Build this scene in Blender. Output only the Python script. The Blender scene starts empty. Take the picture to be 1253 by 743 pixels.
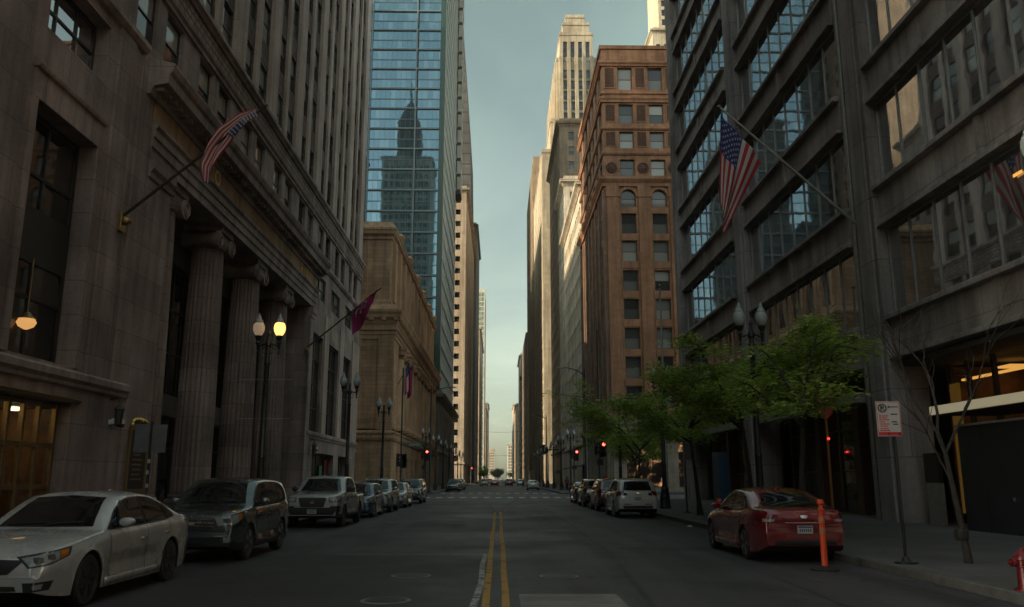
import bpy, bmesh, math, random
from mathutils import Vector, Matrix
from mathutils.bvhtree import BVHTree

S = bpy.context.scene
COL = S.collection
R = math.radians
rnd = random.Random(7)

# ------------------------------------------------------------------ camera numbers (used for ranking repeats by size in view)
F_PX, W_PX, H_PX = 1016.0, 1253.0, 743.0
PITCH, YAW, CAM_H = R(11.92), R(0.91), 1.65


def view(p):
    """pixel x, pixel y, depth of a world point"""
    sp, cp, sy, cy = math.sin(PITCH), math.cos(PITCH), math.sin(YAW), math.cos(YAW)
    f = (sy * cp, cy * cp, sp)
    r = (cy, -sy, 0)
    u = (-sy * sp, -cy * sp, cp)
    d = (p[0], p[1], p[2] - CAM_H)
    a, b, c = (sum(d[i] * k[i] for i in range(3)) for k in (r, u, f))
    if c < 0.1:
        return (-9999, -9999, c)
    return (W_PX / 2 + a / c * F_PX, H_PX / 2 - b / c * F_PX, c)


# ------------------------------------------------------------------ node helpers
def new_mat(name):
    m = bpy.data.materials.new(name)
    m.use_nodes = True
    nt = m.node_tree
    b = nt.nodes['Principled BSDF']
    return m, nt, b


def nd(nt, typ, **kw):
    n = nt.nodes.new(typ)
    for k, v in kw.items():
        if k in n.inputs:
            n.inputs[k].default_value = v
        else:
            setattr(n, k, v)
    return n


def lk(nt, a, b):
    nt.links.new(a, b)


def c4(c):
    return (c[0], c[1], c[2], 1)


def mixc(nt, fac, a, b, mode='MIX'):
    n = nt.nodes.new('ShaderNodeMix')
    n.data_type = 'RGBA'
    n.blend_type = mode
    for sock, v in ((n.inputs['Factor'], fac), (n.inputs['A'], a), (n.inputs['B'], b)):
        pass
    ins = [i for i in n.inputs if i.type == 'RGBA']
    fi = [i for i in n.inputs if i.type == 'VALUE'][0]
    for sock, v in ((fi, fac), (ins[0], a), (ins[1], b)):
        if hasattr(v, 'is_output'):
            lk(nt, v, sock)
        elif isinstance(v, (int, float)):
            sock.default_value = v
        else:
            sock.default_value = c4(v)
    return [o for o in n.outputs if o.type == 'RGBA'][0]


def ramp(nt, src, stops):
    n = nt.nodes.new('ShaderNodeValToRGB')
    e = n.color_ramp.elements
    while len(e) < len(stops):
        e.new(0.5)
    for el, (p, c) in zip(e, stops):
        el.position = p
        el.color = c4(c) if not isinstance(c, (int, float)) else (c, c, c, 1)
    lk(nt, src, n.inputs[0])
    return n.outputs[0]


def wall_uv(nt):
    """facade coordinates: (x + y, z) so that joints run level on every vertical face"""
    tc = nt.nodes.new('ShaderNodeTexCoord')
    sep = nt.nodes.new('ShaderNodeSeparateXYZ')
    lk(nt, tc.outputs['Object'], sep.inputs[0])
    add = nd(nt, 'ShaderNodeMath', operation='ADD')
    lk(nt, sep.outputs[0], add.inputs[0])
    lk(nt, sep.outputs[1], add.inputs[1])
    com = nt.nodes.new('ShaderNodeCombineXYZ')
    lk(nt, add.outputs[0], com.inputs[0])
    lk(nt, sep.outputs[2], com.inputs[1])
    return com.outputs[0], tc.outputs['Object']


def noise(nt, vec, scale, detail=4, rough=.55, dist=0):
    n = nd(nt, 'ShaderNodeTexNoise')
    n.inputs['Scale'].default_value = scale
    n.inputs['Detail'].default_value = detail
    n.inputs['Roughness'].default_value = rough
    n.inputs['Distortion'].default_value = dist
    if vec is not None:
        lk(nt, vec, n.inputs['Vector'])
    return n.outputs['Fac']


def stretch(nt, vec, s):
    m = nd(nt, 'ShaderNodeMapping')
    m.inputs['Scale'].default_value = s
    lk(nt, vec, m.inputs['Vector'])
    return m.outputs[0]


def masonry(name, col, bw=1.6, bh=.7, joint=.012, jdark=.55, var=.12, stain=.35, rough=.85, bump=.25, streak=True):
    m, nt, b = new_mat(name)
    uv, ob = wall_uv(nt)
    br = nd(nt, 'ShaderNodeTexBrick')
    br.offset = .5
    br.inputs['Scale'].default_value = 1
    br.inputs['Brick Width'].default_value = bw
    br.inputs['Row Height'].default_value = bh
    br.inputs['Mortar Size'].default_value = joint
    br.inputs['Mortar Smooth'].default_value = .2
    br.inputs['Bias'].default_value = 0
    lo = [max(0, c * (1 - var)) for c in col]
    hi = [c * (1 + var) for c in col]
    br.inputs['Color1'].default_value = c4(lo)
    br.inputs['Color2'].default_value = c4(hi)
    br.inputs['Mortar'].default_value = c4([c * jdark for c in col])
    lk(nt, uv, br.inputs['Vector'])
    col1 = br.outputs['Color']
    n1 = noise(nt, ob, .35, 5, .6)
    r1 = ramp(nt, n1, [(.32, 1 - stain), (.62, 1.0)])
    col2 = mixc(nt, 1.0, col1, r1, 'MULTIPLY')
    nb = noise(nt, stretch(nt, ob, (1, 1, .5)), .13, 3, .6)
    col2 = mixc(nt, 1.0, col2, ramp(nt, nb, [(.35, (.80, .76, .72)), (.65, (1.08, 1.08, 1.10))]), 'MULTIPLY')
    if streak:
        n2 = noise(nt, stretch(nt, ob, (1.6, 1.6, .09)), 1.0, 4, .6)
        r2 = ramp(nt, n2, [(.36, .55), (.6, 1.0)])
        col2 = mixc(nt, .8, col2, r2, 'MULTIPLY')
    n3 = noise(nt, ob, 9, 4, .6)
    r3 = ramp(nt, n3, [(.3, .86), (.7, 1.1)])
    col3 = mixc(nt, 1.0, col2, r3, 'MULTIPLY')
    lk(nt, col3, b.inputs['Base Color'])
    b.inputs['Roughness'].default_value = rough
    bp = nd(nt, 'ShaderNodeBump')
    bp.inputs['Strength'].default_value = bump
    bp.inputs['Distance'].default_value = .02
    ad = nd(nt, 'ShaderNodeMath', operation='MULTIPLY_ADD')
    lk(nt, n3, ad.inputs[0])
    ad.inputs[1].default_value = .5
    inv = nd(nt, 'ShaderNodeMath', operation='SUBTRACT')
    inv.inputs[0].default_value = 1
    lk(nt, br.outputs['Fac'], inv.inputs[1])
    lk(nt, inv.outputs[0], ad.inputs[2])
    lk(nt, ad.outputs[0], bp.inputs['Height'])
    lk(nt, bp.outputs[0], b.inputs['Normal'])
    return m


def plain(name, col, rough=.6, metal=0, var=.15, scale=6, bump=0, spec=.5, coat=0):
    m, nt, b = new_mat(name)
    tc = nt.nodes.new('ShaderNodeTexCoord')
    n = noise(nt, tc.outputs['Object'], scale, 4, .6)
    r = ramp(nt, n, [(.3, [c * (1 - var) for c in col]), (.7, [min(1, c * (1 + var)) for c in col])])
    lk(nt, r, b.inputs['Base Color'])
    b.inputs['Roughness'].default_value = rough
    b.inputs['Metallic'].default_value = metal
    b.inputs['Specular IOR Level'].default_value = spec
    if coat:
        b.inputs['Coat Weight'].default_value = coat
        b.inputs['Coat Roughness'].default_value = .04
    if bump:
        bp = nd(nt, 'ShaderNodeBump')
        bp.inputs['Strength'].default_value = bump
        bp.inputs['Distance'].default_value = .02
        lk(nt, n, bp.inputs['Height'])
        lk(nt, bp.outputs[0], b.inputs['Normal'])
    return m


def lamp_mat(name, col, strength):
    m, nt, b = new_mat(name)
    b.inputs['Base Color'].default_value = c4([v * .3 for v in col])
    b.inputs['Emission Color'].default_value = c4(col)
    b.inputs['Emission Strength'].default_value = strength
    return m


def pane_mat(name, dark, light, ior=1.6, rough=.03, wavy=.0, wscale=.5, share=.3, metal=0):
    """window pane seen from the street: dark room or pale blind behind reflecting glass"""
    m, nt, b = new_mat(name)
    oi = nt.nodes.new('ShaderNodeObjectInfo')
    ge = nt.nodes.new('ShaderNodeNewGeometry')
    ad = nd(nt, 'ShaderNodeMath', operation='ADD')
    lk(nt, oi.outputs['Random'], ad.inputs[0])
    lk(nt, ge.outputs['Random Per Island'], ad.inputs[1])
    fr = nd(nt, 'ShaderNodeMath', operation='FRACT')
    lk(nt, ad.outputs[0], fr.inputs[0])
    r = ramp(nt, fr.outputs[0], [(0, dark), (max(.02, 1 - share - .15), dark), (1, light)])
    lk(nt, r, b.inputs['Base Color'])
    b.inputs['Roughness'].default_value = rough
    b.inputs['IOR'].default_value = ior
    b.inputs['Metallic'].default_value = metal
    if wavy:
        tc = nt.nodes.new('ShaderNodeTexCoord')
        n = noise(nt, tc.outputs['Object'], wscale, 2, .5)
        bp = nd(nt, 'ShaderNodeBump')
        bp.inputs['Strength'].default_value = wavy
        bp.inputs['Distance'].default_value = .05
        lk(nt, n, bp.inputs['Height'])
        lk(nt, bp.outputs[0], b.inputs['Normal'])
    return m


def clear_glass(name, tint=(.8, .85, .82), ior=1.5, refl=1.0):
    m, nt, b = new_mat(name)
    out = nt.nodes['Material Output']
    tr = nd(nt, 'ShaderNodeBsdfTransparent')
    tr.inputs[0].default_value = c4(tint)
    gl = nd(nt, 'ShaderNodeBsdfGlossy')
    gl.inputs['Roughness'].default_value = .02
    fz = nd(nt, 'ShaderNodeFresnel')
    fz.inputs['IOR'].default_value = ior
    mx = nd(nt, 'ShaderNodeMixShader')
    lk(nt, fz.outputs[0], mx.inputs[0])
    lk(nt, tr.outputs[0], mx.inputs[1])
    lk(nt, gl.outputs[0], mx.inputs[2])
    lk(nt, mx.outputs[0], out.inputs[0])
    return m


# ------------------------------------------------------------------ mesh builder
class MB:
    """collects shapes in world (or local) coordinates; build() links ONE mesh object"""

    def __init__(s, fr=None):
        s.v, s.f, s.mi = [], [], []
        s.fr = fr  # (ox, oy, ux, uy, nx, ny): (u, d, z) -> world
        s.m = 0

    def P(s, u, d, z):
        if s.fr is None:
            return (u, d, z)
        ox, oy, ux, uy, nx, ny = s.fr
        return (ox + u * ux + d * nx, oy + u * uy + d * ny, z)

    def add(s, vs, fs):
        n = len(s.v)
        s.v += [s.P(*p) for p in vs]
        for f in fs:
            s.f.append([i + n for i in f])
            s.mi.append(s.m)

    def quad(s, a, b, c, d):
        s.add([a, b, c, d], [(0, 1, 2, 3)])

    def box(s, a0, a1, b0, b1, z0, z1):
        a0, a1 = min(a0, a1), max(a0, a1)
        b0, b1 = min(b0, b1), max(b0, b1)
        vs = [(a, b, z) for z in (z0, z1) for b in (b0, b1) for a in (a0, a1)]
        s.add(vs, [(0, 2, 3, 1), (4, 5, 7, 6), (0, 1, 5, 4), (2, 6, 7, 3), (0, 4, 6, 2), (1, 3, 7, 5)])

    def bar(s, p, q, w, h):
        """square bar from p to q"""
        p, q = Vector(p), Vector(q)
        d = (q - p).normalized()
        up = Vector((0, 0, 1)) if abs(d.z) < .95 else Vector((1, 0, 0))
        a = d.cross(up).normalized() * w / 2
        b = a.cross(d).normalized() * h / 2
        vs = [tuple(x + i * a + j * b) for x in (p, q) for i, j in ((-1, -1), (1, -1), (1, 1), (-1, 1))]
        s.add(vs, [(0, 1, 2, 3), (7, 6, 5, 4), (0, 4, 5, 1), (1, 5, 6, 2), (2, 6, 7, 3), (3, 7, 4, 0)])

    def tube(s, pts, rad, n=10, cap=True):
        pts = [Vector(p) for p in pts]
        if not hasattr(rad, '__len__'):
            rad = [rad] * len(pts)
        rings = []
        a = None
        for i, p in enumerate(pts):
            d = (pts[min(i + 1, len(pts) - 1)] - pts[max(i - 1, 0)]).normalized()
            if a is None:
                up = Vector((0, 0, 1)) if abs(d.z) < .9 else Vector((1, 0, 0))
                a = d.cross(up).normalized()
            else:
                a = (a - d * a.dot(d)).normalized()
            b = d.cross(a)
            rings.append([tuple(p + (a * math.cos(t) + b * math.sin(t)) * rad[i]) for t in (2 * math.pi * k / n for k in range(n))])
        vs = [v for r in rings for v in r]
        fs = [(i * n + k, i * n + (k + 1) % n, (i + 1) * n + (k + 1) % n, (i + 1) * n + k) for i in range(len(pts) - 1) for k in range(n)]
        if cap:
            fs += [tuple(range(n))[::-1], tuple(range((len(pts) - 1) * n, len(pts) * n))]
        s.add(vs, fs)

    def lathe(s, c, prof, n=16, flute=0, depth=0, axis='z'):
        """prof: (r, h) from bottom to top round an axis through c"""
        vs = []
        for r, h in prof:
            for k in range(n):
                t = 2 * math.pi * k / n
                rr = r
                if flute and r > 0:
                    rr = r - depth * abs(math.sin(t * flute / 2)) if depth else r
                if axis == 'z':
                    vs.append((c[0] + rr * math.cos(t), c[1] + rr * math.sin(t), c[2] + h))
                elif axis == 'x':
                    vs.append((c[0] + h, c[1] + rr * math.cos(t), c[2] + rr * math.sin(t)))
                else:
                    vs.append((c[0] + rr * math.sin(t), c[1] + h, c[2] + rr * math.cos(t)))
        fs = [(i * n + k, i * n + (k + 1) % n, (i + 1) * n + (k + 1) % n, (i + 1) * n + k) for i in range(len(prof) - 1) for k in range(n)]
        fs += [tuple(range(n))[::-1], tuple(range((len(prof) - 1) * n, len(prof) * n))]
        s.add(vs, fs)

    def prism(s, poly, e0, e1, axis='d'):
        """poly in (a, z); extruded along the other axis from e0 to e1. axis 'd': a is u; axis 'u': a is d"""
        n = len(poly)
        if axis == 'd':
            vs = [(a, e0, z) for a, z in poly] + [(a, e1, z) for a, z in poly]
        elif axis == 'u':
            vs = [(e0, a, z) for a, z in poly] + [(e1, a, z) for a, z in poly]
        else:
            vs = [(a, b, e0) for a, b in poly] + [(a, b, e1) for a, b in poly]
        fs = [tuple(range(n)), tuple(range(2 * n - 1, n - 1, -1))]
        fs += [(i, i + n, (i + 1) % n + n, (i + 1) % n) for i in range(n)]
        s.add(vs, fs)

    def mould(s, u0, u1, prof):
        """a moulding: prof is a list of (d, z), extruded along u"""
        s.prism(prof, u0, u1, 'u')

    def wall(s, u0, u1, z0, z1, holes, depth, d=0, back=False):
        """sheet with rectangular holes (a0, a1, b0, b1) and reveals going in by depth"""
        us = sorted({u0, u1, *[h[0] for h in holes], *[h[1] for h in holes]})
        zs = sorted({z0, z1, *[h[2] for h in holes], *[h[3] for h in holes]})
        us = [u for u in us if u0 - 1e-6 <= u <= u1 + 1e-6]
        zs = [z for z in zs if z0 - 1e-6 <= z <= z1 + 1e-6]
        idx = {}

        def vid(u, z):
            k = (round(u, 4), round(z, 4))
            if k not in idx:
                idx[k] = len(s.v)
                s.v.append(s.P(u, d, z))
            return idx[k]
        # mark the cells that are open
        hs = sorted(holes)
        for i in range(len(us) - 1):
            uc = (us[i] + us[i + 1]) / 2
            act = [h for h in hs if h[0] < uc < h[1]]
            j = 0
            while j < len(zs) - 1:
                zc = (zs[j] + zs[j + 1]) / 2
                if any(h[2] < zc < h[3] for h in act):
                    j += 1
                    continue
                s.f.append([vid(us[i], zs[j]), vid(us[i + 1], zs[j]), vid(us[i + 1], zs[j + 1]), vid(us[i], zs[j + 1])])
                s.mi.append(s.m)
                j += 1
        dep0 = depth
        for a0, a1, b0, b1, *dd in holes:
            depth = dd[0] if dd else dep0
            s.quad((a0, d, b0), (a0, d - depth, b0), (a0, d - depth, b1), (a0, d, b1))
            s.quad((a1, d, b0), (a1, d, b1), (a1, d - depth, b1), (a1, d - depth, b0))
            s.quad((a0, d, b1), (a0, d - depth, b1), (a1, d - depth, b1), (a1, d, b1))
            s.quad((a0, d, b0), (a1, d, b0), (a1, d - depth, b0), (a0, d - depth, b0))

    def mesh(s, name, mats, off=(0, 0, 0), smooth=0, recalc=True):
        me = bpy.data.meshes.new(name)
        me.from_pydata([(a - off[0], b - off[1], c - off[2]) for a, b, c in s.v], [], s.f)
        if not isinstance(mats, (list, tuple)):
            mats = [mats]
        for m in mats:
            me.materials.append(m)
        if len(mats) > 1:
            me.polygons.foreach_set('material_index', s.mi)
        if recalc:
            bm = bmesh.new()
            bm.from_mesh(me)
            bmesh.ops.recalc_face_normals(bm, faces=bm.faces)
            bm.to_mesh(me)
            bm.free()
        if smooth:
            me.polygons.foreach_set('use_smooth', [True] * len(me.polygons))
            me.set_sharp_from_angle(angle=R(smooth))
        me.update()
        return me

    def build(s, name, mats, parent=None, smooth=0, recalc=True, bevel=0, loc=None):
        off = loc or wloc(parent)
        me = s.mesh(name, mats, off, smooth, recalc)
        o = link(name, me, parent)
        if loc and parent is None:
            o.location = loc
        if bevel:
            md = o.modifiers.new('edge', 'BEVEL')
            md.width = bevel
            md.segments = 2
            md.limit_method = 'ANGLE'
        return o


def wloc(o):
    v = Vector((0, 0, 0))
    while o is not None:
        v = v + o.location
        o = o.parent
    return tuple(v)


def link(name, data, parent=None):
    o = bpy.data.objects.new(name, data)
    COL.objects.link(o)
    o.parent = parent
    return o


def thing(name, label, cat, loc=(0, 0, 0), rz=0, group=None):
    o = bpy.data.objects.new(name, None)
    o.empty_display_size = .2
    COL.objects.link(o)
    o.location = loc
    o.rotation_euler = (0, 0, rz)
    return tag(o, label, cat, group)


def tag(o, label, cat, group=None):
    o['label'] = label
    o['category'] = cat
    if group:
        o['group'] = group
    return o


def structure(o):
    o['kind'] = 'structure'
    return o


def dup(root, loc, rz, label, group=None, scale=None):
    """copy of a thing with copies of its parts and sub-parts"""
    r = root.copy()
    COL.objects.link(r)
    r.location = loc
    r.rotation_euler = (0, 0, rz)
    if scale:
        r.scale = scale
    r['label'] = label
    if group:
        r['group'] = group
    for ch in list(root.children):
        c = ch.copy()
        COL.objects.link(c)
        c.parent = r
        for g in list(ch.children):
            d = g.copy()
            COL.objects.link(d)
            d.parent = c
    return r


EAST = lambda x: (x, 0, 0, 1, 1, 0)      # facade at x facing +x (left side of the street), u = world y
WEST = lambda x: (x, 0, 0, 1, -1, 0)     # facade at x facing -x (right side), u = world y
SOUTH = lambda y: (0, y, 1, 0, 0, -1)    # facade at y facing the camera, u = world x
NORTH = lambda y: (0, y, 1, 0, 0, 1)


def fr_rot(fr):
    return math.atan2(fr[4], -fr[5])     # local -y  ->  outward normal


WIN_CACHE = {}


def win_mesh(w, h, cols, rows, ft, fm, pm, arch=False, sash=None):
    key = (round(w, 2), round(h, 2), cols, rows, ft, fm.name, pm.name, arch)
    if key in WIN_CACHE:
        return WIN_CACHE[key]
    f = MB()
    d0, d1 = -.03, .05
    f.box(-w / 2, -w / 2 + ft, d0, d1, 0, h)
    f.box(w / 2 - ft, w / 2, d0, d1, 0, h)
    f.box(-w / 2 + ft, w / 2 - ft, d0, d1, 0, ft)
    f.box(-w / 2 + ft, w / 2 - ft, d0, d1, h - ft, h)
    mt = ft * .7
    for i in range(1, cols):
        x = -w / 2 + w * i / cols
        f.box(x - mt / 2, x + mt / 2, d0 + .01, d1, ft, h - ft)
    for j in range(1, rows):
        z = h * j / rows
        f.box(-w / 2 + ft, w / 2 - ft, d0 + .012, d1 - .003, z - mt / 2, z + mt / 2)
    p = MB()
    for i in range(cols):
        for j in range(rows):
            x0, x1 = -w / 2 + w * i / cols, -w / 2 + w * (i + 1) / cols
            z0, z1 = h * j / rows, h * (j + 1) / rows
            p.quad((x0, .03, z0), (x1, .03, z0), (x1, .03, z1), (x0, .03, z1))
    fme = f.mesh('window', fm)
    pme = p.mesh('pane', pm)
    WIN_CACHE[key] = (fme, pme, f, p)
    return WIN_CACHE[key]


def windows(parent, fr, items, depth, fm, pm, cols=1, rows=2, ft=.06, limit=100, parts=True, name='window'):
    """items: (u centre, z bottom, width, height). The largest in view are parts, the rest one 'stuff' part."""
    rz = fr_rot(fr)
    base = wloc(parent)
    ranked = []
    for it in items:
        u, z, w, h = it[:4]
        p = (fr[0] + u * fr[2] - depth * fr[4], fr[1] + u * fr[3] - depth * fr[5], z)
        px = view((p[0], p[1], z + h / 2))
        inside = -60 < px[0] < W_PX + 60 and -60 < px[1] < H_PX + 60
        ranked.append(((1 if inside else 0, w * h / max(px[2], .1) ** 2), p, it))
    ranked.sort(key=lambda t: t[0], reverse=True)
    rest = MB()
    used = parent.get('_n', 0)
    for k, (_, p, it) in enumerate(ranked):
        u, z, w, h = it[:4]
        c = it[4] if len(it) > 4 else cols
        r = it[5] if len(it) > 5 else rows
        fme, pme, f, pn = win_mesh(w, h, c, r, ft, fm, pm)
        if used < limit:
            used += 1
            o = link(name, fme, parent)
            o.location = (p[0] - base[0], p[1] - base[1], p[2] - base[2])
            o.rotation_euler = (0, 0, rz)
            q = link('pane', pme, o)
        else:
            M = Matrix.Translation(p) @ Matrix.Rotation(rz, 4, 'Z')
            for src, mi in ((f, 0), (pn, 1)):
                rest.m = mi
                rest.add([tuple(M @ Vector(v)) for v in src.v], src.f)
    parent['_n'] = used
    if rest.v:
        o = rest.build('window', [fm, pm], parent, recalc=False)
        o['kind'] = 'stuff'


TEXT_N = [0]


def text_mesh(body, size, depth=.01):
    cu = bpy.data.curves.new('txt', 'FONT')
    cu.body = body
    cu.size = size
    cu.extrude = depth
    cu.align_x = 'CENTER'
    cu.align_y = 'CENTER'
    o = bpy.data.objects.new('txt', cu)
    COL.objects.link(o)
    bpy.context.view_layer.update()
    dg = bpy.context.evaluated_depsgraph_get()
    me = bpy.data.meshes.new_from_object(o.evaluated_get(dg))
    bpy.data.objects.remove(o)
    bpy.data.curves.remove(cu)
    return me


def lettering(body, size, mat, parent, loc, rot, depth=.01, name='lettering'):
    me = text_mesh(body, size, depth)
    me.materials.clear()
    me.materials.append(mat)
    o = link(name, me, parent)
    b = wloc(parent)
    o.location = (loc[0] - b[0], loc[1] - b[1], loc[2] - b[2])
    o.rotation_euler = rot
    return o


# ------------------------------------------------------------------ materials
M = {}
M['limestone'] = masonry('limestone', (.43, .335, .30), 2.2, 1.1, .014, .55, .17, .5)
M['limestone_light'] = masonry('limestone_piers', (.56, .455, .385), 4, 1.6, .01, .7, .07, .25)
M['limestone_carved'] = masonry('limestone_carved', (.36, .275, .22), .5, .3, .05, .4, .2, .4, bump=1.0)
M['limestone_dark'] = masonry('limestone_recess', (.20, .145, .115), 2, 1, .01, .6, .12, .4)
M['frieze'] = masonry('frieze_stone', (.46, .30, .165), 3, 2, .006, .8, .08, .3)
M['spandrel_brown'] = masonry('spandrel_metal', (.17, .115, .085), .6, .5, .05, .5, .15, .3, bump=.8)
M['concrete'] = masonry('grey_granite', (.43, .38, .37), 2.6, 1.6, .014, .5, .08, .5)
M['concrete_pier'] = masonry('granite_pier', (.40, .355, .35), 3, 2.4, .018, .45, .08, .5)
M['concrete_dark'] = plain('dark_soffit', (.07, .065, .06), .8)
M['sand_brown'] = masonry('brown_sandstone', (.60, .375, .22), 1.4, .55, .02, .55, .14, .28)
M['sand_brown_plain'] = masonry('brown_sandstone_smooth', (.61, .385, .225), 2.6, 1.3, .008, .7, .07, .25)
M['grey_base'] = masonry('grey_stone_base', (.25, .215, .18), 1.8, .8, .015, .6, .1, .3)
M['terracotta'] = masonry('terracotta', (.41, .205, .112), 1.1, .5, .012, .6, .14, .3)
M['terracotta_trim'] = masonry('terracotta_trim', (.43, .21, .115), .8, .4, .008, .7, .1, .25, bump=.5)
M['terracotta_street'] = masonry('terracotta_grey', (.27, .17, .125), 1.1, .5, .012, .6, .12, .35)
M['terracotta_carved'] = masonry('terracotta_carved', (.20, .095, .058), .22, .22, .05, .4, .25, .3, bump=1.2)
M['cream'] = masonry('cream_terracotta', (.62, .56, .46), 1.2, .6, .01, .7, .06, .2)
M['cream_crown'] = masonry('crown_limestone', (.50, .435, .33), 2, 1, .01, .7, .06, .2)
M['tan'] = masonry('tan_brick', (.34, .26, .185), .8, .3, .02, .6, .1, .25)
M['tan_dark'] = masonry('dark_tan_brick', (.22, .165, .12), .8, .3, .02, .6, .1, .25)
M['beige'] = masonry('beige_stone', (.50, .41, .32), 2, 1, .01, .7, .06, .15)
M['slate'] = masonry('slate_cladding', (.065, .068, .07), 3, 3, .03, .5, .1, .15)
M['frame_dark'] = plain('dark_window_frame', (.025, .022, .02), .45)
M['frame_bronze'] = plain('bronze_frame', (.09, .07, .05), .4, .5)
M['frame_grey'] = plain('grey_window_frame', (.16, .15, .14), .5)
M['mullion'] = plain('aluminium_mullion', (.28, .27, .26), .45, .4)
M['frame_red'] = plain('brown_sash', (.10, .045, .03), .5)
M['frame_white'] = plain('white_mullion', (.62, .64, .60), .5)
M['frame_teal'] = plain('teal_spandrel', (.11, .155, .175), .35, 0, .1)
M['frame_green'] = plain('green_corner_glass', (.02, .05, .04), .3)
M['pane'] = pane_mat('dark_pane', (.012, .012, .012), (.05, .045, .04), 1.55, .03, .02, .6, .35)
M['pane_shop'] = pane_mat('shop_pane', (.03, .022, .016), (.10, .075, .05), 1.7, .03, .02, .6, .4)
M['pane_blind'] = pane_mat('blind_pane', (.03, .032, .032), (.36, .35, .31), 1.6, .05, .02, .6, .6)
M['pane_mirror'] = pane_mat('tinted_pane', (.46, .46, .47), (.40, .40, .41), 1.5, .02, .10, .45, .3, metal=.9)
M['pane_tower'] = pane_mat('blue_glass', (.12, .205, .255), (.17, .265, .31), 1.5, .02, .07, .3, .4, metal=.85)
M['pane_tower_side'] = pane_mat('green_glass', (.10, .16, .145), (.26, .33, .29), 1.9, .05, .03, .2, .5)
M['pane_far'] = pane_mat('far_pane', (.02, .022, .024), (.10, .10, .09), 1.6, .08, 0, 1, .3)
M['clear'] = clear_glass('clear_glass')
M['gold'] = plain('gilded_bronze', (.62, .40, .14), .35, .9, .2, 20)
M['brass'] = plain('brass_frame', (.30, .20, .085), .4, .8, .2, 15)
M['amber_wall'] = plain('amber_wall', (.22, .095, .025), .5, 0, .75, 1.1)
M['black_iron'] = plain('black_iron', (.016, .018, .017), .42, .2, .3, 10)
M['dark_iron'] = plain('dark_bronze_iron', (.045, .035, .028), .5, .4)
M['steel'] = plain('galvanised_steel', (.45, .45, .44), .35, .8)
M['pole_grey'] = plain('grey_painted_pole', (.32, .31, .29), .45, .3)
M['white_paint'] = plain('white_enamel', (.72, .72, .70), .45)
M['black'] = plain('black_plastic', (.012, .012, .013), .5)
M['rubber'] = plain('tyre_rubber', (.014, .014, .014), .8)
M['rim'] = plain('alloy_rim', (.34, .34, .35), .3, .9, .1)
M['rim_dark'] = plain('dark_rim', (.06, .06, .065), .35, .8, .1)
M['chrome'] = plain('chrome_trim', (.65, .65, .66), .12, 1, .05)
M['car_glass'] = pane_mat('car_glass', (.008, .009, .010), (.012, .013, .014), 1.55, .01)
M['headlight'] = pane_mat('headlight_lens', (.26, .27, .275), (.40, .41, .42), 1.6, .06)
M['taillight'] = plain('taillight_lens', (.10, .003, .005), .12)
M['amber_lens'] = plain('amber_lens', (.45, .14, .02), .2)
M['red_paint'] = plain('red_enamel', (.13, .007, .011), .35, 0, .15, 12)
M['orange_plastic'] = plain('orange_plastic', (.66, .062, .012), .45, 0, .12, 12)
M['sign_white'] = plain('sign_white', (.46, .435, .43), .45, 0, .06)
M['sign_red'] = plain('sign_red', (.50, .03, .035), .45)
M['sign_grey'] = plain('sign_back_grey', (.14, .145, .15), .5, .3)
M['sign_green'] = plain('sign_green', (.02, .16, .09), .45)
M['flag_red'] = plain('flag_red', (.42, .022, .04), .85, 0, .1)
M['flag_white'] = plain('flag_white', (.52, .48, .44), .85, 0, .05)
M['flag_blue'] = plain('flag_blue', (.022, .035, .14), .85, 0, .1)
M['flag_maroon'] = plain('flag_maroon', (.24, .014, .075), .85, 0, .12)
M['globe'] = clear_glass('lamp_globe', (.82, .86, .84), 1.5)
M['globe_faint'] = lamp_mat('faint_globe', (.95, .66, .42), .09)
M['globe_milk'] = plain('globe_milk', (.40, .43, .42), .12, 0, .08)
M['hoarding'] = plain('dark_hoarding', (.018, .021, .025), .5, 0, .2, 1.2)
M['blue_panel'] = plain('blue_panel', (.015, .055, .11), .5)
M['wood'] = plain('brown_panel', (.12, .06, .03), .5)
M['lit_amber'] = lamp_mat('lit_amber', (1, .46, .10), .42)
M['lit_lantern'] = lamp_mat('lit_lantern', (1, .50, .16), .30)
M['lit_warm'] = lamp_mat('lit_warm', (1, .72, .36), 3.0)
M['lit_canopy'] = lamp_mat('lit_canopy', (1, .86, .55), .10)
M['lit_red'] = lamp_mat('lit_red', (1, .055, .03), 6)
M['lit_shop'] = lamp_mat('lit_shop_window', (1, .5, .2), .05)
_nt = M['lit_shop'].node_tree
_b = _nt.nodes['Principled BSDF']
_b.inputs['Base Color'].default_value = (.02, .015, .012, 1)
_b.inputs['Roughness'].default_value = .05
_tc = _nt.nodes.new('ShaderNodeTexCoord')
lk(_nt, ramp(_nt, noise(_nt, _tc.outputs['Object'], .8, 3, .6), [(.50, 0), (.56, .02), (.72, .30)]), _b.inputs['Emission Strength'])
M['cream_base'] = masonry('cream_base', (.36, .31, .25), 1.2, .6, .012, .6, .08, .35)
M['lit_globe'] = lamp_mat('lit_globe', (1, .52, .13), 1.1)


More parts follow.
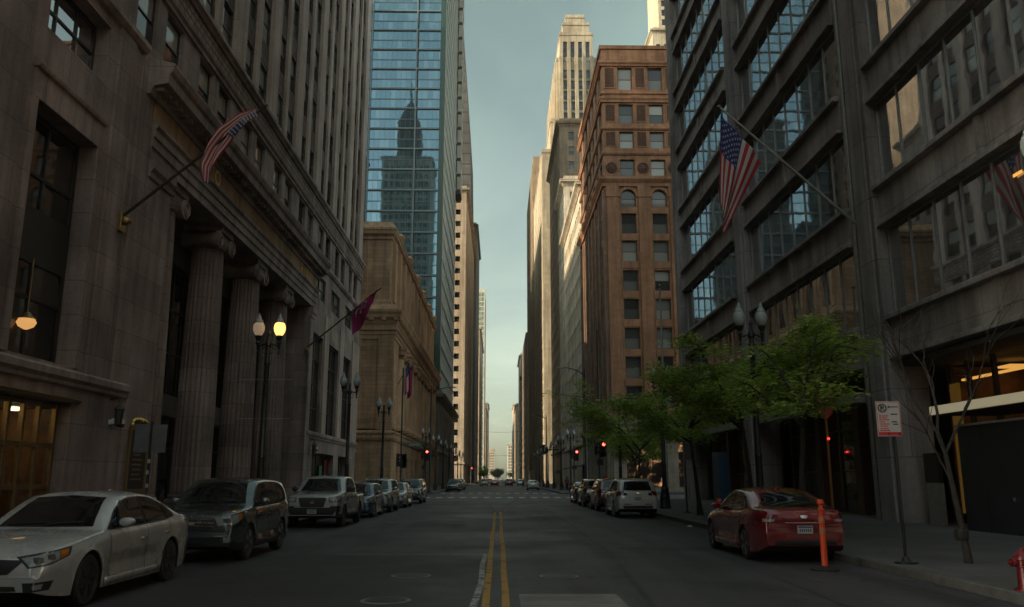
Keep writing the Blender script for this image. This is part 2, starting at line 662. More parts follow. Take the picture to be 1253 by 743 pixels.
def car_paint(name, col, metal=.25, rough=.24):
    m, nt, b = new_mat(name)
    tc = nt.nodes.new('ShaderNodeTexCoord')
    n = noise(nt, tc.outputs['Object'], 2.2, 5, .65)
    sep = nt.nodes.new('ShaderNodeSeparateXYZ')
    lk(nt, tc.outputs['Object'], sep.inputs[0])
    mr = nd(nt, 'ShaderNodeMapRange')
    mr.inputs[1].default_value, mr.inputs[2].default_value = .15, .65
    mr.inputs[3].default_value, mr.inputs[4].default_value = .45, 0
    lk(nt, sep.outputs[2], mr.inputs[0])
    ml = nd(nt, 'ShaderNodeMath', operation='MULTIPLY')
    lk(nt, mr.outputs[0], ml.inputs[0])
    lk(nt, n, ml.inputs[1])
    dust = (.16, .145, .125)
    lk(nt, mixc(nt, ml.outputs[0], col, dust), b.inputs['Base Color'])
    b.inputs['Metallic'].default_value = metal
    rr = ramp(nt, n, [(.3, rough * .8), (.7, rough * 1.3)])
    lk(nt, rr, b.inputs['Roughness'])
    b.inputs['Coat Weight'].default_value = 1.0
    b.inputs['Coat IOR'].default_value = 1.65
    b.inputs['Coat Roughness'].default_value = .02
    return m


# ground materials
def asphalt(name, base=.042, patchy=.5):
    m, nt, b = new_mat(name)
    tc = nt.nodes.new('ShaderNodeTexCoord')
    ob = tc.outputs['Object']
    n1 = noise(nt, ob, .22, 6, .65)
    n2 = noise(nt, stretch(nt, ob, (1.2, .07, 1)), 1.0, 4, .6)
    n3 = noise(nt, ob, 55, 3, .7)
    a = [base * .60, base * .585, base * .72]
    z = [base * 1.68, base * 1.62, base * 1.90]
    c = ramp(nt, n1, [(.36, a), (.64, z)])
    c = mixc(nt, patchy, c, ramp(nt, n2, [(.36, .45), (.64, 1.3)]), 'MULTIPLY')
    c = mixc(nt, .7, c, ramp(nt, n3, [(.3, .6), (.75, 1.5)]), 'MULTIPLY')
    # fine cracks
    vo = nd(nt, 'ShaderNodeTexVoronoi', feature='DISTANCE_TO_EDGE')
    nz = noise(nt, ob, .9, 4, .6)
    mx = nd(nt, 'ShaderNodeVectorMath', operation='MULTIPLY_ADD')
    cb = nt.nodes.new('ShaderNodeCombineXYZ')
    lk(nt, nz, cb.inputs[0])
    lk(nt, nz, cb.inputs[1])
    lk(nt, cb.outputs[0], mx.inputs[0])
    mx.inputs[1].default_value = (2.5, 2.5, 0)
    lk(nt, ob, mx.inputs[2])
    lk(nt, mx.outputs[0], vo.inputs['Vector'])
    vo.inputs['Scale'].default_value = .23
    ck = ramp(nt, vo.outputs['Distance'], [(.0, .22), (.012, 1.0)])
    c = mixc(nt, .9, c, ck, 'MULTIPLY')
    lk(nt, c, b.inputs['Base Color'])
    lk(nt, ramp(nt, n1, [(.3, .45), (.7, .78)]), b.inputs['Roughness'])
    bp = nd(nt, 'ShaderNodeBump')
    bp.inputs['Strength'].default_value = .35
    bp.inputs['Distance'].default_value = .01
    lk(nt, n3, bp.inputs['Height'])
    lk(nt, bp.outputs[0], b.inputs['Normal'])
    return m


def paving(name, base=(.105, .102, .105), size=1.5):
    m, nt, b = new_mat(name)
    tc = nt.nodes.new('ShaderNodeTexCoord')
    ob = tc.outputs['Object']
    br = nd(nt, 'ShaderNodeTexBrick')
    br.offset = 0
    br.inputs['Scale'].default_value = 1
    br.inputs['Brick Width'].default_value = size
    br.inputs['Row Height'].default_value = size
    br.inputs['Mortar Size'].default_value = .012
    br.inputs['Color1'].default_value = c4([v * .85 for v in base])
    br.inputs['Color2'].default_value = c4([v * 1.12 for v in base])
    br.inputs['Mortar'].default_value = c4([v * .45 for v in base])
    lk(nt, ob, br.inputs['Vector'])
    n1 = noise(nt, ob, .5, 6, .65)
    n2 = noise(nt, ob, 22, 3, .6)
    c = mixc(nt, 1, br.outputs['Color'], ramp(nt, n1, [(.3, .6), (.7, 1.1)]), 'MULTIPLY')
    c = mixc(nt, 1, c, ramp(nt, n2, [(.3, .82), (.7, 1.12)]), 'MULTIPLY')
    lk(nt, c, b.inputs['Base Color'])
    b.inputs['Roughness'].default_value = .8
    return m


def worn_paint(name, col, wear=.5, scale=3.0):
    m, nt, b = new_mat(name)
    out = nt.nodes['Material Output']
    tc = nt.nodes.new('ShaderNodeTexCoord')
    ob = tc.outputs['Object']
    n1 = noise(nt, ob, scale, 6, .7)
    n2 = noise(nt, ob, 40, 3, .7)
    ad = nd(nt, 'ShaderNodeMath', operation='MULTIPLY_ADD')
    lk(nt, n2, ad.inputs[0])
    ad.inputs[1].default_value = .5
    lk(nt, n1, ad.inputs[2])
    f = ramp(nt, ad.outputs[0], [(wear + .12, 1.0), (wear + .30, 0.0)])
    tr = nd(nt, 'ShaderNodeBsdfTransparent')
    mx = nd(nt, 'ShaderNodeMixShader')
    lk(nt, f, mx.inputs[0])
    lk(nt, tr.outputs[0], mx.inputs[1])
    lk(nt, b.outputs[0], mx.inputs[2])
    lk(nt, mx.outputs[0], out.inputs[0])
    lk(nt, ramp(nt, n1, [(.3, [v * .7 for v in col]), (.7, col)]), b.inputs['Base Color'])
    b.inputs['Roughness'].default_value = .75
    return m


M['asphalt'] = asphalt('asphalt', .034, .95)
M['asphalt_patch'] = asphalt('asphalt_patch', .014, .3)
M['asphalt_far'] = asphalt('asphalt_cross', .045)
M['paving'] = paving('concrete_paving')
M['kerb'] = plain('kerb_stone', (.085, .08, .08), .8, 0, .3, 3)
M['ground'] = plain('city_ground', (.09, .088, .082), .9, 0, .3, .2)
M['yellow_paint'] = worn_paint('yellow_paint', (.50, .27, .06), .66)
M['yellow_faded'] = worn_paint('yellow_faded', (.34, .17, .045), .56)
M['white_road'] = worn_paint('white_road_paint', (.55, .55, .53), .68)
M['white_worn'] = worn_paint('white_worn_paint', (.45, .45, .44), .60, 5)
M['concrete_patch'] = plain('concrete_patch', (.17, .163, .16), .85, 0, .3, 2)
M['manhole'] = plain('cast_iron_lid', (.025, .025, .025), .5, .6, .4, 30)
M['manhole_ring'] = plain('lid_ring', (.20, .195, .19), .8)
# ------------------------------------------------------------------ ground, roads, pavements
KL, KR = -7.3, 7.0         # kerb lines
XL, XR = -13.0, 14.0       # facade lines


def sheet(name, x0, x1, y0, y1, z, mat, kind='structure'):
    b = MB()
    b.quad((x0, y0, z), (x1, y0, z), (x1, y1, z), (x0, y1, z))
    o = b.build(name, mat)
    o['kind'] = kind
    return o


sheet('ground', -900, 900, -400, 1600, -.012, M['ground'])
sheet('road', KL, KR, -120, 1800, 0, M['asphalt'])
CROSS = [(80, 95), (244, 261), (424, 440), (640, 655), (900, 915)]
for a, b_ in CROSS:
    sheet('cross_street', -300, KL, a, b_, -.004, M['asphalt_far'])
    sheet('cross_street', KR, 300, a, b_, -.004, M['asphalt_far'])
prev = -120
edges = []
for a, b_ in CROSS + [(1500, 1500)]:
    edges.append((prev, a))
    prev = b_
for a, b_ in edges:
    for sx, x0, x1 in ((-1, KL, -60), (1, KR, 60)):
        b = MB()
        b.box(x0 + sx * .16, x1, a + .16, b_ - .16, -.01, .15)
        structure(b.build('pavement', M['paving']))
        k = MB()
        k.box(x0, x0 + sx * .157, a, b_, -.01, .154)
        k.box(x0 + sx * .16, x1, a, a + .157, -.01, .154)
        k.box(x0 + sx * .16, x1, b_ - .157, b_, -.01, .154)
        structure(k.build('kerb', M['kerb'], bevel=.02))

# painted markings, one object per painted line
def marking(name, pts, w, z, mat):
    """a painted stripe along a polyline"""
    b = MB()
    L_, R_ = [], []
    for i, p in enumerate(pts):
        q0, q1 = Vector(pts[max(0, i - 1)]), Vector(pts[min(len(pts) - 1, i + 1)])
        d = (q1 - q0).normalized()
        n = Vector((-d.y, d.x))
        L_.append((p[0] + n.x * w / 2, p[1] + n.y * w / 2, z))
        R_.append((p[0] - n.x * w / 2, p[1] - n.y * w / 2, z))
    for i in range(len(pts) - 1):
        b.quad(L_[i], R_[i], R_[i + 1], L_[i + 1])
    return structure(b.build(name, mat))


sheet('asphalt_patch', -6.9, -.30, -8, 19.2, .004, M['asphalt_patch'])
wob = random.Random(3)
marking('yellow_line', [(-.17 + wob.uniform(-.012, .012), y) for y in range(-20, 44, 3)], .105, .008, M['yellow_paint'])
marking('yellow_line', [(.10 + wob.uniform(-.012, .012), y) for y in range(-20, 44, 3)], .105, .008, M['yellow_paint'])
marking('yellow_line', [(-.17, 43), (-.25, 47), (-.6, 56), (-1.35, 69)], .11, .008, M['yellow_faded'])
marking('yellow_line', [(.10, 43), (.25, 47), (.65, 56), (1.45, 69)], .11, .008, M['yellow_faded'])
marking('yellow_line', [(-.6, 56), (-.2, 60), (.3, 60), (.65, 56)], .11, .0085, M['yellow_faded'])
for y0 in (103, 265):
    for x in (-.17, .10):
        marking('yellow_line', [(x, y0), (x, y0 + 60), (x, y0 + 130)], .11, .008, M['yellow_faded'])
marking('patch_edge_line', [(-.30, 2), (-.33, 11.5), (-.27, 14), (-.31, 17), (-.28, 19.3)], .10, .0095, M['white_worn'])
marking('patch_edge_line', [(-3.6, 19.2), (-1.9, 19.22), (-.30, 19.2)], .07, .010, M['white_worn'])
marking('tar_seam', [(1.9, -5), (2.05, 11.5), (2.5, 19), (2.65, 30), (2.7, 48), (2.4, 70)], .10, .006, M['asphalt_patch'])
marking('tar_seam', [(-4.5, 19.3), (-4.3, 34), (-4.4, 60)], .06, .006, M['asphalt_patch'])
sheet('concrete_patch', .30, 1.72, 9.6, 12.72, .004, M['concrete_patch'])
for x0_, x1_, y0_, y1_ in ((2.9, 5.1, 20.5, 21.2), (-4.9, -3.4, 24, 27.5), (.9, 2.2, 22.5, 23.4), (3.4, 4.6, 46, 51), (-3.2, -1.2, 31, 31.9), (-5.0, -2.5, 52, 57)):
    sheet('asphalt_patch', x0_, x1_, y0_, y1_, .004, M['asphalt_patch'])
marking('tar_seam', [(.4, 21), (1.6, 22.1), (3.1, 21.9), (5.0, 23), (6.9, 22.8)], .05, .007, M['asphalt_patch'])
marking('tar_seam', [(-6.9, 27.9), (-4, 28.4), (-1.2, 27.8), (-.4, 28.2)], .05, .007, M['asphalt_patch'])
marking('tar_seam', [(.3, 33), (2.5, 33.6), (4.2, 33.1), (6.9, 34)], .06, .007, M['asphalt_patch'])
marking('tar_seam', [(4.6, -5), (4.5, 9), (4.9, 19), (4.7, 33), (4.9, 60)], .05, .0065, M['asphalt_patch'])
sheet('asphalt_patch', 1.2, 2.6, 36, 40, .004, M['asphalt_patch'])
for i, x in enumerate([v * 1.06 for v in range(-6, 7)]):
    sheet('crossing_stripe', x - .26, x + .26, 74.6, 77.8, .008, M['white_road'])
    sheet('crossing_stripe', x - .26, x + .26, 96.5, 99.5, .008, M['white_road'])
sheet('stop_line', -6.9, -.4, 100.9, 101.4, .008, M['white_road'])
for a in (239.5, 262.5):
    for x in [v * 1.06 for v in range(-6, 7)]:
        sheet('crossing_stripe', x - .26, x + .26, a, a + 3, .008, M['white_road'])
for x, y, lab in ((-1.51, 15.1, 'round iron manhole cover set in the dark asphalt patch left of the yellow line'),
                  (1.05, 14.95, 'round iron manhole cover beyond the pale concrete patch right of the yellow line'),
                  (-1.55, 12.1, 'nearest round manhole cover at the bottom edge left of the yellow lines'),
                  (1.9, 27.5, 'small distant manhole cover in the right hand lane')):
    b = MB()
    b.lathe((x, y, 0), [(.29, .005), (.29, .014), (.27, .015), (.25, .012), (.23, .015), (.16, .013), (.14, .016), (0.02, .016)], 28)
    o = b.build('manhole_cover', M['manhole'], loc=(x, y, 0))
    tag(o, lab, 'manhole cover', 'manhole covers in the road')
    r_ = MB()
    r_.lathe((x, y, 0), [(.35, .004), (.35, .0105), (.292, .0115), (.292, .004)], 28)
    r_.build('ring', M['manhole_ring'], o)


# ------------------------------------------------------------------ building helpers
def grid(u0, u1, nu, z0, z1, nz, w, h, sill=.9):
    """window items on a regular grid"""
    it = []
    pu, pz = (u1 - u0) / nu, (z1 - z0) / nz
    for j in range(nz):
        for i in range(nu):
            it.append((u0 + pu * (i + .5), z0 + pz * j + sill, w, h))
    return it


def holes_of(items):
    return [(u - w / 2, u + w / 2, z, z + h) for u, z, w, h, *_ in items]


def block(root, x0, x1, y0, y1, z0, z1, mat, S_=(), E_=(), W_=(), depth=.35, name='wall', extra=None):
    """walls of a box-shaped mass with window openings in the given faces"""
    b = MB()
    for fr, a0, a1, items in ((SOUTH(y0), x0, x1, S_), (EAST(x1), y0, y1, E_), (WEST(x0), y0, y1, W_), (NORTH(y1), x0, x1, ())):
        b.fr = fr
        b.wall(a0, a1, z0, z1, holes_of(items), depth)
    b.fr = None
    b.quad((x0, y0, z1), (x1, y0, z1), (x1, y1, z1), (x0, y1, z1))
    # parapet rim
    t = .4
    for bx in ((x0, x1, y0, y0 + t), (x0, x1, y1 - t, y1), (x0, x0 + t, y0 + t, y1 - t), (x1 - t, x1, y0 + t, y1 - t)):
        b.box(bx[0], bx[1], bx[2], bx[3], z1 + .003, z1 + .9)
    return b.build(name, mat, root)


def ring_mould(x0, x1, y0, y1, z, prof):
    """a moulding running round a box: prof (out, dz) points; returns an MB"""
    b = MB()
    n = len(prof)
    cor = []
    for o, dz in prof:
        cor.append([(x0 - o, y0 - o, z + dz), (x1 + o, y0 - o, z + dz), (x1 + o, y1 + o, z + dz), (x0 - o, y1 + o, z + dz)])
    for i in range(n - 1):
        for k in range(4):
            b.quad(cor[i][k], cor[i][(k + 1) % 4], cor[i + 1][(k + 1) % 4], cor[i + 1][k])
    for k in (0, -1):
        b.quad(*cor[k])
    return b


CORNICE = [(0, 0), (.25, 0), (.25, .25), (.45, .35), (.45, .5), (1.0, .75), (1.15, .8), (1.15, 1.1), (1.25, 1.2), (1.25, 1.35), (0, 1.5)]


def scaled(prof, s, sz=None):
    return [(a * s, b * (sz or s)) for a, b in prof]


# ------------------------------------------------------------------ left 1: stone bank with the Ionic portico
bank = thing('stone_bank_building', 'tall grey-brown stone office tower with a fluted column portico on the left', 'building', (-13, 42, 0))
fe = EAST(XL)
PC = [2 + 6.1 * k for k in range(13)]       # 2.0 ... 75.2: centres of the broad piers
PC = [32.4 + 6.1 * k for k in range(-5, 8)]
tall = [(21.84, 25.35, 4.97, 12.1, .6), (57.2, 60.8, 4.8, 11.75, .3), (63.0, 66.9, 4.8, 11.75, .3), (69.0, 72.6, 4.8, 11.75, .3)]
square = [(57.5, 60.9, 14.37, 16.05, .2), (63.1, 66.5, 14.37, 16.05, .2), (69.0, 72.3, 14.37, 16.05, .2)]
top3 = [(21.94, 25.5, 14.38, 16.4)]
shop = [(15.5, 25.55, .15, 3.9), (59.0, 66.6, .15, 3.45), (68.6, 73.0, .15, 3.45)]
portico = [(31.2, 56.0, .15, 13.28)]
attic = []
for p in PC[:-1]:
    for a, c in ((.9, 2.6), (3.4, 5.1)):
        if p + a > 6:
            attic.append((p + a, p + c, 17.45, 19.6, .24))
b = MB(fe)
b.wall(4, 76.4, 0, 19.75, tall + square + top3 + attic + shop + portico, .62)
# portico recess: deep side walls, back wall, ceiling
bb = b
bb.quad((31.2, -.62, .15), (31.2, -3, .15), (31.2, -3, 13.28), (31.2, -.62, 13.28))
bb.quad((56.0, -.62, .15), (56.0, -3, .15), (56.0, -3, 13.28), (56.0, -.62, 13.28))
bb.quad((31.2, -.62, 13.28), (56, -.62, 13.28), (56, -3, 13.28), (31.2, -3, 13.28))
b.fr = NORTH(76.4)
b.wall(-45, XL, 0, 19.75, [], .3)
b.fr = SOUTH(4)
b.wall(-45, XL, 0, 19.75, [], .3)
b.build('wall', M['limestone'], bank, recalc=False)
# recess back wall with tall dark openings
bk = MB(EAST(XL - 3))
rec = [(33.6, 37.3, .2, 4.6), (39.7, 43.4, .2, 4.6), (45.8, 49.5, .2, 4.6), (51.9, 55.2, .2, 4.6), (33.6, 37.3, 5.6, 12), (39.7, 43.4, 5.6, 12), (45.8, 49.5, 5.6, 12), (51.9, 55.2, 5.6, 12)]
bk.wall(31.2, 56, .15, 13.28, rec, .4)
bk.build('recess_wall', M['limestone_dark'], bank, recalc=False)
# windows of the low storeys
items = [((a + c) / 2, z0, c - a, z1 - z0, 3, 2) for a, c, z0, z1 in top3]
windows(bank, fe, items, .5, M['frame_dark'], M['pane_mirror'], ft=.12)
items = [((a + c) / 2, z0, c - a, z1 - z0, 2, 4) for a, c, z0, z1, _ in tall[:1]]
windows(bank, fe, items, .55, M['frame_dark'], M['pane'], ft=.14)
items = [((a + c) / 2, z0, c - a, z1 - z0, 2, 4) for a, c, z0, z1, _ in tall[1:]]
windows(bank, fe, items, .25, M['frame_dark'], M['pane'], ft=.14)
items = [((a + c) / 2, z0, c - a, z1 - z0, 2, 2) for a, c, z0, z1, _ in square]
windows(bank, fe, items, .15, M['frame_dark'], M['pane_blind'], ft=.1)
items = [((a + c) / 2, z0, c - a, z1 - z0, 1, 2) for a, c, z0, z1, _ in attic]
windows(bank, fe, items, .19, M['frame_dark'], M['pane_blind'], ft=.08)
items = [((a + c) / 2, z0, c - a, z1 - z0, 3, 3) for a, c, z0, z1 in rec]
windows(bank, EAST(XL - 3), items, .35, M['frame_dark'], M['pane'], ft=.1)
items = [((a + c) / 2, z0, c - a, z1 - z0, 4, 2) for a, c, z0, z1 in shop[1:]]
windows(bank, fe, items, .5, M['frame_bronze'], M['pane'], ft=.1, name='shop_window')
# dark metal panel across the middle of each tall window
for a, c, z0, z1, _ in tall[:1]:
    p = MB(fe)
    p.box(a + .12, c - .12, -.56, -.5, 7.75, 9.35)
    p.build('spandrel_panel', M['frame_dark'], bank)
# raised surround of the big near window
p = MB(fe)
for bx in ((21.55, 21.84, 4.95, 12.93), (25.35, 25.64, 4.95, 12.93), (21.84, 25.35, 12.1, 12.93)):
    p.box(bx[0], bx[1], -.02, .07, bx[2], bx[3])
p.mould(21.5, 25.7, [(0, 12.935), (.16, 12.935), (.20, 13.05), (0, 13.08)])
p.build('window_surround', M['limestone'], bank, bevel=.015)
# flat pilaster strips of the near bay
for a, c in ((19.3, 21.2), (26.1, 27.3), (27.9, 29.05)):
    p = MB(fe)
    p.box(a, c, -.02, .10, 4.86, 17.0)
    p.build('pilaster', M['limestone'], bank, bevel=.02)
for a, c in ((56.9, 57.15), (61.1, 62.7), (67.15, 68.75), (72.9, 76.3)):
    p = MB(fe)
    p.box(a, c, -.02, .09, 4.86, 13.6)
    p.build('pilaster', M['limestone_light'], bank, bevel=.02)
# belt over the ground storey
for a, c in ((4, 29.08), (56.5, 76.45)):
    p = MB(fe)
    p.mould(a, c, [(-.02, 4.38), (.10, 4.38), (.10, 4.5), (.2, 4.6), (.2, 4.78), (.14, 4.86), (-.02, 4.86)])
    p.build('string_course', M['limestone'], bank)
for a, c in ((4, 28.0), (57.2, 76.45)):
    p = MB(fe)
    p.mould(a, c, [(-.02, 16.75), (.14, 16.8), (.26, 16.95), (.26, 17.1), (.1, 17.2), (-.02, 17.2)])
    p.build('string_course', M['limestone'], bank)
p = MB(fe)
p.mould(15.2, 25.9, [(-.02, 3.9), (.12, 3.9), (.16, 4.0), (-.02, 4.06)])
p.build('shop_lintel', M['brass'], bank)
# ornamental belt under the tower
p = MB(fe)
p.mould(4, 76.45, [(-.05, 19.7), (.12, 19.7), (.12, 19.85), (.22, 19.95), (.22, 20.0), (-.05, 20.0)])
p.mould(4, 76.45, [(-.05, 21.0), (.24, 21.0), (.30, 21.1), (.42, 21.2), (.42, 21.4), (-.05, 21.46)])
p.build('string_course', M['limestone'], bank)
p = MB(fe)
p.box(4, 76.42, -.3, .15, 20.003, 20.997)
p.build('carved_band', M['limestone_carved'], bank)
# portico: antae, columns, entablature
for a, c in ((29.1, 31.2), (56.0, 57.1)):
    p = MB(fe)
    p.box(a, c, -.05, .12, .14, 12.5)
    p.mould(a - .06, c + .06, [(-.05, 12.5), (.18, 12.5), (.2, 12.7), (.3, 12.85), (.3, 13.28), (-.05, 13.28)])
    p.box(a - .05, c + .05, -.04, .2, .14, .9)
    p.build('anta', M['limestone'], bank, bevel=.02)


def ionic(parent, yc, xc):
    s = MB()
    s.lathe((xc, yc, 0), [(1.12, .15), (1.12, .5), (1.08, .52), (1.1, .62), (1.04, .74), (.92, .80), (.95, .9), (.9, .96)], 28)
    base = s.build('column', M['limestone'], parent, smooth=40)
    prof = []
    for k in range(13):
        t = k / 12
        prof.append((.86 - .14 * t ** 1.7, .96 + t * (12.25 - .96)))
    sh = MB()
    n = 120
    vs, fs = [], []
    for r, h in prof:
        for k in range(n):
            t = 2 * math.pi * k / n
            fl = abs(math.sin(t * 12))
            vs.append((xc + (r - .075 * min(1, fl * 1.6)) * math.cos(t), yc + (r - .075 * min(1, fl * 1.6)) * math.sin(t), h))
    for i in range(len(prof) - 1):
        for k in range(n):
            fs.append((i * n + k, i * n + (k + 1) % n, (i + 1) * n + (k + 1) % n, (i + 1) * n + k))
    sh.add(vs, fs)
    sh.build('shaft', M['limestone'], base, recalc=False)
    c = MB()
    c.lathe((xc, yc, 0), [(.72, 12.25), (.80, 12.3), (.82, 12.42), (.90, 12.52), (.9, 12.7)], 24)
    c.box(xc - .88, xc + .88, yc - .95, yc + .95, 13.02, 13.277)
    c.box(xc - .78, xc + .78, yc - .8, yc + .8, 12.70, 13.02)
    for sy in (-1, 1):
        yy = yc + sy * .86
        pr = [(.36, -.86), (.42, -.84), (.42, -.74), (.30, -.45), (.25, 0), (.30, .45), (.42, .74), (.42, .84), (.36, .86)]
        c.lathe((xc, yy, 12.62), pr, 18, axis='x')
        for sx in (-1, 1):   # the spiral on the face
            pts = []
            for k in range(26):
                t = k / 25 * 4.2 * math.pi
                rr = .37 * (1 - k / 29)
                pts.append((xc + sx * .88, yy + sy * rr * math.sin(t), 12.62 + rr * math.cos(t)))
            c.tube(pts, .035, 5)
    c.build('capital', M['limestone'], base, smooth=40)


for y in (32.4, 38.5, 44.6, 50.7):
    ionic(bank, y, XL - .9)
p = MB(fe)
p.mould(29.0, 57.1, [(-.9, 13.285), (.14, 13.285), (.14, 13.66), (.2, 13.66), (.2, 14.05), (.26, 14.05), (.26, 14.36), (.36, 14.46), (.36, 14.56), (-.9, 14.56)])
p.build('architrave', M['limestone'], bank)
p = MB(fe)
p.box(29.05, 57.05, -.5, .16, 14.56, 15.45)
frz = p.build('frieze', M['frieze'], bank)
p = MB(fe)
p.mould(28.3, 57.6, [(-.05, 15.45), (.24, 15.45), (.28, 15.62), (.34, 15.75), (.85, 15.85), (.88, 16.2), (.98, 16.3), (1.05, 16.5), (1.05, 16.62), (-.05, 16.9)])
y = 28.5
while y < 57.3:
    p.box(y, y + .28, .20, .62, 15.64, 15.84)
    y += .56
p.build('cornice', M['limestone'], bank)
for body, yy in (('O', 36.0), ('R', 52.6), ('N', 53.5)):
    lettering(body, .95, M['gold'], bank, (XL + .165, yy, 15.0), (R(90), 0, R(90)), .03, 'inscription')
# tower above: back wall with windows and carved spandrels, broad and narrow piers
tz0, tz1, pit = 21.4, 55.7, 3.85
tw, sp = [], []
for p_ in PC[:-1]:
    for a, c in ((.82, 2.66), (3.44, 5.28)):
        if p_ + a < 5:
            continue
        z = tz0 + .5
        while z + 2.4 < tz1:
            tw.append((p_ + (a + c) / 2, z, c - a - .04, 2.35, 1, 2))
            z += pit
p = MB(EAST(XL - .24))
p.wall(4, 76.2, tz0 - .1, tz1, holes_of(tw), .16)
p.fr = NORTH(76.4)
p.wall(-45, XL, tz0 - 1.66, tz1 + .5, [], .3)
p.fr = SOUTH(4)
p.wall(-45, XL, tz0 - 1.66, tz1 + .5, [], .3)
p.fr = None
p.quad((-45, 4, tz1 + .5), (XL, 4, tz1 + .5), (XL, 76.4, tz1 + .5), (-45, 76.4, tz1 + .5))
p.quad((-45, 4, 0), (-45, 76.4, 0), (-45, 76.4, tz1 + .5), (-45, 4, tz1 + .5))
p.build('tower_wall', M['spandrel_brown'], bank, recalc=False)
windows(bank, EAST(XL - .24), tw, .11, M['frame_dark'], M['pane_blind'], ft=.08)
for k, p_ in enumerate(PC):
    if p_ < 3:
        continue
    q = MB(fe)
    w0, w1 = (p_ - .78, p_ + .78) if k < len(PC) - 1 else (p_ - .5, 76.4)
    q.box(w0, w1, -.3, .0, 21.42, tz1)
    q.build('broad_pier', M['limestone_light'], bank, bevel=.03)
    if k < len(PC) - 1:
        q = MB(fe)
        q.box(p_ + 2.72, p_ + 3.38, -.3, -.06, 21.42, tz1)
        q.build('narrow_pier', M['limestone_light'], bank, bevel=.03)
p = MB(fe)
p.mould(4, 76.5, [(-.7, tz1), (.2, tz1), (.3, tz1 + .4), (.9, tz1 + .7), (.9, tz1 + 1), (-.7, tz1 + 1.2)])
p.build('cornice', M['limestone_light'], bank)

# lit shop front: gilded frame, doors, interior
sf = MB(fe)
for u in (15.5, 16.8, 18.1, 19.9, 22.2, 22.95, 23.7, 24.5, 25.42):
    sf.box(u, u + .13, -.5, -.36, .15, 3.9)
for z in (1.35, 2.55, 3.72):
    sf.box(15.63, 25.42, -.49, -.37, z, z + .14)
sf.box(15.63, 25.42, -.49, -.37, .155, .32)
sf.build('shop_frame', M['brass'], bank, bevel=.01)
g = MB(fe)
g.quad((15.6, -.43, .3), (25.45, -.43, .3), (25.45, -.43, 3.75), (15.6, -.43, 3.75))
g.build('shop_glass', M['clear'], bank)
for u0, u1 in ((20.1, 21.05), (21.15, 22.1)):
    d = MB(fe)
    for bx in ((u0, u0 + .09, .18, 2.5), (u1 - .09, u1, .18, 2.5), (u0, u1, 2.4, 2.5), (u0, u1, .18, .4), (u0, u1, 1.1, 1.2)):
        d.box(bx[0], bx[1], -.40, -.33, bx[2], bx[3])
    dd = d.build('door', M['dark_iron'], bank)
    h = MB(fe)
    h.tube([((u0 + u1) / 2, -.28, .95), ((u0 + u1) / 2, -.28, 1.5)], .018, 8)
    h.build('handle', M['brass'], dd)
it = MB(fe)
it.box(15, 25.7, -5.0, -4.9, .15, 4.2)
it.box(14.9, 15.0, -4.9, -.62, .15, 4.2)
it.box(25.6, 25.7, -4.9, -.62, .15, 4.2)
it.build('shop_interior_wall', M['amber_wall'], bank)
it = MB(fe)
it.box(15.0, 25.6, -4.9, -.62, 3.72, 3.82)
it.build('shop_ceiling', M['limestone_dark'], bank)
for u, d_ in ((16.8, -1.4), (19.2, -1.6), (21.4, -1.3), (23.1, -2.4), (24.7, -1.2), (24.7, -3.6), (22.3, -3.8), (22.9, -1.1), (20.4, -3.0)):
    q = MB()
    q.lathe(MB(fe).P(u, d_, 3.61), [(.11, 0), (.16, .03), (.16, .09), (.05, .10)], 14)
    q.build('ceiling_light', M['lit_warm'], bank)
for u, hh in ((22.7, 1.5), (23.3, 1.9), (23.9, 1.4), (24.6, 2.0), (17.2, 1.6)):   # display shelves inside
    it = MB(fe)
    it.box(u, u + .45, -2.4, -1.9, .16, hh)
    for k in range(4):
        it.box(u + .03, u + .42, -1.88, -1.8, .4 + k * hh / 5, .55 + k * hh / 5)
    it.build('display_shelf', M['wood'], bank)

# plaque with a gilded crest
pl = thing('wall_plaque', 'tall dark bronze plaque with a gilded crest on the stone wall by the portico', 'plaque', (XL + .15, 30.2, 1.3))
q = MB(fe)
q.box(29.5, 30.85, .12, .18, 1.3, 3.35)
q.build('panel', M['dark_iron'], pl, bevel=.01)
q = MB(fe)
for bx in ((29.4, 29.5, 1.2, 3.45), (30.85, 30.95, 1.2, 3.45), (29.5, 30.85, 1.2, 1.3), (29.5, 30.85, 3.35, 3.45)):
    q.box(bx[0], bx[1], .115, .21, bx[2], bx[3])
q.build('frame', M['brass'], pl)
q2 = MB()
for k in range(9):
    a = k / 8 * math.pi
    c_ = MB(fe).P(30.17 + .62 * math.cos(a), .17, 3.52 + .20 * math.sin(a) ** .6)
    q2.lathe(c_, [(.02, -.10), (.075, -.06), (.09, 0), (.07, .05), (.02, .09)], 8)
q2.build('crest', M['gold'], pl, smooth=60)
q = MB(fe)
for k in range(9):
    q.box(29.72 + (k % 3) * .05, 30.6 - (k * 7 % 4) * .06, .18, .186, 1.6 + k * .17, 1.66 + k * .17)
q.build('relief', M['brass'], pl)


def security_camera(y, z, lab):
    o = thing('security_camera', lab, 'camera', (XL, y, z), group='security cameras on the bank wall')
    q = MB(fe)
    q.box(y - .12, y + .12, 0, .1, z - .08, z + .08)
    q.build('bracket', M['white_paint'], o)
    q = MB(fe)
    q.prism([(y - .14, z - .06), (y + .14, z - .06), (y + .14, z + .1), (y - .14, z + .12)], .1, .45)
    q.build('housing', M['white_paint'], o, bevel=.02)
    q = MB()
    q.lathe(MB(fe).P(y, .38, z - .19), [(.02, 0), (.09, .03), (.1, .13)], 12)
    q.build('dome', M['black'], o)


security_camera(28.2, 3.5, 'white security camera on the stone wall left of the bronze plaque')
security_camera(58.6, 3.7, 'small white security camera on the pale stone wall beyond the portico')

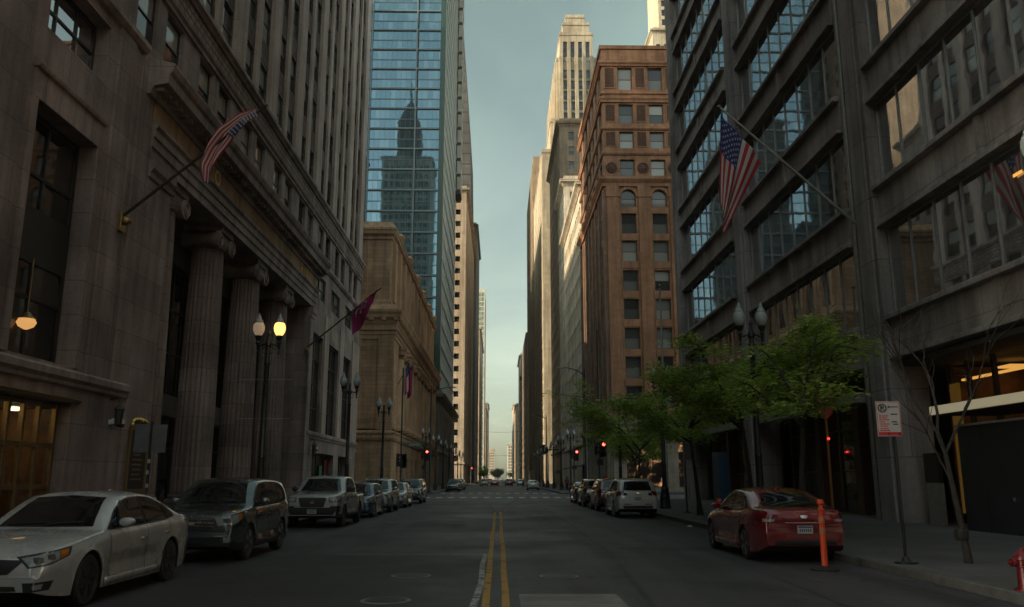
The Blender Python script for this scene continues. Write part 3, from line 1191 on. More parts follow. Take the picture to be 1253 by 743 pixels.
for y, z, h_, lab in ((28.05, 4.35, 1.1, 'dark iron wall lantern bracket under the stone belt right of the lit shop front'), (58.0, 4.35, 1.3, 'dark iron wall lantern under the stone belt beyond the portico')):
    o = thing('wall_lantern', lab, 'lantern', (XL, y, z))
    q = MB()
    q.tube([MB(fe).P(y, .02, z - .1), MB(fe).P(y, .3, z - .05), MB(fe).P(y, .34, z - .25)], .03, 8)
    q.build('bracket', M['black_iron'], o)
    q = MB()
    q.lathe(MB(fe).P(y, .34, z - .25 - h_ * .7), [(.03, 0), (.12, .08), (.15, h_ * .5), (.19, h_ * .53), (.05, h_ * .7)], 8)
    q.build('lamp_body', M['dark_iron'], o)

o = thing('hanging_lantern', 'glowing round lantern hanging in the tall dark window above the shop front', 'lantern', (XL - .28, 23.15, 5.9))
q = MB()
q.lathe((XL - .28, 23.15, 5.85), [(.05, -.1), (.2, -.02), (.26, .1), (.2, .22), (.06, .26)], 14)
q.build('shade', M['lit_lantern'], o, smooth=60)
q = MB()
q.tube([(XL - .28, 23.15, 6.11), (XL - .28, 23.15, 7.8)], .015, 6)
q.lathe((XL - .28, 23.15, 6.05), [(.24, 0), (.14, .1), (.05, .2)], 14)
q.build('rod', M['brass'], o)

# red and green shop banners in the far ground floor window
for y, mt, hh, lab in ((65.6, 'red_paint', 2.7, 'red upright banner in the far ground floor window of the stone bank'), (63.9, 'sign_green', 2.2, 'green upright panel left of the red banner in the bank window')):
    q = MB(fe)
    q.box(y - .5, y + .5, -.44, -.38, .4, .4 + hh)
    o = q.build('banner', M[mt], loc=(XL, y, .4))
    tag(o, lab, 'banner')

# ------------------------------------------------------------------ right 1: grey grid office block
office = thing('grid_office_building', 'grey stone office block with wide bands of tinted windows on the right', 'building', (14, 33, 0))
fw = WEST(XR)
PR = [-17.2, -1.2, 14.8, 30.8, 47.0, 63.4]
SPZ = [5.85 + 4.95 * k for k in range(9)]
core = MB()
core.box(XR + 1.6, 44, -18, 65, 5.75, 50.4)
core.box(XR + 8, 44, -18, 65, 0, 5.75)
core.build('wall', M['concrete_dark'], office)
for yc in PR:
    q = MB(fw)
    q.box(yc - 1.35, yc + .25, -1.4, 0, 0, 50.5)
    q.box(yc - 1.1, yc + .0, .0, .10, 0, 50.5)
    q.box(yc + .25, yc + 1.35, -1.4, -.28, 0, 50.5)
    for z in SPZ:
        q.box(yc - 1.38, yc + .28, -.6, .03, z + 1.2, z + 1.26)
    pr_ = q.build('pier', M['concrete_pier'], office, bevel=.03)
    q = MB()
    q.tube([MB(fw).P(yc + .8, -.18, .15), MB(fw).P(yc + .8, -.18, 50.5)], .07, 8)
    q.build('downpipe', M['pole_grey'], pr_)
wins = []
for a, c in zip(PR[:-1], PR[1:]):
    u0, u1 = a + 1.35, c - 1.35
    for k, z in enumerate(SPZ):
        q = MB(fw)
        q.box(u0, u1, -1.3, -.22, z + .16, z + 1.42)
        q.box(u0, u1, -1.3, -.04, z, z + .16)
        q.mould(u0, u1, [(-1.3, z + 1.42), (.04, z + 1.42), (.04, z + 1.60), (-.1, z + 1.66), (-1.3, z + 1.70)])
        for t in (.5,):
            uu = u0 + (u1 - u0) * t
            q.box(uu - .12, uu + .12, -.25, -.1, z + .16, z + 1.42)
        q.build('spandrel', M['concrete'], office, bevel=.02)
        wins.append(((u0 + u1) / 2, z + 1.70, u1 - u0 - .01, 4.95 - 1.70, 8, 1))
windows(office, fw, wins, .42, M['mullion'], M['pane_mirror'], ft=.07)
# end wall toward the cross street
q = MB(SOUTH(0))
q.fr = None
q.box(XR + .3, 44, 64.76, 65.2, 0, 50.5)
q.build('end_wall', M['concrete'], office)
q = MB()
q.box(XR + .02, 44, -18, 65.2, 50.52, 51.5)
q.build('roof', M['concrete'], office)
# ground floor: glazing set back behind the piers
gf = []
for a, c in ((32.2, 45.6), (48.4, 62.0)):
    n = 6
    for i in range(n):
        w = (c - a) / n
        gf.append((a + w * (i + .5), .15, w - .02, 5.5, 1, 3))
windows(office, WEST(XR + 1.9), gf, 0, M['frame_bronze'], M['pane_shop'], ft=.09, name='shop_window')
for u in (36.2, 40.6, 52.2, 56.8):
    q = MB(fw)
    q.box(u - .3, u + .3, -2.1, -1.5, .15, 5.75)
    q.build('ground_floor_column', M['wood'], office)
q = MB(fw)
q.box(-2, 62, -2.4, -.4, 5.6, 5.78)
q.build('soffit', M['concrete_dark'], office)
for a, c in ((32.2, 45.6), (48.4, 62.0)):
    q = MB(fw)
    q.box(a, c, -.5, .1, 4.55, 4.95)
    q.build('canopy', M['concrete'], office)
# lobby bay, lit amber
q = MB(fw)
for u in (15.8, 18.6, 21.4, 24.2, 26.4, 27.9, 29.0):
    q.box(u, u + .12, -2.1, -1.95, .15, 5.6)
q.box(15.8, 29.1, -2.09, -1.96, 3.2, 3.32)
q.build('lobby_frame', M['dark_iron'], office)
q = MB(fw)
q.quad((15.8, -2.03, .2), (29.1, -2.03, .2), (29.1, -2.03, 5.6), (15.8, -2.03, 5.6))
q.build('lobby_glass', M['clear'], office)
q = MB(fw)
q.box(15, 30.5, -7.0, -6.9, .15, 5.6)
q.box(29.6, 29.75, -6.9, -2.2, .15, 5.6)
q.build('lobby_wall', M['amber_wall'], office)
q = MB(fw)
q.box(15.9, 29.2, -2.6, -2.45, 5.05, 5.12)
q.build('ceiling_light', M['lit_amber'], office)
q = MB(fw)
for u in (17, 20, 23, 26, 28.3):
    q.box(u, u + .9, -4.6, -3.7, 5.5, 5.55)
q.build('ceiling_light', M['lit_amber'], office)
q = MB(fw)
q.box(28.35, 28.95, -1.9, -1.85, .5, 4.9)
q.build('lit_panel', lamp_mat('lit_gold_panel', (.45, .23, .04), .05), office)
q = MB(fw)
q.box(27.9, 28.8, -.75, -.62, .15, 1.5)
q.build('notice_panel', M['pole_grey'], office)
q = MB(fw)
q.box(27.9, 28.8, -.75, -.6, 1.52, 2.5)
q.build('notice_panel', M['frame_dark'], office)

# hoarding with its door and lit canopy strip
ho = thing('dark_hoarding', 'dark panelled hoarding with a flush door under the lit canopy strip', 'hoarding', (XR, 18, .15))
q = MB(fw)
q.box(8, 25.4, -1.8, 0, .15, 3.2)
for u in (10, 12.4, 14.8, 17.2, 19.6, 24.2):
    q.box(u - .02, u + .02, 0, .012, .15, 3.2)
q.build('panel', M['hoarding'], ho)
q = MB(fw)
q.box(7.95, 25.5, -1.82, .06, 3.2, 3.26)
q.build('cap', M['pole_grey'], ho)
q = MB(fw)
q.box(21.3, 23.0, .0, .035, .17, 2.5)
dr = q.build('door', M['hoarding'], ho, bevel=.01)
q = MB(fw)
q.box(22.72, 22.84, .03, .09, 1.05, 1.15)
q.build('handle', M['chrome'], dr)
ca = thing('lit_canopy', 'long pale glowing canopy fascia above the dark hoarding', 'canopy', (XR, 18, 3.6))
q = MB(fw)
q.box(8, 26.3, -1.9, .3, 3.60, 3.9)
q.build('roof_slab', M['concrete_dark'], ca)
q = MB(fw)
q.box(8.05, 26.25, .3, .34, 3.62, 3.88)
q.box(26.3, 26.34, -.6, .3, 3.62, 3.88)
q.build('fascia', M['lit_canopy'], ca)

# ceiling lights glimpsed behind the upper windows
for i, (y, z) in enumerate(((18.6, 14.6), (21.6, 9.9))):
    q = MB(fw)
    q.box(y - .7, y + .7, -.40, -.38, z, z + .22) if i == 0 else q.box(y - .2, y + .2, -.40, -.38, z, z + .09)
    q.build('lit_ceiling_panel', M['lit_amber'], office)
# blue entrance panel and red hanging sign
q = MB(fw)
q.box(53.0, 54.6, -.5, .15, .15, 3.3)
o = q.build('entrance_panel', M['blue_panel'], loc=(XR, 53.8, .15), bevel=.03)
tag(o, 'tall flat blue panel standing at the office wall behind the green trees', 'panel')
sg = thing('hanging_sign', 'red shield-shaped sign on an orange striped post beside the pavement trees', 'sign', (12.6, 32.0, .15))
q = MB()
q.tube([(12.6, 32, .15), (12.6, 32, 4.4)], .05, 10)
q.build('post', plain('rust_orange', (.32, .12, .03), .6), sg)
q = MB(SOUTH(32.0))
q.prism([(12.35, 5.0), (12.85, 5.0), (12.95, 4.6), (12.85, 4.1), (12.6, 3.85), (12.35, 4.1), (12.25, 4.6)], -.06, .06)
q.build('panel', M['sign_red'], sg, bevel=.01)
q = MB()
q.lathe((12.6, 31.9, 3.15), [(.03, -.05), (.06, 0), (.03, .05)], 10)
q.build('light', lamp_mat('dim_red_lamp', (1, .05, .04), .8), sg)
# ------------------------------------------------------------------ left 2: brown sandstone bank with columns
L2Y0, L2Y1 = 109.0, 177.0
X2 = -12.6
sand = thing('columned_sandstone_bank', 'low brown sandstone bank with street columns and a heavy cornice beyond the cross street', 'building', (X2, 140, 0))
ground_w = [(y, .5, 2.2, 4.2, 2, 2) for y in range(115, 174, 6)]
south_w = [(-18.5, 1.2, 2.6, 3.2, 2, 2), (-26, 1.2, 2.6, 3.2, 2, 2)]
block(sand, -46, X2, L2Y0, L2Y1, 0, 7.2, M['sand_brown'], S_=south_w, E_=ground_w, depth=.5, name='base_wall')
windows(sand, EAST(X2), ground_w, .45, M['frame_dark'], M['pane'], ft=.12)
windows(sand, SOUTH(L2Y0), south_w, .45, M['frame_dark'], M['pane'], ft=.12)
ring_mould(-46, X2, L2Y0, L2Y1, 6.6, [(0, 0), (.2, 0), (.35, .3), (.35, .7), (.5, .9), (.5, 1.1), (0, 1.3)]).build('string_course', M['sand_brown_plain'], sand)
# main storey: corner blocks and a recessed colonnade
b = MB(EAST(X2))
b.wall(L2Y0, L2Y1, 7.9, 20.2, [(113.6, 166.4, 8.2, 19.6)], 1.5)
b.fr = SOUTH(L2Y0)
b.wall(-46, X2, 7.9, 20.2, [], .3)
b.fr = NORTH(L2Y1)
b.wall(-46, X2, 7.9, 20.2, [], .3)
b.fr = None
b.quad((-46, L2Y0, 20.2), (X2, L2Y0, 20.2), (X2, L2Y1, 20.2), (-46, L2Y1, 20.2))
b.build('wall', M['sand_brown'], sand, recalc=False)
mw = [(119.45 + 5.9 * k, 8.6, 3.5, 9.6, 2, 4) for k in range(8)]
b = MB(EAST(X2 - 1.5))
b.wall(113.6, 166.4, 8.2, 19.6, holes_of(mw), .4)
b.build('recess_wall', M['sand_brown_plain'], sand, recalc=False)
windows(sand, EAST(X2 - 1.5), mw, .35, M['frame_dark'], M['pane'], ft=.14)
for y in [116.5 + 5.9 * k for k in range(9)]:
    c = MB()
    xc = X2 - .45
    c.lathe((xc, y, 0), [(1.15, 8.2), (1.25, 8.6), (1.1, 8.8), (1.02, 9.1), (1.0, 12), (.86, 18.1)], 20)
    o = c.build('column', M['sand_brown_plain'], sand, smooth=50)
    c = MB()
    c.lathe((xc, y, 0), [(.86, 18.1), (1.0, 18.2), (1.0, 18.5), (1.2, 19.1), (1.3, 19.3)], 16)
    c.box(xc - 1.25, xc + 1.25, y - 1.25, y + 1.25, 19.25, 19.59)
    for s_ in (-1, 1):
        c.lathe((xc, y + s_ * .95, 18.75), [(.42, -1.0), (.36, 0), (.42, 1.0)], 12, axis='x')
    c.build('capital', M['sand_brown_plain'], o, smooth=50)
for x in (-13.6, -17.4, -23, -29):
    q = MB(SOUTH(L2Y0))
    q.box(x - .9, x + .9, -.02, .14, 7.95, 20.15)
    q.build('pilaster', M['sand_brown'], sand)
ring_mould(-46, X2, L2Y0, L2Y1, 19.7, [(0, 0), (.12, 0), (.12, .6), (.2, .6), (.2, 1.0), (.4, 1.2), (0, 1.25)]).build('architrave', M['sand_brown_plain'], sand)
ring_mould(-46, X2, L2Y0, L2Y1, 21.8, [(0, -.95), (.2, -.9), (.2, -.3), (.35, 0), (.35, .35), (.75, .7), (.8, 1.1), (.95, 1.4), (.95, 1.7), (0, 2.6)]).build('cornice', M['sand_brown_plain'], sand)
q = MB()
for k in range(46):
    y = L2Y0 - .3 + k * 1.5
    q.box(X2 + .2, X2 + .72, y, y + .55, 22.12, 22.46)
for k in range(14):
    x = X2 + .5 - k * 1.5
    q.box(x - .55, x, L2Y0 - .72, L2Y0 - .2, 22.12, 22.46)
q.build('modillion_course', M['sand_brown_plain'], sand)
# attic storey set back
ax1, ay0 = X2 - .75, L2Y0 + .4
aw = [(114.2 + 5.6 * k, 25.6, 2.6, 7.2, 2, 3) for k in range(11)]
block(sand, -46, ax1, ay0, L2Y1, 23, 35.0, M['sand_brown'], E_=aw, depth=.35, name='attic_wall')
windows(sand, EAST(ax1), aw, .28, M['frame_dark'], M['pane_blind'], ft=.12)
for k in range(12):
    y = 111.4 + 5.6 * k
    q = MB()
    q.box(ax1 - .1, ax1 + .45, y - .75, y + .75, 25.0, 33.4)
    q.build('attic_pilaster', M['sand_brown_plain'], sand, bevel=.03)
    q = MB()
    q.lathe((ax1 + .1, y, 34.8), [(.5, 0), (.5, .5), (.7, .9), (.8, 1.3), (.45, 1.6), (.2, 1.8)], 10)
    q.build('urn', M['sand_brown_plain'], sand, smooth=50) if k % 2 else None
ring_mould(-46, ax1, ay0, L2Y1, 24.4, [(0, 0), (.2, 0), (.2, .5), (.1, .6), (0, .6)]).build('string_course', M['sand_brown_plain'], sand)
ring_mould(-46, ax1, ay0, L2Y1, 33.4, [(0, 0), (.15, 0), (.15, .4), (.5, .7), (.55, 1.1), (.65, 1.2), (.65, 1.5), (0, 2.4)]).build('cornice', M['sand_brown_plain'], sand)
q = MB(SOUTH(ay0))
for x in (-16.2, -19.8):
    q.box(x - .05, x + .05, 0, .05, 25, 33.4)
q.build('corner_strip', M['sand_brown_plain'], sand)
q = MB(SOUTH(L2Y0))
q.box(-22.6, -20.6, -.1, .12, .15, 3.4)
dd = q.build('door', M['dark_iron'], sand)
sand.scale = (1, 1, .92)
sand.location.y -= 10
o = thing('wall_lantern', 'globe lantern on the brown sandstone side wall across the side street', 'lantern', (-17.0, 98.9, 4.6))
q = MB()
q.tube([(-17, 99, 4.3), (-17, 98.6, 4.3), (-17, 98.6, 4.5)], .05, 8)
q.build('bracket', M['black_iron'], o)
q = MB()
q.lathe((-17, 98.6, 4.5), [(.1, 0), (.3, .2), (.34, .4), (.25, .65), (.08, .75)], 14)
q.build('globe', M['globe_milk'], o, smooth=60)

# ------------------------------------------------------------------ left 3: blue glass tower on a grey stone base
glass = thing('blue_glass_tower', 'tall blue glass office tower with a reflecting south face above the sandstone bank', 'tower', (-30, 210, 0))
GX, GY0, GY1 = -12.7, 178.0, 240.5
bw = [(181.5 + 5.3 * k, .8, 3.4, 5.2, 2, 2) for k in range(11)] + [(181.5 + 5.3 * k, 8.6, 2.6, 7.4, 2, 3) for k in range(11)]
block(glass, -46, GX, GY0, GY1, 0, 20, M['grey_base'], E_=bw, depth=.6, name='base_wall')
windows(glass, EAST(GX), bw, .55, M['frame_dark'], M['pane'], ft=.12)
ring_mould(-46, GX, GY0, GY1, 7.0, [(0, 0), (.3, .1), (.3, .5), (0, .7)]).build('string_course', M['grey_base'], glass)
ring_mould(-46, GX, GY0, GY1, 17.8, scaled(CORNICE, 1.0, 1.2)).build('cornice', M['grey_base'], glass)
g0, g1 = 20.6, 186
core = MB()
core.box(-46, GX - .55, GY0 + .55, GY1 - .55, 20.1, g1)
core.build('wall', M['slate'], glass)
# south curtain wall: floor bands of glass and teal spandrels
fl = 4.95
nfl = int((g1 - g0) / fl)
panes = []
for k in range(nfl):
    z = g0 + k * fl
    panes.append((-16.1, z + .45, 5.8, fl - .5, 5, 2))
    panes.append((-24.6, z + .45, 10.4, fl - .5, 9, 2))
    panes.append((-38.0, z + .45, 15.6, fl - .5, 12, 2))
windows(glass, SOUTH(GY0 + .35), panes, 0, M['frame_teal'], M['pane_tower'], ft=.05, limit=60)
q = MB(SOUTH(GY0))
for k in range(nfl + 1):
    z = g0 + k * fl
    q.box(-46, GX - 1.2, -.5, .04, z + .02, z + .34)
    q.box(-46, GX - 1.2, -.34, -.28, z + fl * .5 - .05, z + fl * .5 + .05)
for x in (-19.4, -29.9):
    q.box(x - .16, x + .16, -.5, .06, g0, g1)
q.build('floor_bands', M['frame_teal'], glass)
q = MB()
q.box(GX - 1.2, GX, GY0, GY0 + 1.2, g0 - .1, g1)
q.build('corner_strip', M['frame_green'], glass)
# street side: fine pale grid
panes = []
for k in range(nfl * 1):
    z = g0 + k * fl
    for i in range(9):
        panes.append((GY0 + 4.0 + 6.0 * i, z + .35, 5.9, fl - .45, 4, 2))
windows(glass, EAST(GX - .3), panes, 0, M['frame_white'], M['pane_tower_side'], ft=.16, limit=100)
q = MB(EAST(GX))
for k in range(nfl + 1):
    q.box(GY0 + 1.2, 233.4, -.5, -.1, g0 + k * fl - .1, g0 + k * fl + .3)
q.build('floor_bands', M['frame_white'], glass)
q = MB()
q.box(GX - 2, GX + 1.15, 233.6, GY1 - .2, 84, g1)
q.build('oriel', M['slate'], glass)
ow = [(237, 86 + fl * k, 5.8, 3.6, 2, 1) for k in range(19)]
windows(glass, EAST(GX + 1.22), ow, 0, M['frame_white'], M['pane_tower_side'], ft=.1, limit=100, name='oriel_window')
q = MB(EAST(GX + 1.2))
for k in range(20):
    q.box(233.6, 240.3, -.1, .10, 84.4 + fl * k, 85.7 + fl * k)
q.fr = SOUTH(233.6)
for k in range(19):
    q.box(GX + .05, GX + 1.22, .0, .12, 85.4 + fl * k, 89.3 + fl * k)
q.build('oriel_band', M['cream'], glass)
q = MB()
q.box(-46, GX, GY0, GY1, g1, g1 + 1.2)
q.build('roof', M['slate'], glass)


# ------------------------------------------------------------------ farther left
def simple_tower(name, label, x0, x1, y0, y1, z1, wall, fm, pm, side, nu_s, nu_e, pitch, w, h, depth=.35, base=0, cornice=True, z0=6, cat='tower', s_range=None, limit=100, piers=None):
    t = thing(name, label, cat, ((x0 + x1) / 2, (y0 + y1) / 2, 0))
    nz = max(1, int((z1 - z0 - 2) / pitch))
    zt = z0 + nz * pitch
    sa, sb = s_range or (x0, x1)
    S_ = grid(sa + .6, sb - .6, nu_s, z0, zt, nz, w, h) if nu_s else []
    F_ = grid(y0 + .8, y1 - .8, nu_e, z0, zt, nz, w, h) if nu_e else []
    if side == 'E':
        block(t, x0, x1, y0, y1, 0, z1, wall, S_=S_, E_=F_, depth=depth)
        ff = EAST(x1)
    else:
        block(t, x0, x1, y0, y1, 0, z1, wall, S_=S_, W_=F_, depth=depth)
        ff = WEST(x0)
    allw = []
    windows(t, SOUTH(y0), S_, depth * .85, fm, pm, 1, 2, .08, limit=limit // 2 if F_ else limit) if S_ else None
    windows(t, ff, F_, depth * .85, fm, pm, 1, 2, .08, limit=limit) if F_ else None
    if cornice:
        ring_mould(x0, x1, y0, y1, z1 - 1.5, scaled(CORNICE, .8, 1)).build('cornice', wall, t)
    if base:
        ring_mould(x0, x1, y0, y1, base, [(0, 0), (.35, .1), (.35, .6), (0, .8)]).build('string_course', wall, t)
    if piers:
        for i in range(nu_e + 1):
            u = y0 + .8 + (y1 - y0 - 1.6) * i / nu_e
            q = MB(ff)
            q.box(u - piers / 2, u + piers / 2, -.02, .45, z0 - 1, z1 - 2.2)
            q.build('pier', wall, t)
    return t


simple_tower('beige_stone_tower', 'beige stone tower with rows of small dark square windows beyond the glass tower', -32, -10.9, 262, 346, 96, M['beige'], M['frame_dark'], M['pane'], 'E', 5, 14, 4.0, 1.6, 1.8, s_range=(-30, -11.2), base=6)
tp = thing('tapering_dark_tower', 'dark grey tower with a sweeping tapered edge behind the beige stone tower', 'tower', (-25, 372, 0))
q = MB(SOUTH(352))
# seen end-on, the edge sweeps in as it rises
q.prism([(-46, 0), (-11.2, 0), (-11.6, 60), (-12.6, 120), (-13.2, 150), (-15.6, 185), (-18.6, 225), (-46, 225)], -40, 0)
q.build('wall', M['slate'], tp)
for z in range(20, 222, 5):
    xe = -11.2 - (z / 60) * .4 if z < 60 else (-11.6 - (z - 60) / 90 * 1.6 if z < 150 else -13.2 - (z - 150) / 75 * 5.4)
    q = MB(SOUTH(352))
    q.box(-45, xe - .1, .0, .12, z - .25, z + .25)
    q.build('floor_band', M['frame_dark'], tp)
simple_tower('slim_grey_tower', 'slim grey-brown tower edge between the beige stone tower and the far glass tower', -30, -11.6, 404, 470, 128, M['tan_dark'], M['frame_grey'], M['pane_far'], 'E', 4, 10, 4.2, 2.4, 2.6)
simple_tower('white_grid_tower', 'pale gridded tower in front of the far grey glass tower', -34, -11.8, 500, 600, 92, M['beige'], M['frame_white'], M['pane_far'], 'E', 7, 18, 3.8, 2.2, 2.2)
simple_tower('far_glass_tower', 'far flat-topped grey-green glass tower on the left of the street', -31, -11.6, 660, 720, 152, M['cream'], M['frame_grey'], M['pane_tower_side'], 'E', 8, 12, 4.0, 2.0, 3.2, depth=.15, cornice=False)
simple_tower('far_tan_block', 'small hazy tan block at the far left end of the street', -36, -11.8, 770, 890, 66, M['tan'], M['frame_grey'], M['pane_far'], 'E', 8, 14, 4.0, 2.0, 2.2, limit=60)
simple_tower('far_grey_block', 'small rounded grey block standing at the far end of the street left of the gap', -26, -6.5, 1300, 1340, 46, M['beige'], M['frame_grey'], M['pane_far'], 'E', 7, 8, 4.0, 1.8, 2.0, limit=60)

# ------------------------------------------------------------------ right 2: red-brown terracotta building
red = thing('red_terracotta_building', 'red-brown terracotta office building with an arched window and carved panels beyond the grid office', 'building', (25, 120, 0))
RX0, RX1, RY0, RY1 = 14.0, 40.0, 105.3, 136.0
rows = [(53.95, 3.3), (49.0, 2.8), (45.4, 2.4), (41.5, 2.3)]
low = [(37.1, 2.4), (33.4, 2.8), (29.6, 2.8), (25.65, 2.75), (21.85, 2.7), (18.0, 2.75), (14.2, 2.75), (10.4, 2.75)]
sx = [17.2, 21.35, 25.5, 29.65, 33.8, 37.4]
S_ = [(x, z, 2.0, h) for x in sx for z, h in rows + low]
sy = [107.9 + 4.35 * k for k in range(7)]
W_ = [(y, z, 2.4, h) for y in sy for z, h in rows + low]
gS = [(18.3, .6, 4.6, 6.0, 3, 2), (24.8, .6, 4.6, 6.0, 3, 2), (31.5, .6, 4.6, 6.0, 3, 2)]
gW = [(108.8 + 5.0 * k, .6, 3.8, 6.0, 3, 2) for k in range(6)]
b = MB()
b.fr = SOUTH(RY0)
b.wall(RX0, RX1, 8.4, 60.4, holes_of(S_), .45)
b.fr = NORTH(RY1)
b.wall(RX0, RX1, 0, 60.4, [], .3)
b.fr = EAST(RX1)
b.wall(RY0, RY1, 0, 60.4, [], .3)
b.fr = None
b.quad((RX0, RY0, 60.4), (RX1, RY0, 60.4), (RX1, RY1, 60.4), (RX0, RY1, 60.4))
b.build('wall', M['terracotta'], red, recalc=False)
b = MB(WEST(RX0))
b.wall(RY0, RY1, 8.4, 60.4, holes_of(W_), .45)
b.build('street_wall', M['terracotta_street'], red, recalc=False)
b = MB(SOUTH(RY0))
b.wall(RX0, RX1, 0, 8.4, holes_of(gS), .5)
b.fr = WEST(RX0)
b.wall(RY0, RY1, 0, 8.4, holes_of(gW), .5)
b.build('base_wall', M['cream_base'], red, recalc=False)
windows(red, SOUTH(RY0), [w for w in S_ if w[0] < 24], .38, M['frame_red'], M['pane_blind'], 1, 2, .12)
windows(red, SOUTH(RY0), [w for w in S_ if w[0] > 24], .38, M['frame_red'], M['pane_blind'], 1, 2, .12)
windows(red, WEST(RX0), W_, .38, M['frame_red'], M['pane_blind'], 1, 2, .12)
windows(red, SOUTH(RY0), gS, .45, M['frame_bronze'], M['lit_shop'], ft=.1, limit=130, name='shop_window')
windows(red, WEST(RX0), gW, .45, M['frame_bronze'], M['pane'], ft=.1, limit=130, name='shop_window')
# arch heads
for x in sx:
    q = MB(SOUTH(RY0))
    pts = [(x - 1.0, 39.55)] + [(x - 1.0 * math.cos(a), 38.5 + 1.0 * math.sin(a)) for a in [math.pi * k / 12 for k in range(13)]] + [(x + 1.0, 39.55)]
    left = [(x - 1.03, 39.53)] + [(x - 1.0 * math.cos(a), 38.5 + 1.0 * math.sin(a)) for a in [math.pi / 2 * k / 8 for k in range(9)]] + [(x, 39.53)]
    q.prism(left, -.44, -.02)
    q.prism([(2 * x - a, z) for a, z in left], -.44, -.02)
    for k in range(14):
        a0, a1 = math.pi * k / 14, math.pi * (k + 1) / 14
        q.prism([(x - 1.05 * math.cos(a0), 38.5 + 1.05 * math.sin(a0)), (x - 1.05 * math.cos(a1), 38.5 + 1.05 * math.sin(a1)), (x - 1.4 * math.cos(a1), 38.5 + 1.4 * math.sin(a1)), (x - 1.4 * math.cos(a0), 38.5 + 1.4 * math.sin(a0))], 0, .14)
    q.build('arch_head', M['terracotta_trim'], red)
# carved panels between the upper windows
for x in [15.05] + [v + 2.08 for v in sx[:4]]:
    for z, h in rows[:3]:
        q = MB(SOUTH(RY0))
        q.box(x - .62, x + .62, .0, .05, z + .3, z + h - .1)
        q.build('carved_panel', M['terracotta_carved'], red)
        q = MB(SOUTH(RY0))
        for bx in ((x - .74, x - .62, z + .18, z + h + .02), (x + .62, x + .74, z + .18, z + h + .02), (x - .62, x + .62, z + .18, z + .3), (x - .62, x + .62, z + h - .1, z + h + .02)):
            q.box(bx[0], bx[1], 0, .1, bx[2], bx[3])
        q.build('panel_frame', M['terracotta_trim'], red)
    q = MB(SOUTH(RY0))
    c_ = q.P(x, .05, 42.6)
    q2 = MB()
    q2.lathe(c_, [(.0, .0), (.75, .0), (.75, -.12), (.55, -.18), (.5, -.1), (.3, -.2), (.05, -.25)], 20, axis='y')
    q2.build('rosette', M['terracotta_carved'], red)
# pilasters of the long shaft
for x in [15.05] + [v + 2.08 for v in sx]:
    q = MB(SOUTH(RY0))
    q.box(x - .78, x + .78, -.02, .22, 8.5, 38.4)
    q.box(x - .86, x + .86, -.02, .30, 38.4, 39.9)
    q.build('pilaster', M['terracotta_trim'], red, bevel=.03)
for x in sx:
    for z, h in low[1:]:
        q = MB(SOUTH(RY0))
        q.box(x - 1.12, x + 1.12, -.05, .08, z - .95, z - .05)
        q.build('spandrel', M['terracotta_trim'], red, bevel=.02)
for y in [105.75] + [v + 2.17 for v in sy]:
    q = MB(WEST(RX0))
    q.box(y - .55, y + .55, -.02, .25, 8.5, 39.5)
    q.build('pilaster', M['terracotta_street'], red)
for z, prof in ((39.9, [(0, 0), (.3, 0), (.35, .4), (.6, .7), (.75, .9), (.75, 1.2), (0, 1.4)]),
                (44.4, [(0, 0), (.15, 0), (.3, .25), (.3, .45), (0, .55)]), (48.0, [(0, 0), (.15, 0), (.3, .2), (.3, .4), (0, .5)]),
                (52.0, [(0, 0), (.25, 0), (.3, .3), (.45, .5), (.45, .75), (0, .9)]), (53.3, [(0, 0), (.2, 0), (.2, .3), (0, .4)]),
                (57.4, [(0, 0), (.25, 0), (.3, .2), (.5, .4), (.5, .6), (0, .7)]), (60.0, [(0, 0), (.2, 0), (.25, .5), (0, .6)])):
    ring_mould(RX0, RX1, RY0, RY1, z, prof).build('string_course', M['terracotta_trim'], red)
ring_mould(RX0, RX1, RY0, RY1, 7.6, [(0, 0), (.35, .1), (.4, .5), (.75, .8), (.75, 1.1), (0, 1.3)]).build('string_course', M['cream_base'], red)
for y in [106.3 + 5.0 * k for k in range(7)]:
    q = MB(WEST(RX0))
    q.box(y - .5, y + .5, -.02, .3, .1, 7.6)
    q.build('base_pilaster', M['cream_base'], red)
for x in (14.9, 21.5, 28.2):
    q = MB(SOUTH(RY0))
    q.box(x - .55, x + .55, -.02, .3, .1, 7.6)
    q.build('base_pilaster', M['cream_base'], red)
for x, y, h in ((18.5, 112, 3.2), (21.6, 110, 2.1), (25.0, 113, 3.5)):
    q = MB()
    q.tube([(x, y, 60.3), (x, y, 60.4 + h)], .09, 6)
    q.box(x - .35, x + .35, y - .35, y + .35, 60.4 + h * .3, 60.4 + h * .62)
    q.build('roof_aerial', M['frame_grey'], red)
# ------------------------------------------------------------------ farther right
simple_tower('cream_terracotta_block', 'cream terracotta block with a sunlit roof edge beyond the red-brown building', 14.0, 36, 136.2, 173, 52.0, M['cream'], M['frame_grey'], M['pane_far'], 'W', 6, 13, 3.9, 1.9, 2.2, base=7, cat='building')
simple_tower('light_stone_annex', 'narrow light stone block squeezed between the cream block and the tall brown tower', 14.6, 34, 178, 197, 68, M['cream'], M['frame_grey'], M['pane_far'], 'W', 6, 7, 4.0, 1.6, 2.2, base=8, cat='building')
simple_tower('brown_setback_tower', 'tall flat brown brick block standing below the pale crowned tower', 15.4, 36, 200, 242, 92, M['tan'], M['frame_grey'], M['pane_far'], 'W', 4, 14, 4.0, 1.5, 2.2, base=8, limit=80)
crown = thing('crowned_limestone_tower', 'pale stepped limestone skyscraper with a flat crown rising behind the brown block', 'tower', (28, 290, 0))
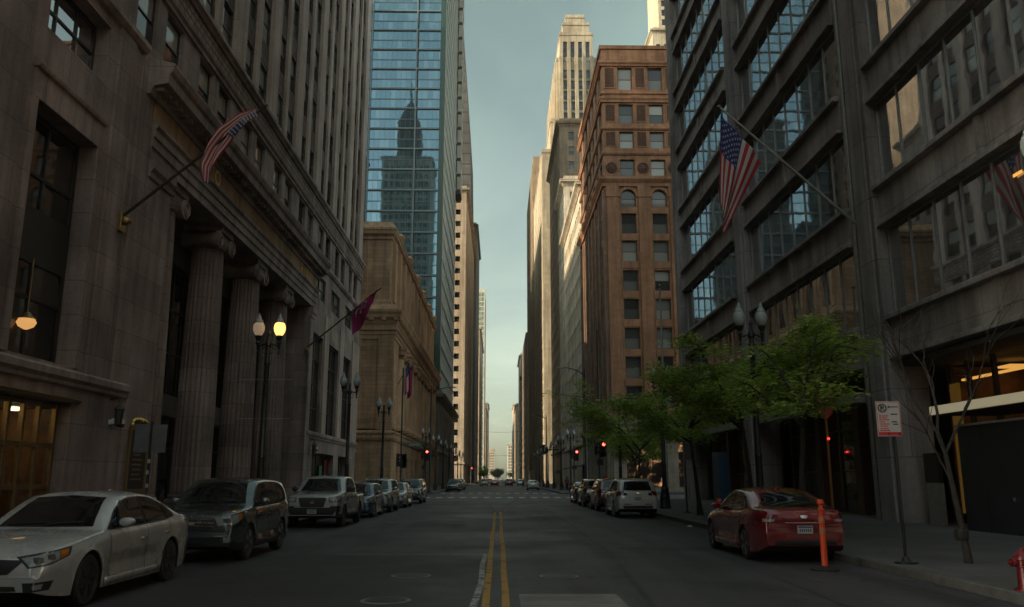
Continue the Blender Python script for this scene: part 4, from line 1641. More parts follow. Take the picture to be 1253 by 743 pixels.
mass = [(14.3, 38, 264, 330, 0, 110), (17.4, 36, 266, 326, 110, 122), (19.9, 33.9, 268, 320, 122, 146), (21.2, 33.0, 269, 318, 146, 156.5), (22.4, 31.9, 270, 314, 156.5, 161), (23.6, 30.4, 271, 310, 161, 164.5)]
for i, (x0, x1, y0, y1, z0, z1) in enumerate(mass):
    S_, W_ = [], []
    if i < 4:
        n = 5 if i != 3 else 4
        nz = int((z1 - z0 - 2) / 4)
        if i == 0:
            W_ = grid(y0 + 1, y1 - 1, 16, 8, 108, 25, 1.8, 2.5)
        if i in (1, 2):
            S_ = grid(x0 + 1.6, x1 - 1.6, 4 if i == 2 else 5, z0 + .5, z0 + .5 + nz * 4, nz, 1.6, 3.2, .4)
            W_ = grid(y0 + 2, y1 - 2, 12, z0 + .5, z0 + .5 + nz * 4, nz, 1.7, 2.7)
        if i == 3:
            S_ = [(x0 + 1.9 + 2.67 * k, z0 + 1, 1.5, 6.6, 1, 3) for k in range(4)]
    block(crown, x0, x1, y0, y1, z0, z1, M['cream_crown'], S_=S_, W_=W_, depth=.5)
    windows(crown, SOUTH(y0), S_, .45, M['frame_grey'], M['pane_far'], 1, 2, .1) if S_ else None
    windows(crown, WEST(x0), W_, .45, M['frame_grey'], M['pane_far'], 1, 2, .1) if W_ else None
    if i in (1, 2):
        nn = 4 if i == 2 else 5
        for k in range(nn + 1):
            u = x0 + 1.6 + (x1 - x0 - 3.2) * k / nn
            q = MB(SOUTH(y0))
            q.box(u - .65, u + .65, -.02, .6, z0 + .5, z1 + (1.2 if i == 2 else .3))
            q.build('pier', M['cream_crown'], crown, bevel=.05)
    ring_mould(x0, x1, y0, y1, z1 - .6, [(0, 0), (.2, .1), (.25, .5), (0, .62)]).build('string_course', M['cream_crown'], crown)
    if i == 2:
        for k in range(12):
            u = y0 + 2 + (y1 - y0 - 4) * k / 11
            q = MB(WEST(x0))
            q.box(u - .6, u + .6, -.02, .6, z0 + .5, z1)
            q.build('pier', M['cream_crown'], crown)
simple_tower('tall_grey_stone_tower', 'tall grey stone tower with vertical piers standing left of the pale crowned tower', 14.6, 40, 340, 410, 138, M['tan'], M['frame_grey'], M['pane_far'], 'W', 5, 14, 4.0, 1.8, 2.4, cornice=False, piers=1.2)
q = thing('low_brown_block', 'lower brown block at the foot of the tall grey stone tower', 'building', (28, 470, 0))
block(q, 14.4, 40, 441, 530, 0, 78, M['tan_dark'], W_=grid(442, 529, 16, 6, 74, 17, 1.9, 2.3))
windows(q, WEST(14.4), grid(442, 529, 16, 6, 74, 17, 1.9, 2.3), .3, M['frame_grey'], M['pane_far'], 1, 2, .1, limit=70)
simple_tower('sunlit_white_tower', 'slim white tower catching the sun far down the right side of the street', 14.2, 32, 545, 600, 82, M['cream'], M['frame_grey'], M['pane_far'], 'W', 6, 12, 4.0, 2.0, 2.4, limit=60)
simple_tower('balconied_dark_block', 'dark block with stacked balconies in front of the slim white tower', 14.4, 36, 532, 544, 66, M['tan_dark'], M['frame_grey'], M['pane_far'], 'W', 6, 3, 3.6, 2.2, 2.4, limit=60)
simple_tower('far_teal_tower', 'hazy teal glass tower at the far right end of the street', 16, 36, 960, 1010, 56, M['beige'], M['frame_teal'], M['pane_tower_side'], 'W', 7, 10, 4, 2.0, 3.0, depth=.15, cornice=False, limit=60)
simple_tower('far_pale_slab', 'hazy pale slab beside the far teal glass tower', 12.5, 22, 1150, 1190, 48, M['cream'], M['frame_grey'], M['pane_far'], 'W', 3, 8, 4, 1.8, 2.2, limit=40)
simple_tower('sunlit_corner_tower', 'sunlit yellow stone tower top peeping over the red-brown roof', 57.6, 76, 285, 310, 168, M['cream_crown'], M['frame_grey'], M['pane_far'], 'W', 6, 8, 4.2, 1.5, 2.2, z0=100, limit=60)
_t = bpy.data.objects['sunlit_corner_tower']
block(_t, 60.6, 75, 287, 308, 169.2, 196, M['cream_crown'], S_=grid(61.2, 74.4, 5, 170, 194, 6, 1.5, 2.6), depth=.5)
windows(_t, SOUTH(287), grid(61.2, 74.4, 5, 170, 194, 6, 1.5, 2.6), .45, M['frame_grey'], M['pane_far'], 1, 2, .1)
simple_tower('distant_grey_tower', 'distant grey tower far along the left side before the end of the street', -34, -11.9, 930, 1010, 84, M['grey_base'], M['frame_grey'], M['pane_far'], 'E', 7, 10, 4.0, 2.0, 2.2, limit=40)
simple_tower('distant_tan_block', 'distant tan block far along the right side beyond the slim white tower', 14.6, 38, 690, 780, 62, M['tan'], M['frame_grey'], M['pane_far'], 'W', 7, 12, 4.0, 2.0, 2.2, limit=40)
simple_tower('distant_pale_block', 'distant pale block near the right end of the street', 14.8, 38, 830, 900, 74, M['beige'], M['frame_grey'], M['pane_far'], 'W', 7, 10, 4.0, 2.0, 2.2, limit=40)

# ------------------------------------------------------------------ behind the camera and the corner: what the glass reflects and what shades the street
simple_tower('stepped_stone_tower', 'stepped stone tower with a pyramid roof mirrored in the blue glass', -62, -36, -84, -58, 168, M['cream'], M['frame_dark'], M['pane'], 'E', 7, 0, 4.4, 2.0, 2.8, z0=40, limit=0)
t = bpy.data.objects['stepped_stone_tower']
q = MB()
q.box(-55, -43, -79, -63, 168, 190)
q.add([(-55, -79, 190), (-43, -79, 190), (-43, -63, 190), (-55, -63, 190), (-49, -71, 208)], [(0, 1, 4), (1, 2, 4), (2, 3, 4), (3, 0, 4)])
q.tube([(-49, -71, 206), (-49, -71, 219)], [.6, .15], 8)
q.build('roof', M['slate'], t)
nw = grid(-61, -37, 8, 40, 164, 28, 1.9, 2.8)
windows(t, NORTH(-57.95), nw, 0, M['frame_dark'], M['pane'], 1, 2, .1, limit=0)
simple_tower('tan_shade_tower', 'unseen tan tower added behind the stone bank to shade the red-brown building', -66, -50, 60, 100, 118, M['tan'], M['frame_dark'], M['pane'], 'E', 0, 10, 4.2, 2.0, 2.4, z0=40, limit=0)  # unseen, added to shade the near faces of the red-brown building
simple_tower('grey_shade_slab', 'unseen grey slab added behind the sandstone bank to shade the cream block', -66, -50, 109, 152, 66, M['grey_base'], M['frame_dark'], M['pane'], 'E', 0, 10, 4.2, 2.0, 2.4, z0=40, limit=0)  # unseen, added for shade; its height leaves the cream roof edge in sun

# unseen blocks carry the street on behind the photographer, added to dim its near end
simple_tower('brown_stone_block', 'unseen brown stone block added behind the photographer on the left to dim the street', -34, XL, -120, -16, 34, M['limestone'], M['frame_dark'], M['pane'], 'E', 4, 18, 4.2, 2.4, 2.6, limit=0)
simple_tower('pale_stone_block', 'unseen pale stone block added behind the photographer on the right to dim the street', XR, 40, -120, -40, 34, M['concrete'], M['frame_dark'], M['pane'], 'W', 4, 16, 4.2, 2.4, 2.6, limit=0)
simple_tower('street_end_tower', 'unseen broad stone tower added far behind the photographer, closing and dimming the street', -34, 34, -330, -280, 90, M['beige'], M['frame_dark'], M['pane'], 'E', 0, 8, 4.4, 2.4, 2.8, limit=0)
simple_tower('tan_sky_blocker', 'unseen tan block added west of the sandstone bank to cut sky from reflections', -70, -50, 156, 206, 118, M['tan'], M['frame_dark'], M['pane'], 'E', 0, 10, 4.2, 2.2, 2.4, limit=0)  # unseen, added and raised to keep bright sky out of the office panes
# ------------------------------------------------------------------ vehicles
def interp(pts, x):
    """smooth curve through points (monotone cubic)"""
    n = len(pts)
    if x <= pts[0][0]:
        return pts[0][1]
    if x >= pts[-1][0]:
        return pts[-1][1]
    for i in range(n - 1):
        if pts[i][0] <= x <= pts[i + 1][0]:
            break
    d = [(pts[k + 1][1] - pts[k][1]) / (pts[k + 1][0] - pts[k][0]) for k in range(n - 1)]

    def m(k):
        if k == 0:
            return d[0]
        if k == n - 1:
            return d[-1]
        if d[k - 1] * d[k] <= 0:
            return 0
        return 2 * d[k - 1] * d[k] / (d[k - 1] + d[k])
    h = pts[i + 1][0] - pts[i][0]
    t = (x - pts[i][0]) / h
    a, b = pts[i][1], pts[i + 1][1]
    return (2 * t ** 3 - 3 * t * t + 1) * a + (t ** 3 - 2 * t * t + t) * h * m(i) + (-2 * t ** 3 + 3 * t * t) * b + (t ** 3 - t * t) * h * m(i + 1)


def chain(pts, n):
    """n points evenly spread along a polyline"""
    L = [0]
    for a, b in zip(pts[:-1], pts[1:]):
        L.append(L[-1] + math.hypot(b[0] - a[0], b[1] - a[1]))
    out = []
    for i in range(n):
        s = L[-1] * i / (n - 1)
        k = 0
        while k < len(pts) - 2 and L[k + 1] < s:
            k += 1
        t = 0 if L[k + 1] == L[k] else (s - L[k]) / (L[k + 1] - L[k])
        out.append((pts[k][0] + (pts[k + 1][0] - pts[k][0]) * t, pts[k][1] + (pts[k + 1][1] - pts[k][1]) * t))
    return out


class Car:
    """the shell is lofted from stations along the length (local y, front at -L/2), then glass, lamps and trim are laid on it"""

    def __init__(s, spec):
        s.sp = spec
        L, Wd = spec['L'], spec['W']
        xs = set()
        n = 74
        for i in range(n + 1):
            xs.add(round(L * i / n, 4))
        for d in (0, .012, .03, .06, .1, .15):
            xs.add(d)
            xs.add(round(L - d, 4))
        for ax in (spec['ax0'], spec['ax1']):
            for k in range(15):
                a = math.pi * k / 14
                xs.add(round(ax - spec['arch'] * math.cos(a), 4))
        s.xs = sorted(xs)
        vs, fs, mi = [], [], []
        rings = [s.ring(x) for x in s.xs]
        m = len(rings[0])
        for r in rings:
            vs += r
        for i in range(len(rings) - 1):
            for k in range(m - 1):
                fs.append((i * m + k, (i + 1) * m + k, (i + 1) * m + k + 1, i * m + k + 1))
                mi.append(1 if k < 3 else (2 if k == 3 and spec.get('clad') else 0))
        N = len(vs)
        # mirror
        vs += [(-x, y, z) for x, y, z in vs]
        fs += [tuple(i + N for i in f)[::-1] for f in list(fs)]
        mi += mi
        for i, flip in ((0, False), (len(rings) - 1, True)):
            for k in range(m - 1):
                f = (i * m + k, i * m + k + 1, N + i * m + k + 1, N + i * m + k)
                fs.append(f if not flip else f[::-1])
                mi.append(0)
        me = bpy.data.meshes.new('body')
        me.from_pydata(vs, [], fs)
        for mt in (spec['paint'], M['black'], M['black']):
            me.materials.append(mt)
        me.polygons.foreach_set('material_index', mi)
        bm = bmesh.new()
        bm.from_mesh(me)
        bmesh.ops.remove_doubles(bm, verts=bm.verts, dist=.0006)
        bmesh.ops.recalc_face_normals(bm, faces=bm.faces)
        bm.to_mesh(me)
        s.bvh = BVHTree.FromBMesh(bm)
        bm.free()
        me.polygons.foreach_set('use_smooth', [True] * len(me.polygons))
        me.set_sharp_from_angle(angle=R(38))
        s.body_mesh = me
        s.root = None

    def hw(s, x):
        L, Wd = s.sp['L'], s.sp['W']
        f = max(0, 1 - x / s.sp.get('nose_len', 1.0))
        r = max(0, 1 - (L - x) / s.sp.get('tail_len', .9))
        return Wd / 2 * (1 - s.sp.get('nose', .24) * f ** 2.4 - s.sp.get('tail', .16) * r ** 2.6)

    def ring(s, x):
        sp = s.sp
        L = sp['L']
        h = s.hw(x)
        z0 = sp['clear'] + sp.get('lift_f', .10) * max(0, 1 - x / .6) ** 2 + .16 * max(0, 1 - (L - x) / .7) ** 2
        zb = interp(sp['belt'], x)
        zt = interp(sp['top'], x)
        zb = min(zb, zt - .012)
        arch = 0
        for ax in (sp['ax0'], sp['ax1']):
            d = abs(x - ax)
            if d < sp['arch']:
                arch = max(arch, math.sqrt(sp['arch'] ** 2 - d * d) + sp['wr'])
        zl = max(z0, arch)
        zl = min(zl, zb - .12)
        cab = zt - zb
        k = min(1, cab / .3)
        lean = sp.get('lean', .36)
        z1 = max(zl + .008, z0 + .13)
        z2 = max(z1 + .03, z0 + (zb - z0) * .62)
        flare = .012 if arch else 0
        P = [(0, z0), (h - .30, z0), (h - .29, max(zl, z0 + .005)), (h - .022 + flare, zl), (h - .006 + flare, z1), (h - .006 - .030 * max(0, min(1, min(x - sp['ax0'] - sp['arch'], sp['ax1'] - sp['arch'] - x) / .3)) + flare, max(z1 + .006, min(z2 - .02, z0 + .30))),
             (h, z2), (h - .008, zb - .10 if zb - .10 > z2 else z2 + .004), (h - .022, zb - .035 if zb - .035 > z2 + .005 else z2 + .008), (h - .055, zb)]
        e = h - .055
        if cab > .02:
            zr = zt - .05 * k - .012
            xr = e - lean * (zr - zb)
            for t in (.33, .66):
                P.append((e + (xr - e) * t + .012 * k * math.sin(math.pi * t), zb + (zr - zb) * t))
            P.append((xr, zr))
            P.append((xr - .035 * k - .02, zt - .012 * k - .004))
        else:
            xr = e
            for t in (.2, .4):
                P.append((e - .06 * t, zb + (zt - zb) * t * .7))
            P.append((e - .05, zb + (zt - zb) * .6))
            P.append((e - .10, zb + (zt - zb) * .8))
        cr = sp.get('crown', .03)
        P.append(((xr - .06) * .66, zt + cr * .5))
        P.append(((xr - .06) * .33, zt + cr * .88))
        P.append((0, zt + cr))
        return [(a, x - L / 2, z) for a, z in P]

    def cast(s, o, d):
        h = s.bvh.ray_cast(Vector(o), Vector(d).normalized())
        return h[0], h[1]

    def patch(s, name, mat, top, bot, mode, n=9, m=6, off=.006, side=1, parent=None, ang=0, thick=0):
        """top / bot: chains of (a, z); a = distance from the front for 'side', x for 'front'/'rear'/'corner', y for 'top'"""
        L = s.sp['L']
        T, B = chain(top, n), chain(bot, n)
        vs, ok = [], []
        for j in range(m):
            t = j / (m - 1)
            for i in range(n):
                a = B[i][0] + (T[i][0] - B[i][0]) * t
                z = B[i][1] + (T[i][1] - B[i][1]) * t
                if mode == 'side':
                    o, d = (side * 3, a - L / 2, z), (-side, 0, 0)
                elif mode == 'front':
                    o, d = (a, -L, z), (0, 1, 0)
                elif mode == 'rear':
                    o, d = (a, L, z), (0, -1, 0)
                elif mode == 'roof':
                    o, d = (z, a - L / 2, 4), (0, 0, -1)
                else:  # corner: slanted ray; a runs sideways as seen from that corner
                    dd = Vector((-side * math.sin(ang), math.cos(ang), 0))
                    right = Vector((math.cos(ang), side * math.sin(ang), 0)) * side
                    base = Vector((side * s.sp['W'] * .42, -L / 2 + .2, 0)) if ang < math.pi / 2 else Vector((side * s.sp['W'] * .42, L / 2 - .2, 0))
                    o = base + right * a - dd * 3
                    o.z = z
                    d = dd
                p, nr = s.cast(o, d)
                if p is None:
                    vs.append(None)
                else:
                    nv = Vector(nr)
                    if nv.dot(Vector(d)) > 0:
                        nv = -nv
                    vs.append(tuple(p + nv * off))
        fs = []
        for j in range(m - 1):
            for i in range(n - 1):
                f = (j * n + i, j * n + i + 1, (j + 1) * n + i + 1, (j + 1) * n + i)
                if all(vs[q] is not None for q in f):
                    fs.append(f)
        used = sorted({i for f in fs for i in f})
        mp = {o: k for k, o in enumerate(used)}
        me = bpy.data.meshes.new(name)
        me.from_pydata([vs[i] for i in used], [], [tuple(mp[i] for i in f) for f in fs])
        me.materials.append(mat)
        me.polygons.foreach_set('use_smooth', [True] * len(me.polygons))
        o = link(name, me, parent or s.root)
        if thick:
            md = o.modifiers.new('thickness', 'SOLIDIFY')
            md.thickness = thick
            md.offset = 1
        return o


def wheel_mesh(r, w, rim_mat, spokes):
    t = MB()
    rr = r * .70
    t.lathe((0, 0, 0), [(rr, -w / 2), (r - .03, -w / 2), (r - .006, -w / 2 + .03), (r, -w / 2 + .06), (r, w / 2 - .06), (r - .006, w / 2 - .03), (r - .03, w / 2), (rr, w / 2)], 36, axis='x')
    tm = t.mesh('wheel', M['rubber'], smooth=40)
    q = MB()
    q.m = 1
    q.lathe((0, 0, 0), [(.02, w * .18), (rr, w * .18), (rr, w * .2), (.02, w * .2)], 24, axis='x')
    q.m = 0
    q.lathe((0, 0, 0), [(rr * .92, w * .2), (rr * .92, w * .46), (rr * .97, w * .52), (rr * 1.02, w * .5), (rr * 1.02, w * .2)], 36, axis='x')
    q.lathe((0, 0, 0), [(.0, w * .40), (.075, w * .40), (.07, w * .46), (.03, w * .48), (0.0, w * .48)], 16, axis='x')
    for k in range(spokes):
        a = 2 * math.pi * k / spokes
        for da in (-.13, .13):
            p0 = (w * .42, .05 * math.cos(a), .05 * math.sin(a))
            p1 = (w * .45, rr * .94 * math.cos(a + da), rr * .94 * math.sin(a + da))
            q.bar(p0, p1, .045, .03)
    rm = q.mesh('rim', [rim_mat, M['black']], smooth=30)
    return tm, rm


def build_car(spec, name, label, cat, loc, rz, group):
    c = Car(spec)
    L, Wd, H = spec['L'], spec['W'], spec['H']
    root = thing(name, label, cat, (0, 0, 0), 0, group)
    c.root = root
    link('body', c.body_mesh, root)
    tm, rm = wheel_mesh(spec['wr'], .215, spec.get('rim', M['rim']), spec.get('spokes', 5))
    for ax in (spec['ax0'], spec['ax1']):
        for sd in (-1, 1):
            w = link('wheel', tm, root)
            w.location = (sd * (Wd / 2 - .125), ax - L / 2, spec['wr'])
            if sd < 0:
                w.rotation_euler = (0, 0, math.pi)
            link('rim', rm, w)
    G = M['car_glass']
    if 'dlo' in spec:
        for sd in (-1, 1):
            top, bot = spec['dlo']
            sr = c.patch('window_surround', M['chrome'] if spec.get('chrome') else M['black'], [(a, z + .016) for a, z in top], [(a, z - .016) for a, z in bot], 'side', 30, 7, .002, sd)
            c.patch('pillar_trim', M['black'], top, bot, 'side', 30, 7, .0035, sd, parent=sr)
    for nm, top, bot in spec['side_glass']:
        for sd in (-1, 1):
            tr = c.patch('window_trim', M['black'], [(a + (0), z + .012) for a, z in top], [(a, z - .012) for a, z in bot], 'side', 14, 7, .004, sd)
            c.patch('side_window', G, top, bot, 'side', 14, 7, .008, sd, parent=tr)
    for sgn in (1,):
        t_, b_ = spec['screen']
        c.patch('windscreen', G, t_, b_, 'front', 15, 9, .007)
        t_, b_ = spec['rear_glass']
        c.patch('rear_window', G, t_, b_, 'rear', 15, 9, .007)
    # doors: a dark seam under a painted panel
    for top, bot in spec['doors']:
        for sd in (-1, 1):
            def grow(ch, dz, e):
                n = len(ch)
                return [(a + (-e if i == 0 else e if i == n - 1 else 0), z + dz) for i, (a, z) in enumerate(ch)]
            sm = c.patch('door', M['black'], grow(top, .0, .011), grow(bot, -.011, .011), 'side', 30, 24, .004, sd)
            pn = c.patch('panel', spec['paint'], top, bot, 'side', 30, 24, .0065, sd, parent=sm)
            # handle
            a = top[-1][0] - .17
            zz = min(z for _, z in top) - .13
            p, nr = c.cast((sd * 3, a - L / 2, zz), (-sd, 0, 0))
            if p is not None:
                q = MB()
                q.tube([(p.x + sd * .005, p.y - .09, p.z), (p.x + sd * .032, p.y - .06, p.z + .003), (p.x + sd * .032, p.y + .06, p.z + .003), (p.x + sd * .005, p.y + .09, p.z)], .013, 6)
                q.build('handle', spec.get('handle', M['chrome']), sm)
    # lower sill trim
    for sd in (-1, 1):
        c.patch('sill_trim', M['black'] if spec.get('clad') else spec['paint'], [(spec['ax0'] + spec['arch'] + .05, spec['clear'] + .13), (spec['ax1'] - spec['arch'] - .05, spec['clear'] + .13)],
                [(spec['ax0'] + spec['arch'] + .05, spec['clear'] + .03), (spec['ax1'] - spec['arch'] - .05, spec['clear'] + .03)], 'side', 10, 3, .012, sd, thick=.01)
    for nm, mt, top, bot, mode in spec['front_bits']:
        c.patch(nm, M[mt] if isinstance(mt, str) else mt, top, bot, mode, 15, 5, spec.get('fo', .007))
    for nm, mt, top, bot, mode in spec['rear_bits']:
        c.patch(nm, M[mt] if isinstance(mt, str) else mt, top, bot, mode, 15, 5, .007)
    for sd in (-1, 1):
        for nm, mt, top, bot, ang in spec['corner_bits']:
            c.patch(nm, M[mt] if isinstance(mt, str) else mt, top, bot, 'corner', 12, 6, .009 if nm == 'projector' else .006 if nm != 'lamp_bezel' else .0035, sd, ang=R(ang))
    # mirrors
    for sd in (-1, 1):
        my, mz = spec['mirror']
        p, nr = c.cast((sd * 3, my - L / 2, mz - .06), (-sd, 0, 0))
        px = abs(p.x) if p is not None else Wd / 2 - .1
        q = MB()
        w_, h_ = spec.get('mir', (.20, .13))
        q.lathe((sd * (px + .13), my - L / 2 - .05, mz + .01), [(.02, -.07), (.09, -.05), (.10, .0), (.10, .07), (.095, .085)], 14, axis='y')
        q.v = [((x - sd * (px + .13)) * w_ / .2 + sd * (px + .13), y, (z - mz - .01) * h_ / .2 + mz + .01) for x, y, z in q.v]
        mr = q.build('mirror', spec.get('mirror_mat', spec['paint']), root, smooth=50, bevel=.008)
        q = MB()
        q.bar((sd * (px - .03), my - L / 2, mz - .055), (sd * (px + .10), my - L / 2 - .02, mz - .03), .06, .03)
        q.build('bracket', M['black'], mr)
    # antenna fin, wipers, plates
    q = MB()
    y_ = spec['fin'] - L / 2
    z_ = interp(spec['top'], spec['fin']) + spec.get('crown', .03)
    q.prism([(y_ - .10, z_ - .01), (y_ + .06, z_ - .01), (y_ + .05, z_ + .06), (y_ + .0, z_ + .055)], -.018, .018, 'u')
    q.build('antenna', spec['paint'], root, bevel=.006)
    b_ = spec['screen'][1]
    for x0, x1 in ((-.52, .02), (.0, .5)):
        pts = []
        for k in range(6):
            a = x0 + (x1 - x0) * k / 5
            p, nr = c.cast((a, -L, b_[0][1] + .02 + .03 * k / 5), (0, 1, 0))
            if p is not None:
                pts.append(tuple(p + nr * .018))
        if len(pts) > 2:
            q = MB()
            q.tube(pts, .009, 5)
            q.build('wiper', M['black'], root)
    for z, ysgn in spec['plates']:
        p, nr = c.cast((0, ysgn * L, z), (0, -ysgn, 0))
        if p is not None:
            q = MB()
            q.box(-.155, .155, p.y + ysgn * .002, p.y + ysgn * .02, z - .075, z + .075)
            pl_ = q.build('number_plate', M['sign_white'], root, bevel=.006)
            q = MB()
            q.box(-.14, .14, p.y + ysgn * .019, p.y + ysgn * .022, z + .035, z + .065)
            for k in range(6):
                q.box(-.12 + k * .042, -.095 + k * .042, p.y + ysgn * .019, p.y + ysgn * .022, z - .045, z + .015)
            q.build('print', M['flag_blue'], pl_)
    if spec.get('rails'):
        for sd in (-1, 1):
            pts = []
            for k in range(8):
                xx = spec['rails'][0] + (spec['rails'][1] - spec['rails'][0]) * k / 7
                r_ = c.ring(xx)
                e = r_[12]
                pts.append((sd * (e[0] - .05), xx - L / 2, e[2] + (.06 if 0 < k < 7 else .0)))
            q = MB()
            q.tube(pts, .016, 6)
            q.build('roof_rail', M['steel'], root)
    for f in spec.get('extra', ()):
        f(c, root)
    root.location = loc
    root.rotation_euler = (0, 0, rz)
    root['car'] = 1
    del root['car']
    return root


def sedan_spec(paint, **k):
    L = 4.86
    s = dict(dlo=([(1.78, 1.14), (2.1, 1.32), (2.42, 1.383), (2.9, 1.383), (3.4, 1.30), (3.66, 1.21), (3.90, 1.075)], [(1.48, .957), (2.5, .968), (3.5, 1.0), (3.90, 1.05)]), chrome=True,
             L=L, W=1.83, H=1.47, clear=.19, wr=.335, arch=.375, ax0=.95, ax1=3.73, paint=paint, lean=.40, crown=.035,
             top=[(0, .50), (.02, .60), (.10, .70), (.45, .815), (1.0, .905), (1.38, .955), (1.60, 1.09), (2.05, 1.34), (2.35, 1.425), (2.75, 1.44), (3.2, 1.41), (3.65, 1.29), (4.15, 1.085), (4.3, 1.06), (4.7, 1.04), (4.82, .98), (4.86, .80)],
             belt=[(0, .45), (.1, .64), (.45, .76), (1.0, .85), (1.5, .905), (2.5, .935), (3.5, .975), (4.1, .995), (4.6, .985), (4.82, .90), (4.86, .72)],
             side_glass=[('a', [(1.86, 1.19), (2.12, 1.31), (2.40, 1.365), (2.66, 1.375)], [(1.55, .965), (2.0, .965), (2.72, .985)]),
                         ('b', [(2.74, 1.375), (3.1, 1.355), (3.42, 1.27)], [(2.80, .988), (3.2, 1.0), (3.52, 1.012)]),
                         ('c', [(3.50, 1.24), (3.62, 1.20)], [(3.58, 1.014), (3.84, 1.05)])],
             screen=([(-.50, 1.375), (0, 1.405), (.50, 1.375)], [(-.66, .99), (0, .99), (.66, .99)]),
             rear_glass=([(-.48, 1.33), (0, 1.36), (.48, 1.33)], [(-.60, 1.10), (0, 1.105), (.60, 1.10)]),
             doors=[([(1.52, .90), (2.0, .915), (2.74, .94)], [(1.50, .33), (2.1, .31), (2.70, .31)]), ([(2.77, .94), (3.2, .96), (3.66, .97)], [(2.73, .31), (3.05, .31), (3.33, .45)])],
             front_bits=[('grille', 'black', [(-.52, .66), (0, .68), (.52, .66)], [(-.36, .50), (0, .48), (.36, .50)], 'front'),
                         ('lower_grille', 'black', [(-.46, .36), (0, .37), (.46, .36)], [(-.50, .26), (0, .25), (.50, .26)], 'front'),
                         ('badge', 'chrome', [(-.09, .61), (0, .63), (.09, .61)], [(-.06, .57), (0, .56), (.06, .57)], 'front')],
             rear_bits=[('bumper_trim', 'black', [(-.62, .45), (0, .45), (.62, .45)], [(-.6, .30), (0, .29), (.6, .30)], 'rear'),
                        ('boot_seam', 'black', [(-.60, .712), (0, .70), (.60, .712)], [(-.60, .702), (0, .69), (.60, .702)], 'rear'),
                        ('boot_strip', 'chrome', [(-.40, .80), (0, .80), (.40, .80)], [(-.40, .785), (0, .785), (.40, .785)], 'rear'),
                        ('badge', 'chrome', [(-.08, .93), (0, .94), (.08, .93)], [(-.05, .88), (0, .875), (.05, .88)], 'rear')],
             corner_bits=[('lamp_bezel', 'black', [(-.34, .70), (-.1, .74), (.32, .80)], [(-.26, .565), (0, .60), (.26, .69)], 48),
                          ('headlight', 'headlight', [(-.30, .685), (-.1, .72), (.12, .755)], [(-.24, .585), (-.05, .61), (.12, .655)], 48),
                          ('projector', 'black', [(-.20, .68), (-.15, .69), (-.09, .685)], [(-.20, .63), (-.15, .62), (-.09, .63)], 48.5),
                          ('projector', 'black', [(-.04, .71), (.01, .72), (.06, .715)], [(-.04, .66), (.01, .65), (.06, .66)], 48.5),
                          ('indicator', 'amber_lens', [(.13, .757), (.26, .775)], [(.13, .66), (.235, .70)], 48),
                          ('fog_lamp_recess', 'black', [(-.30, .40), (.05, .41)], [(-.28, .29), (.0, .30)], 42),
                          ('fog_lamp', 'headlight', [(-.22, .375), (-.08, .38)], [(-.21, .315), (-.09, .32)], 42),
                          ('tail_lamp', 'taillight', [(-.34, .965), (-.05, .965), (.30, .95)], [(-.22, .82), (0, .78), (.26, .80)], 130),
                          ('reverse_lamp', 'headlight', [(.04, .865), (.26, .865)], [(.05, .805), (.25, .815)], 130)],
             mirror=(1.84, 1.03), fin=3.3, plates=[(.66, 1)], fo=.007)
    s.update(k)
    return s


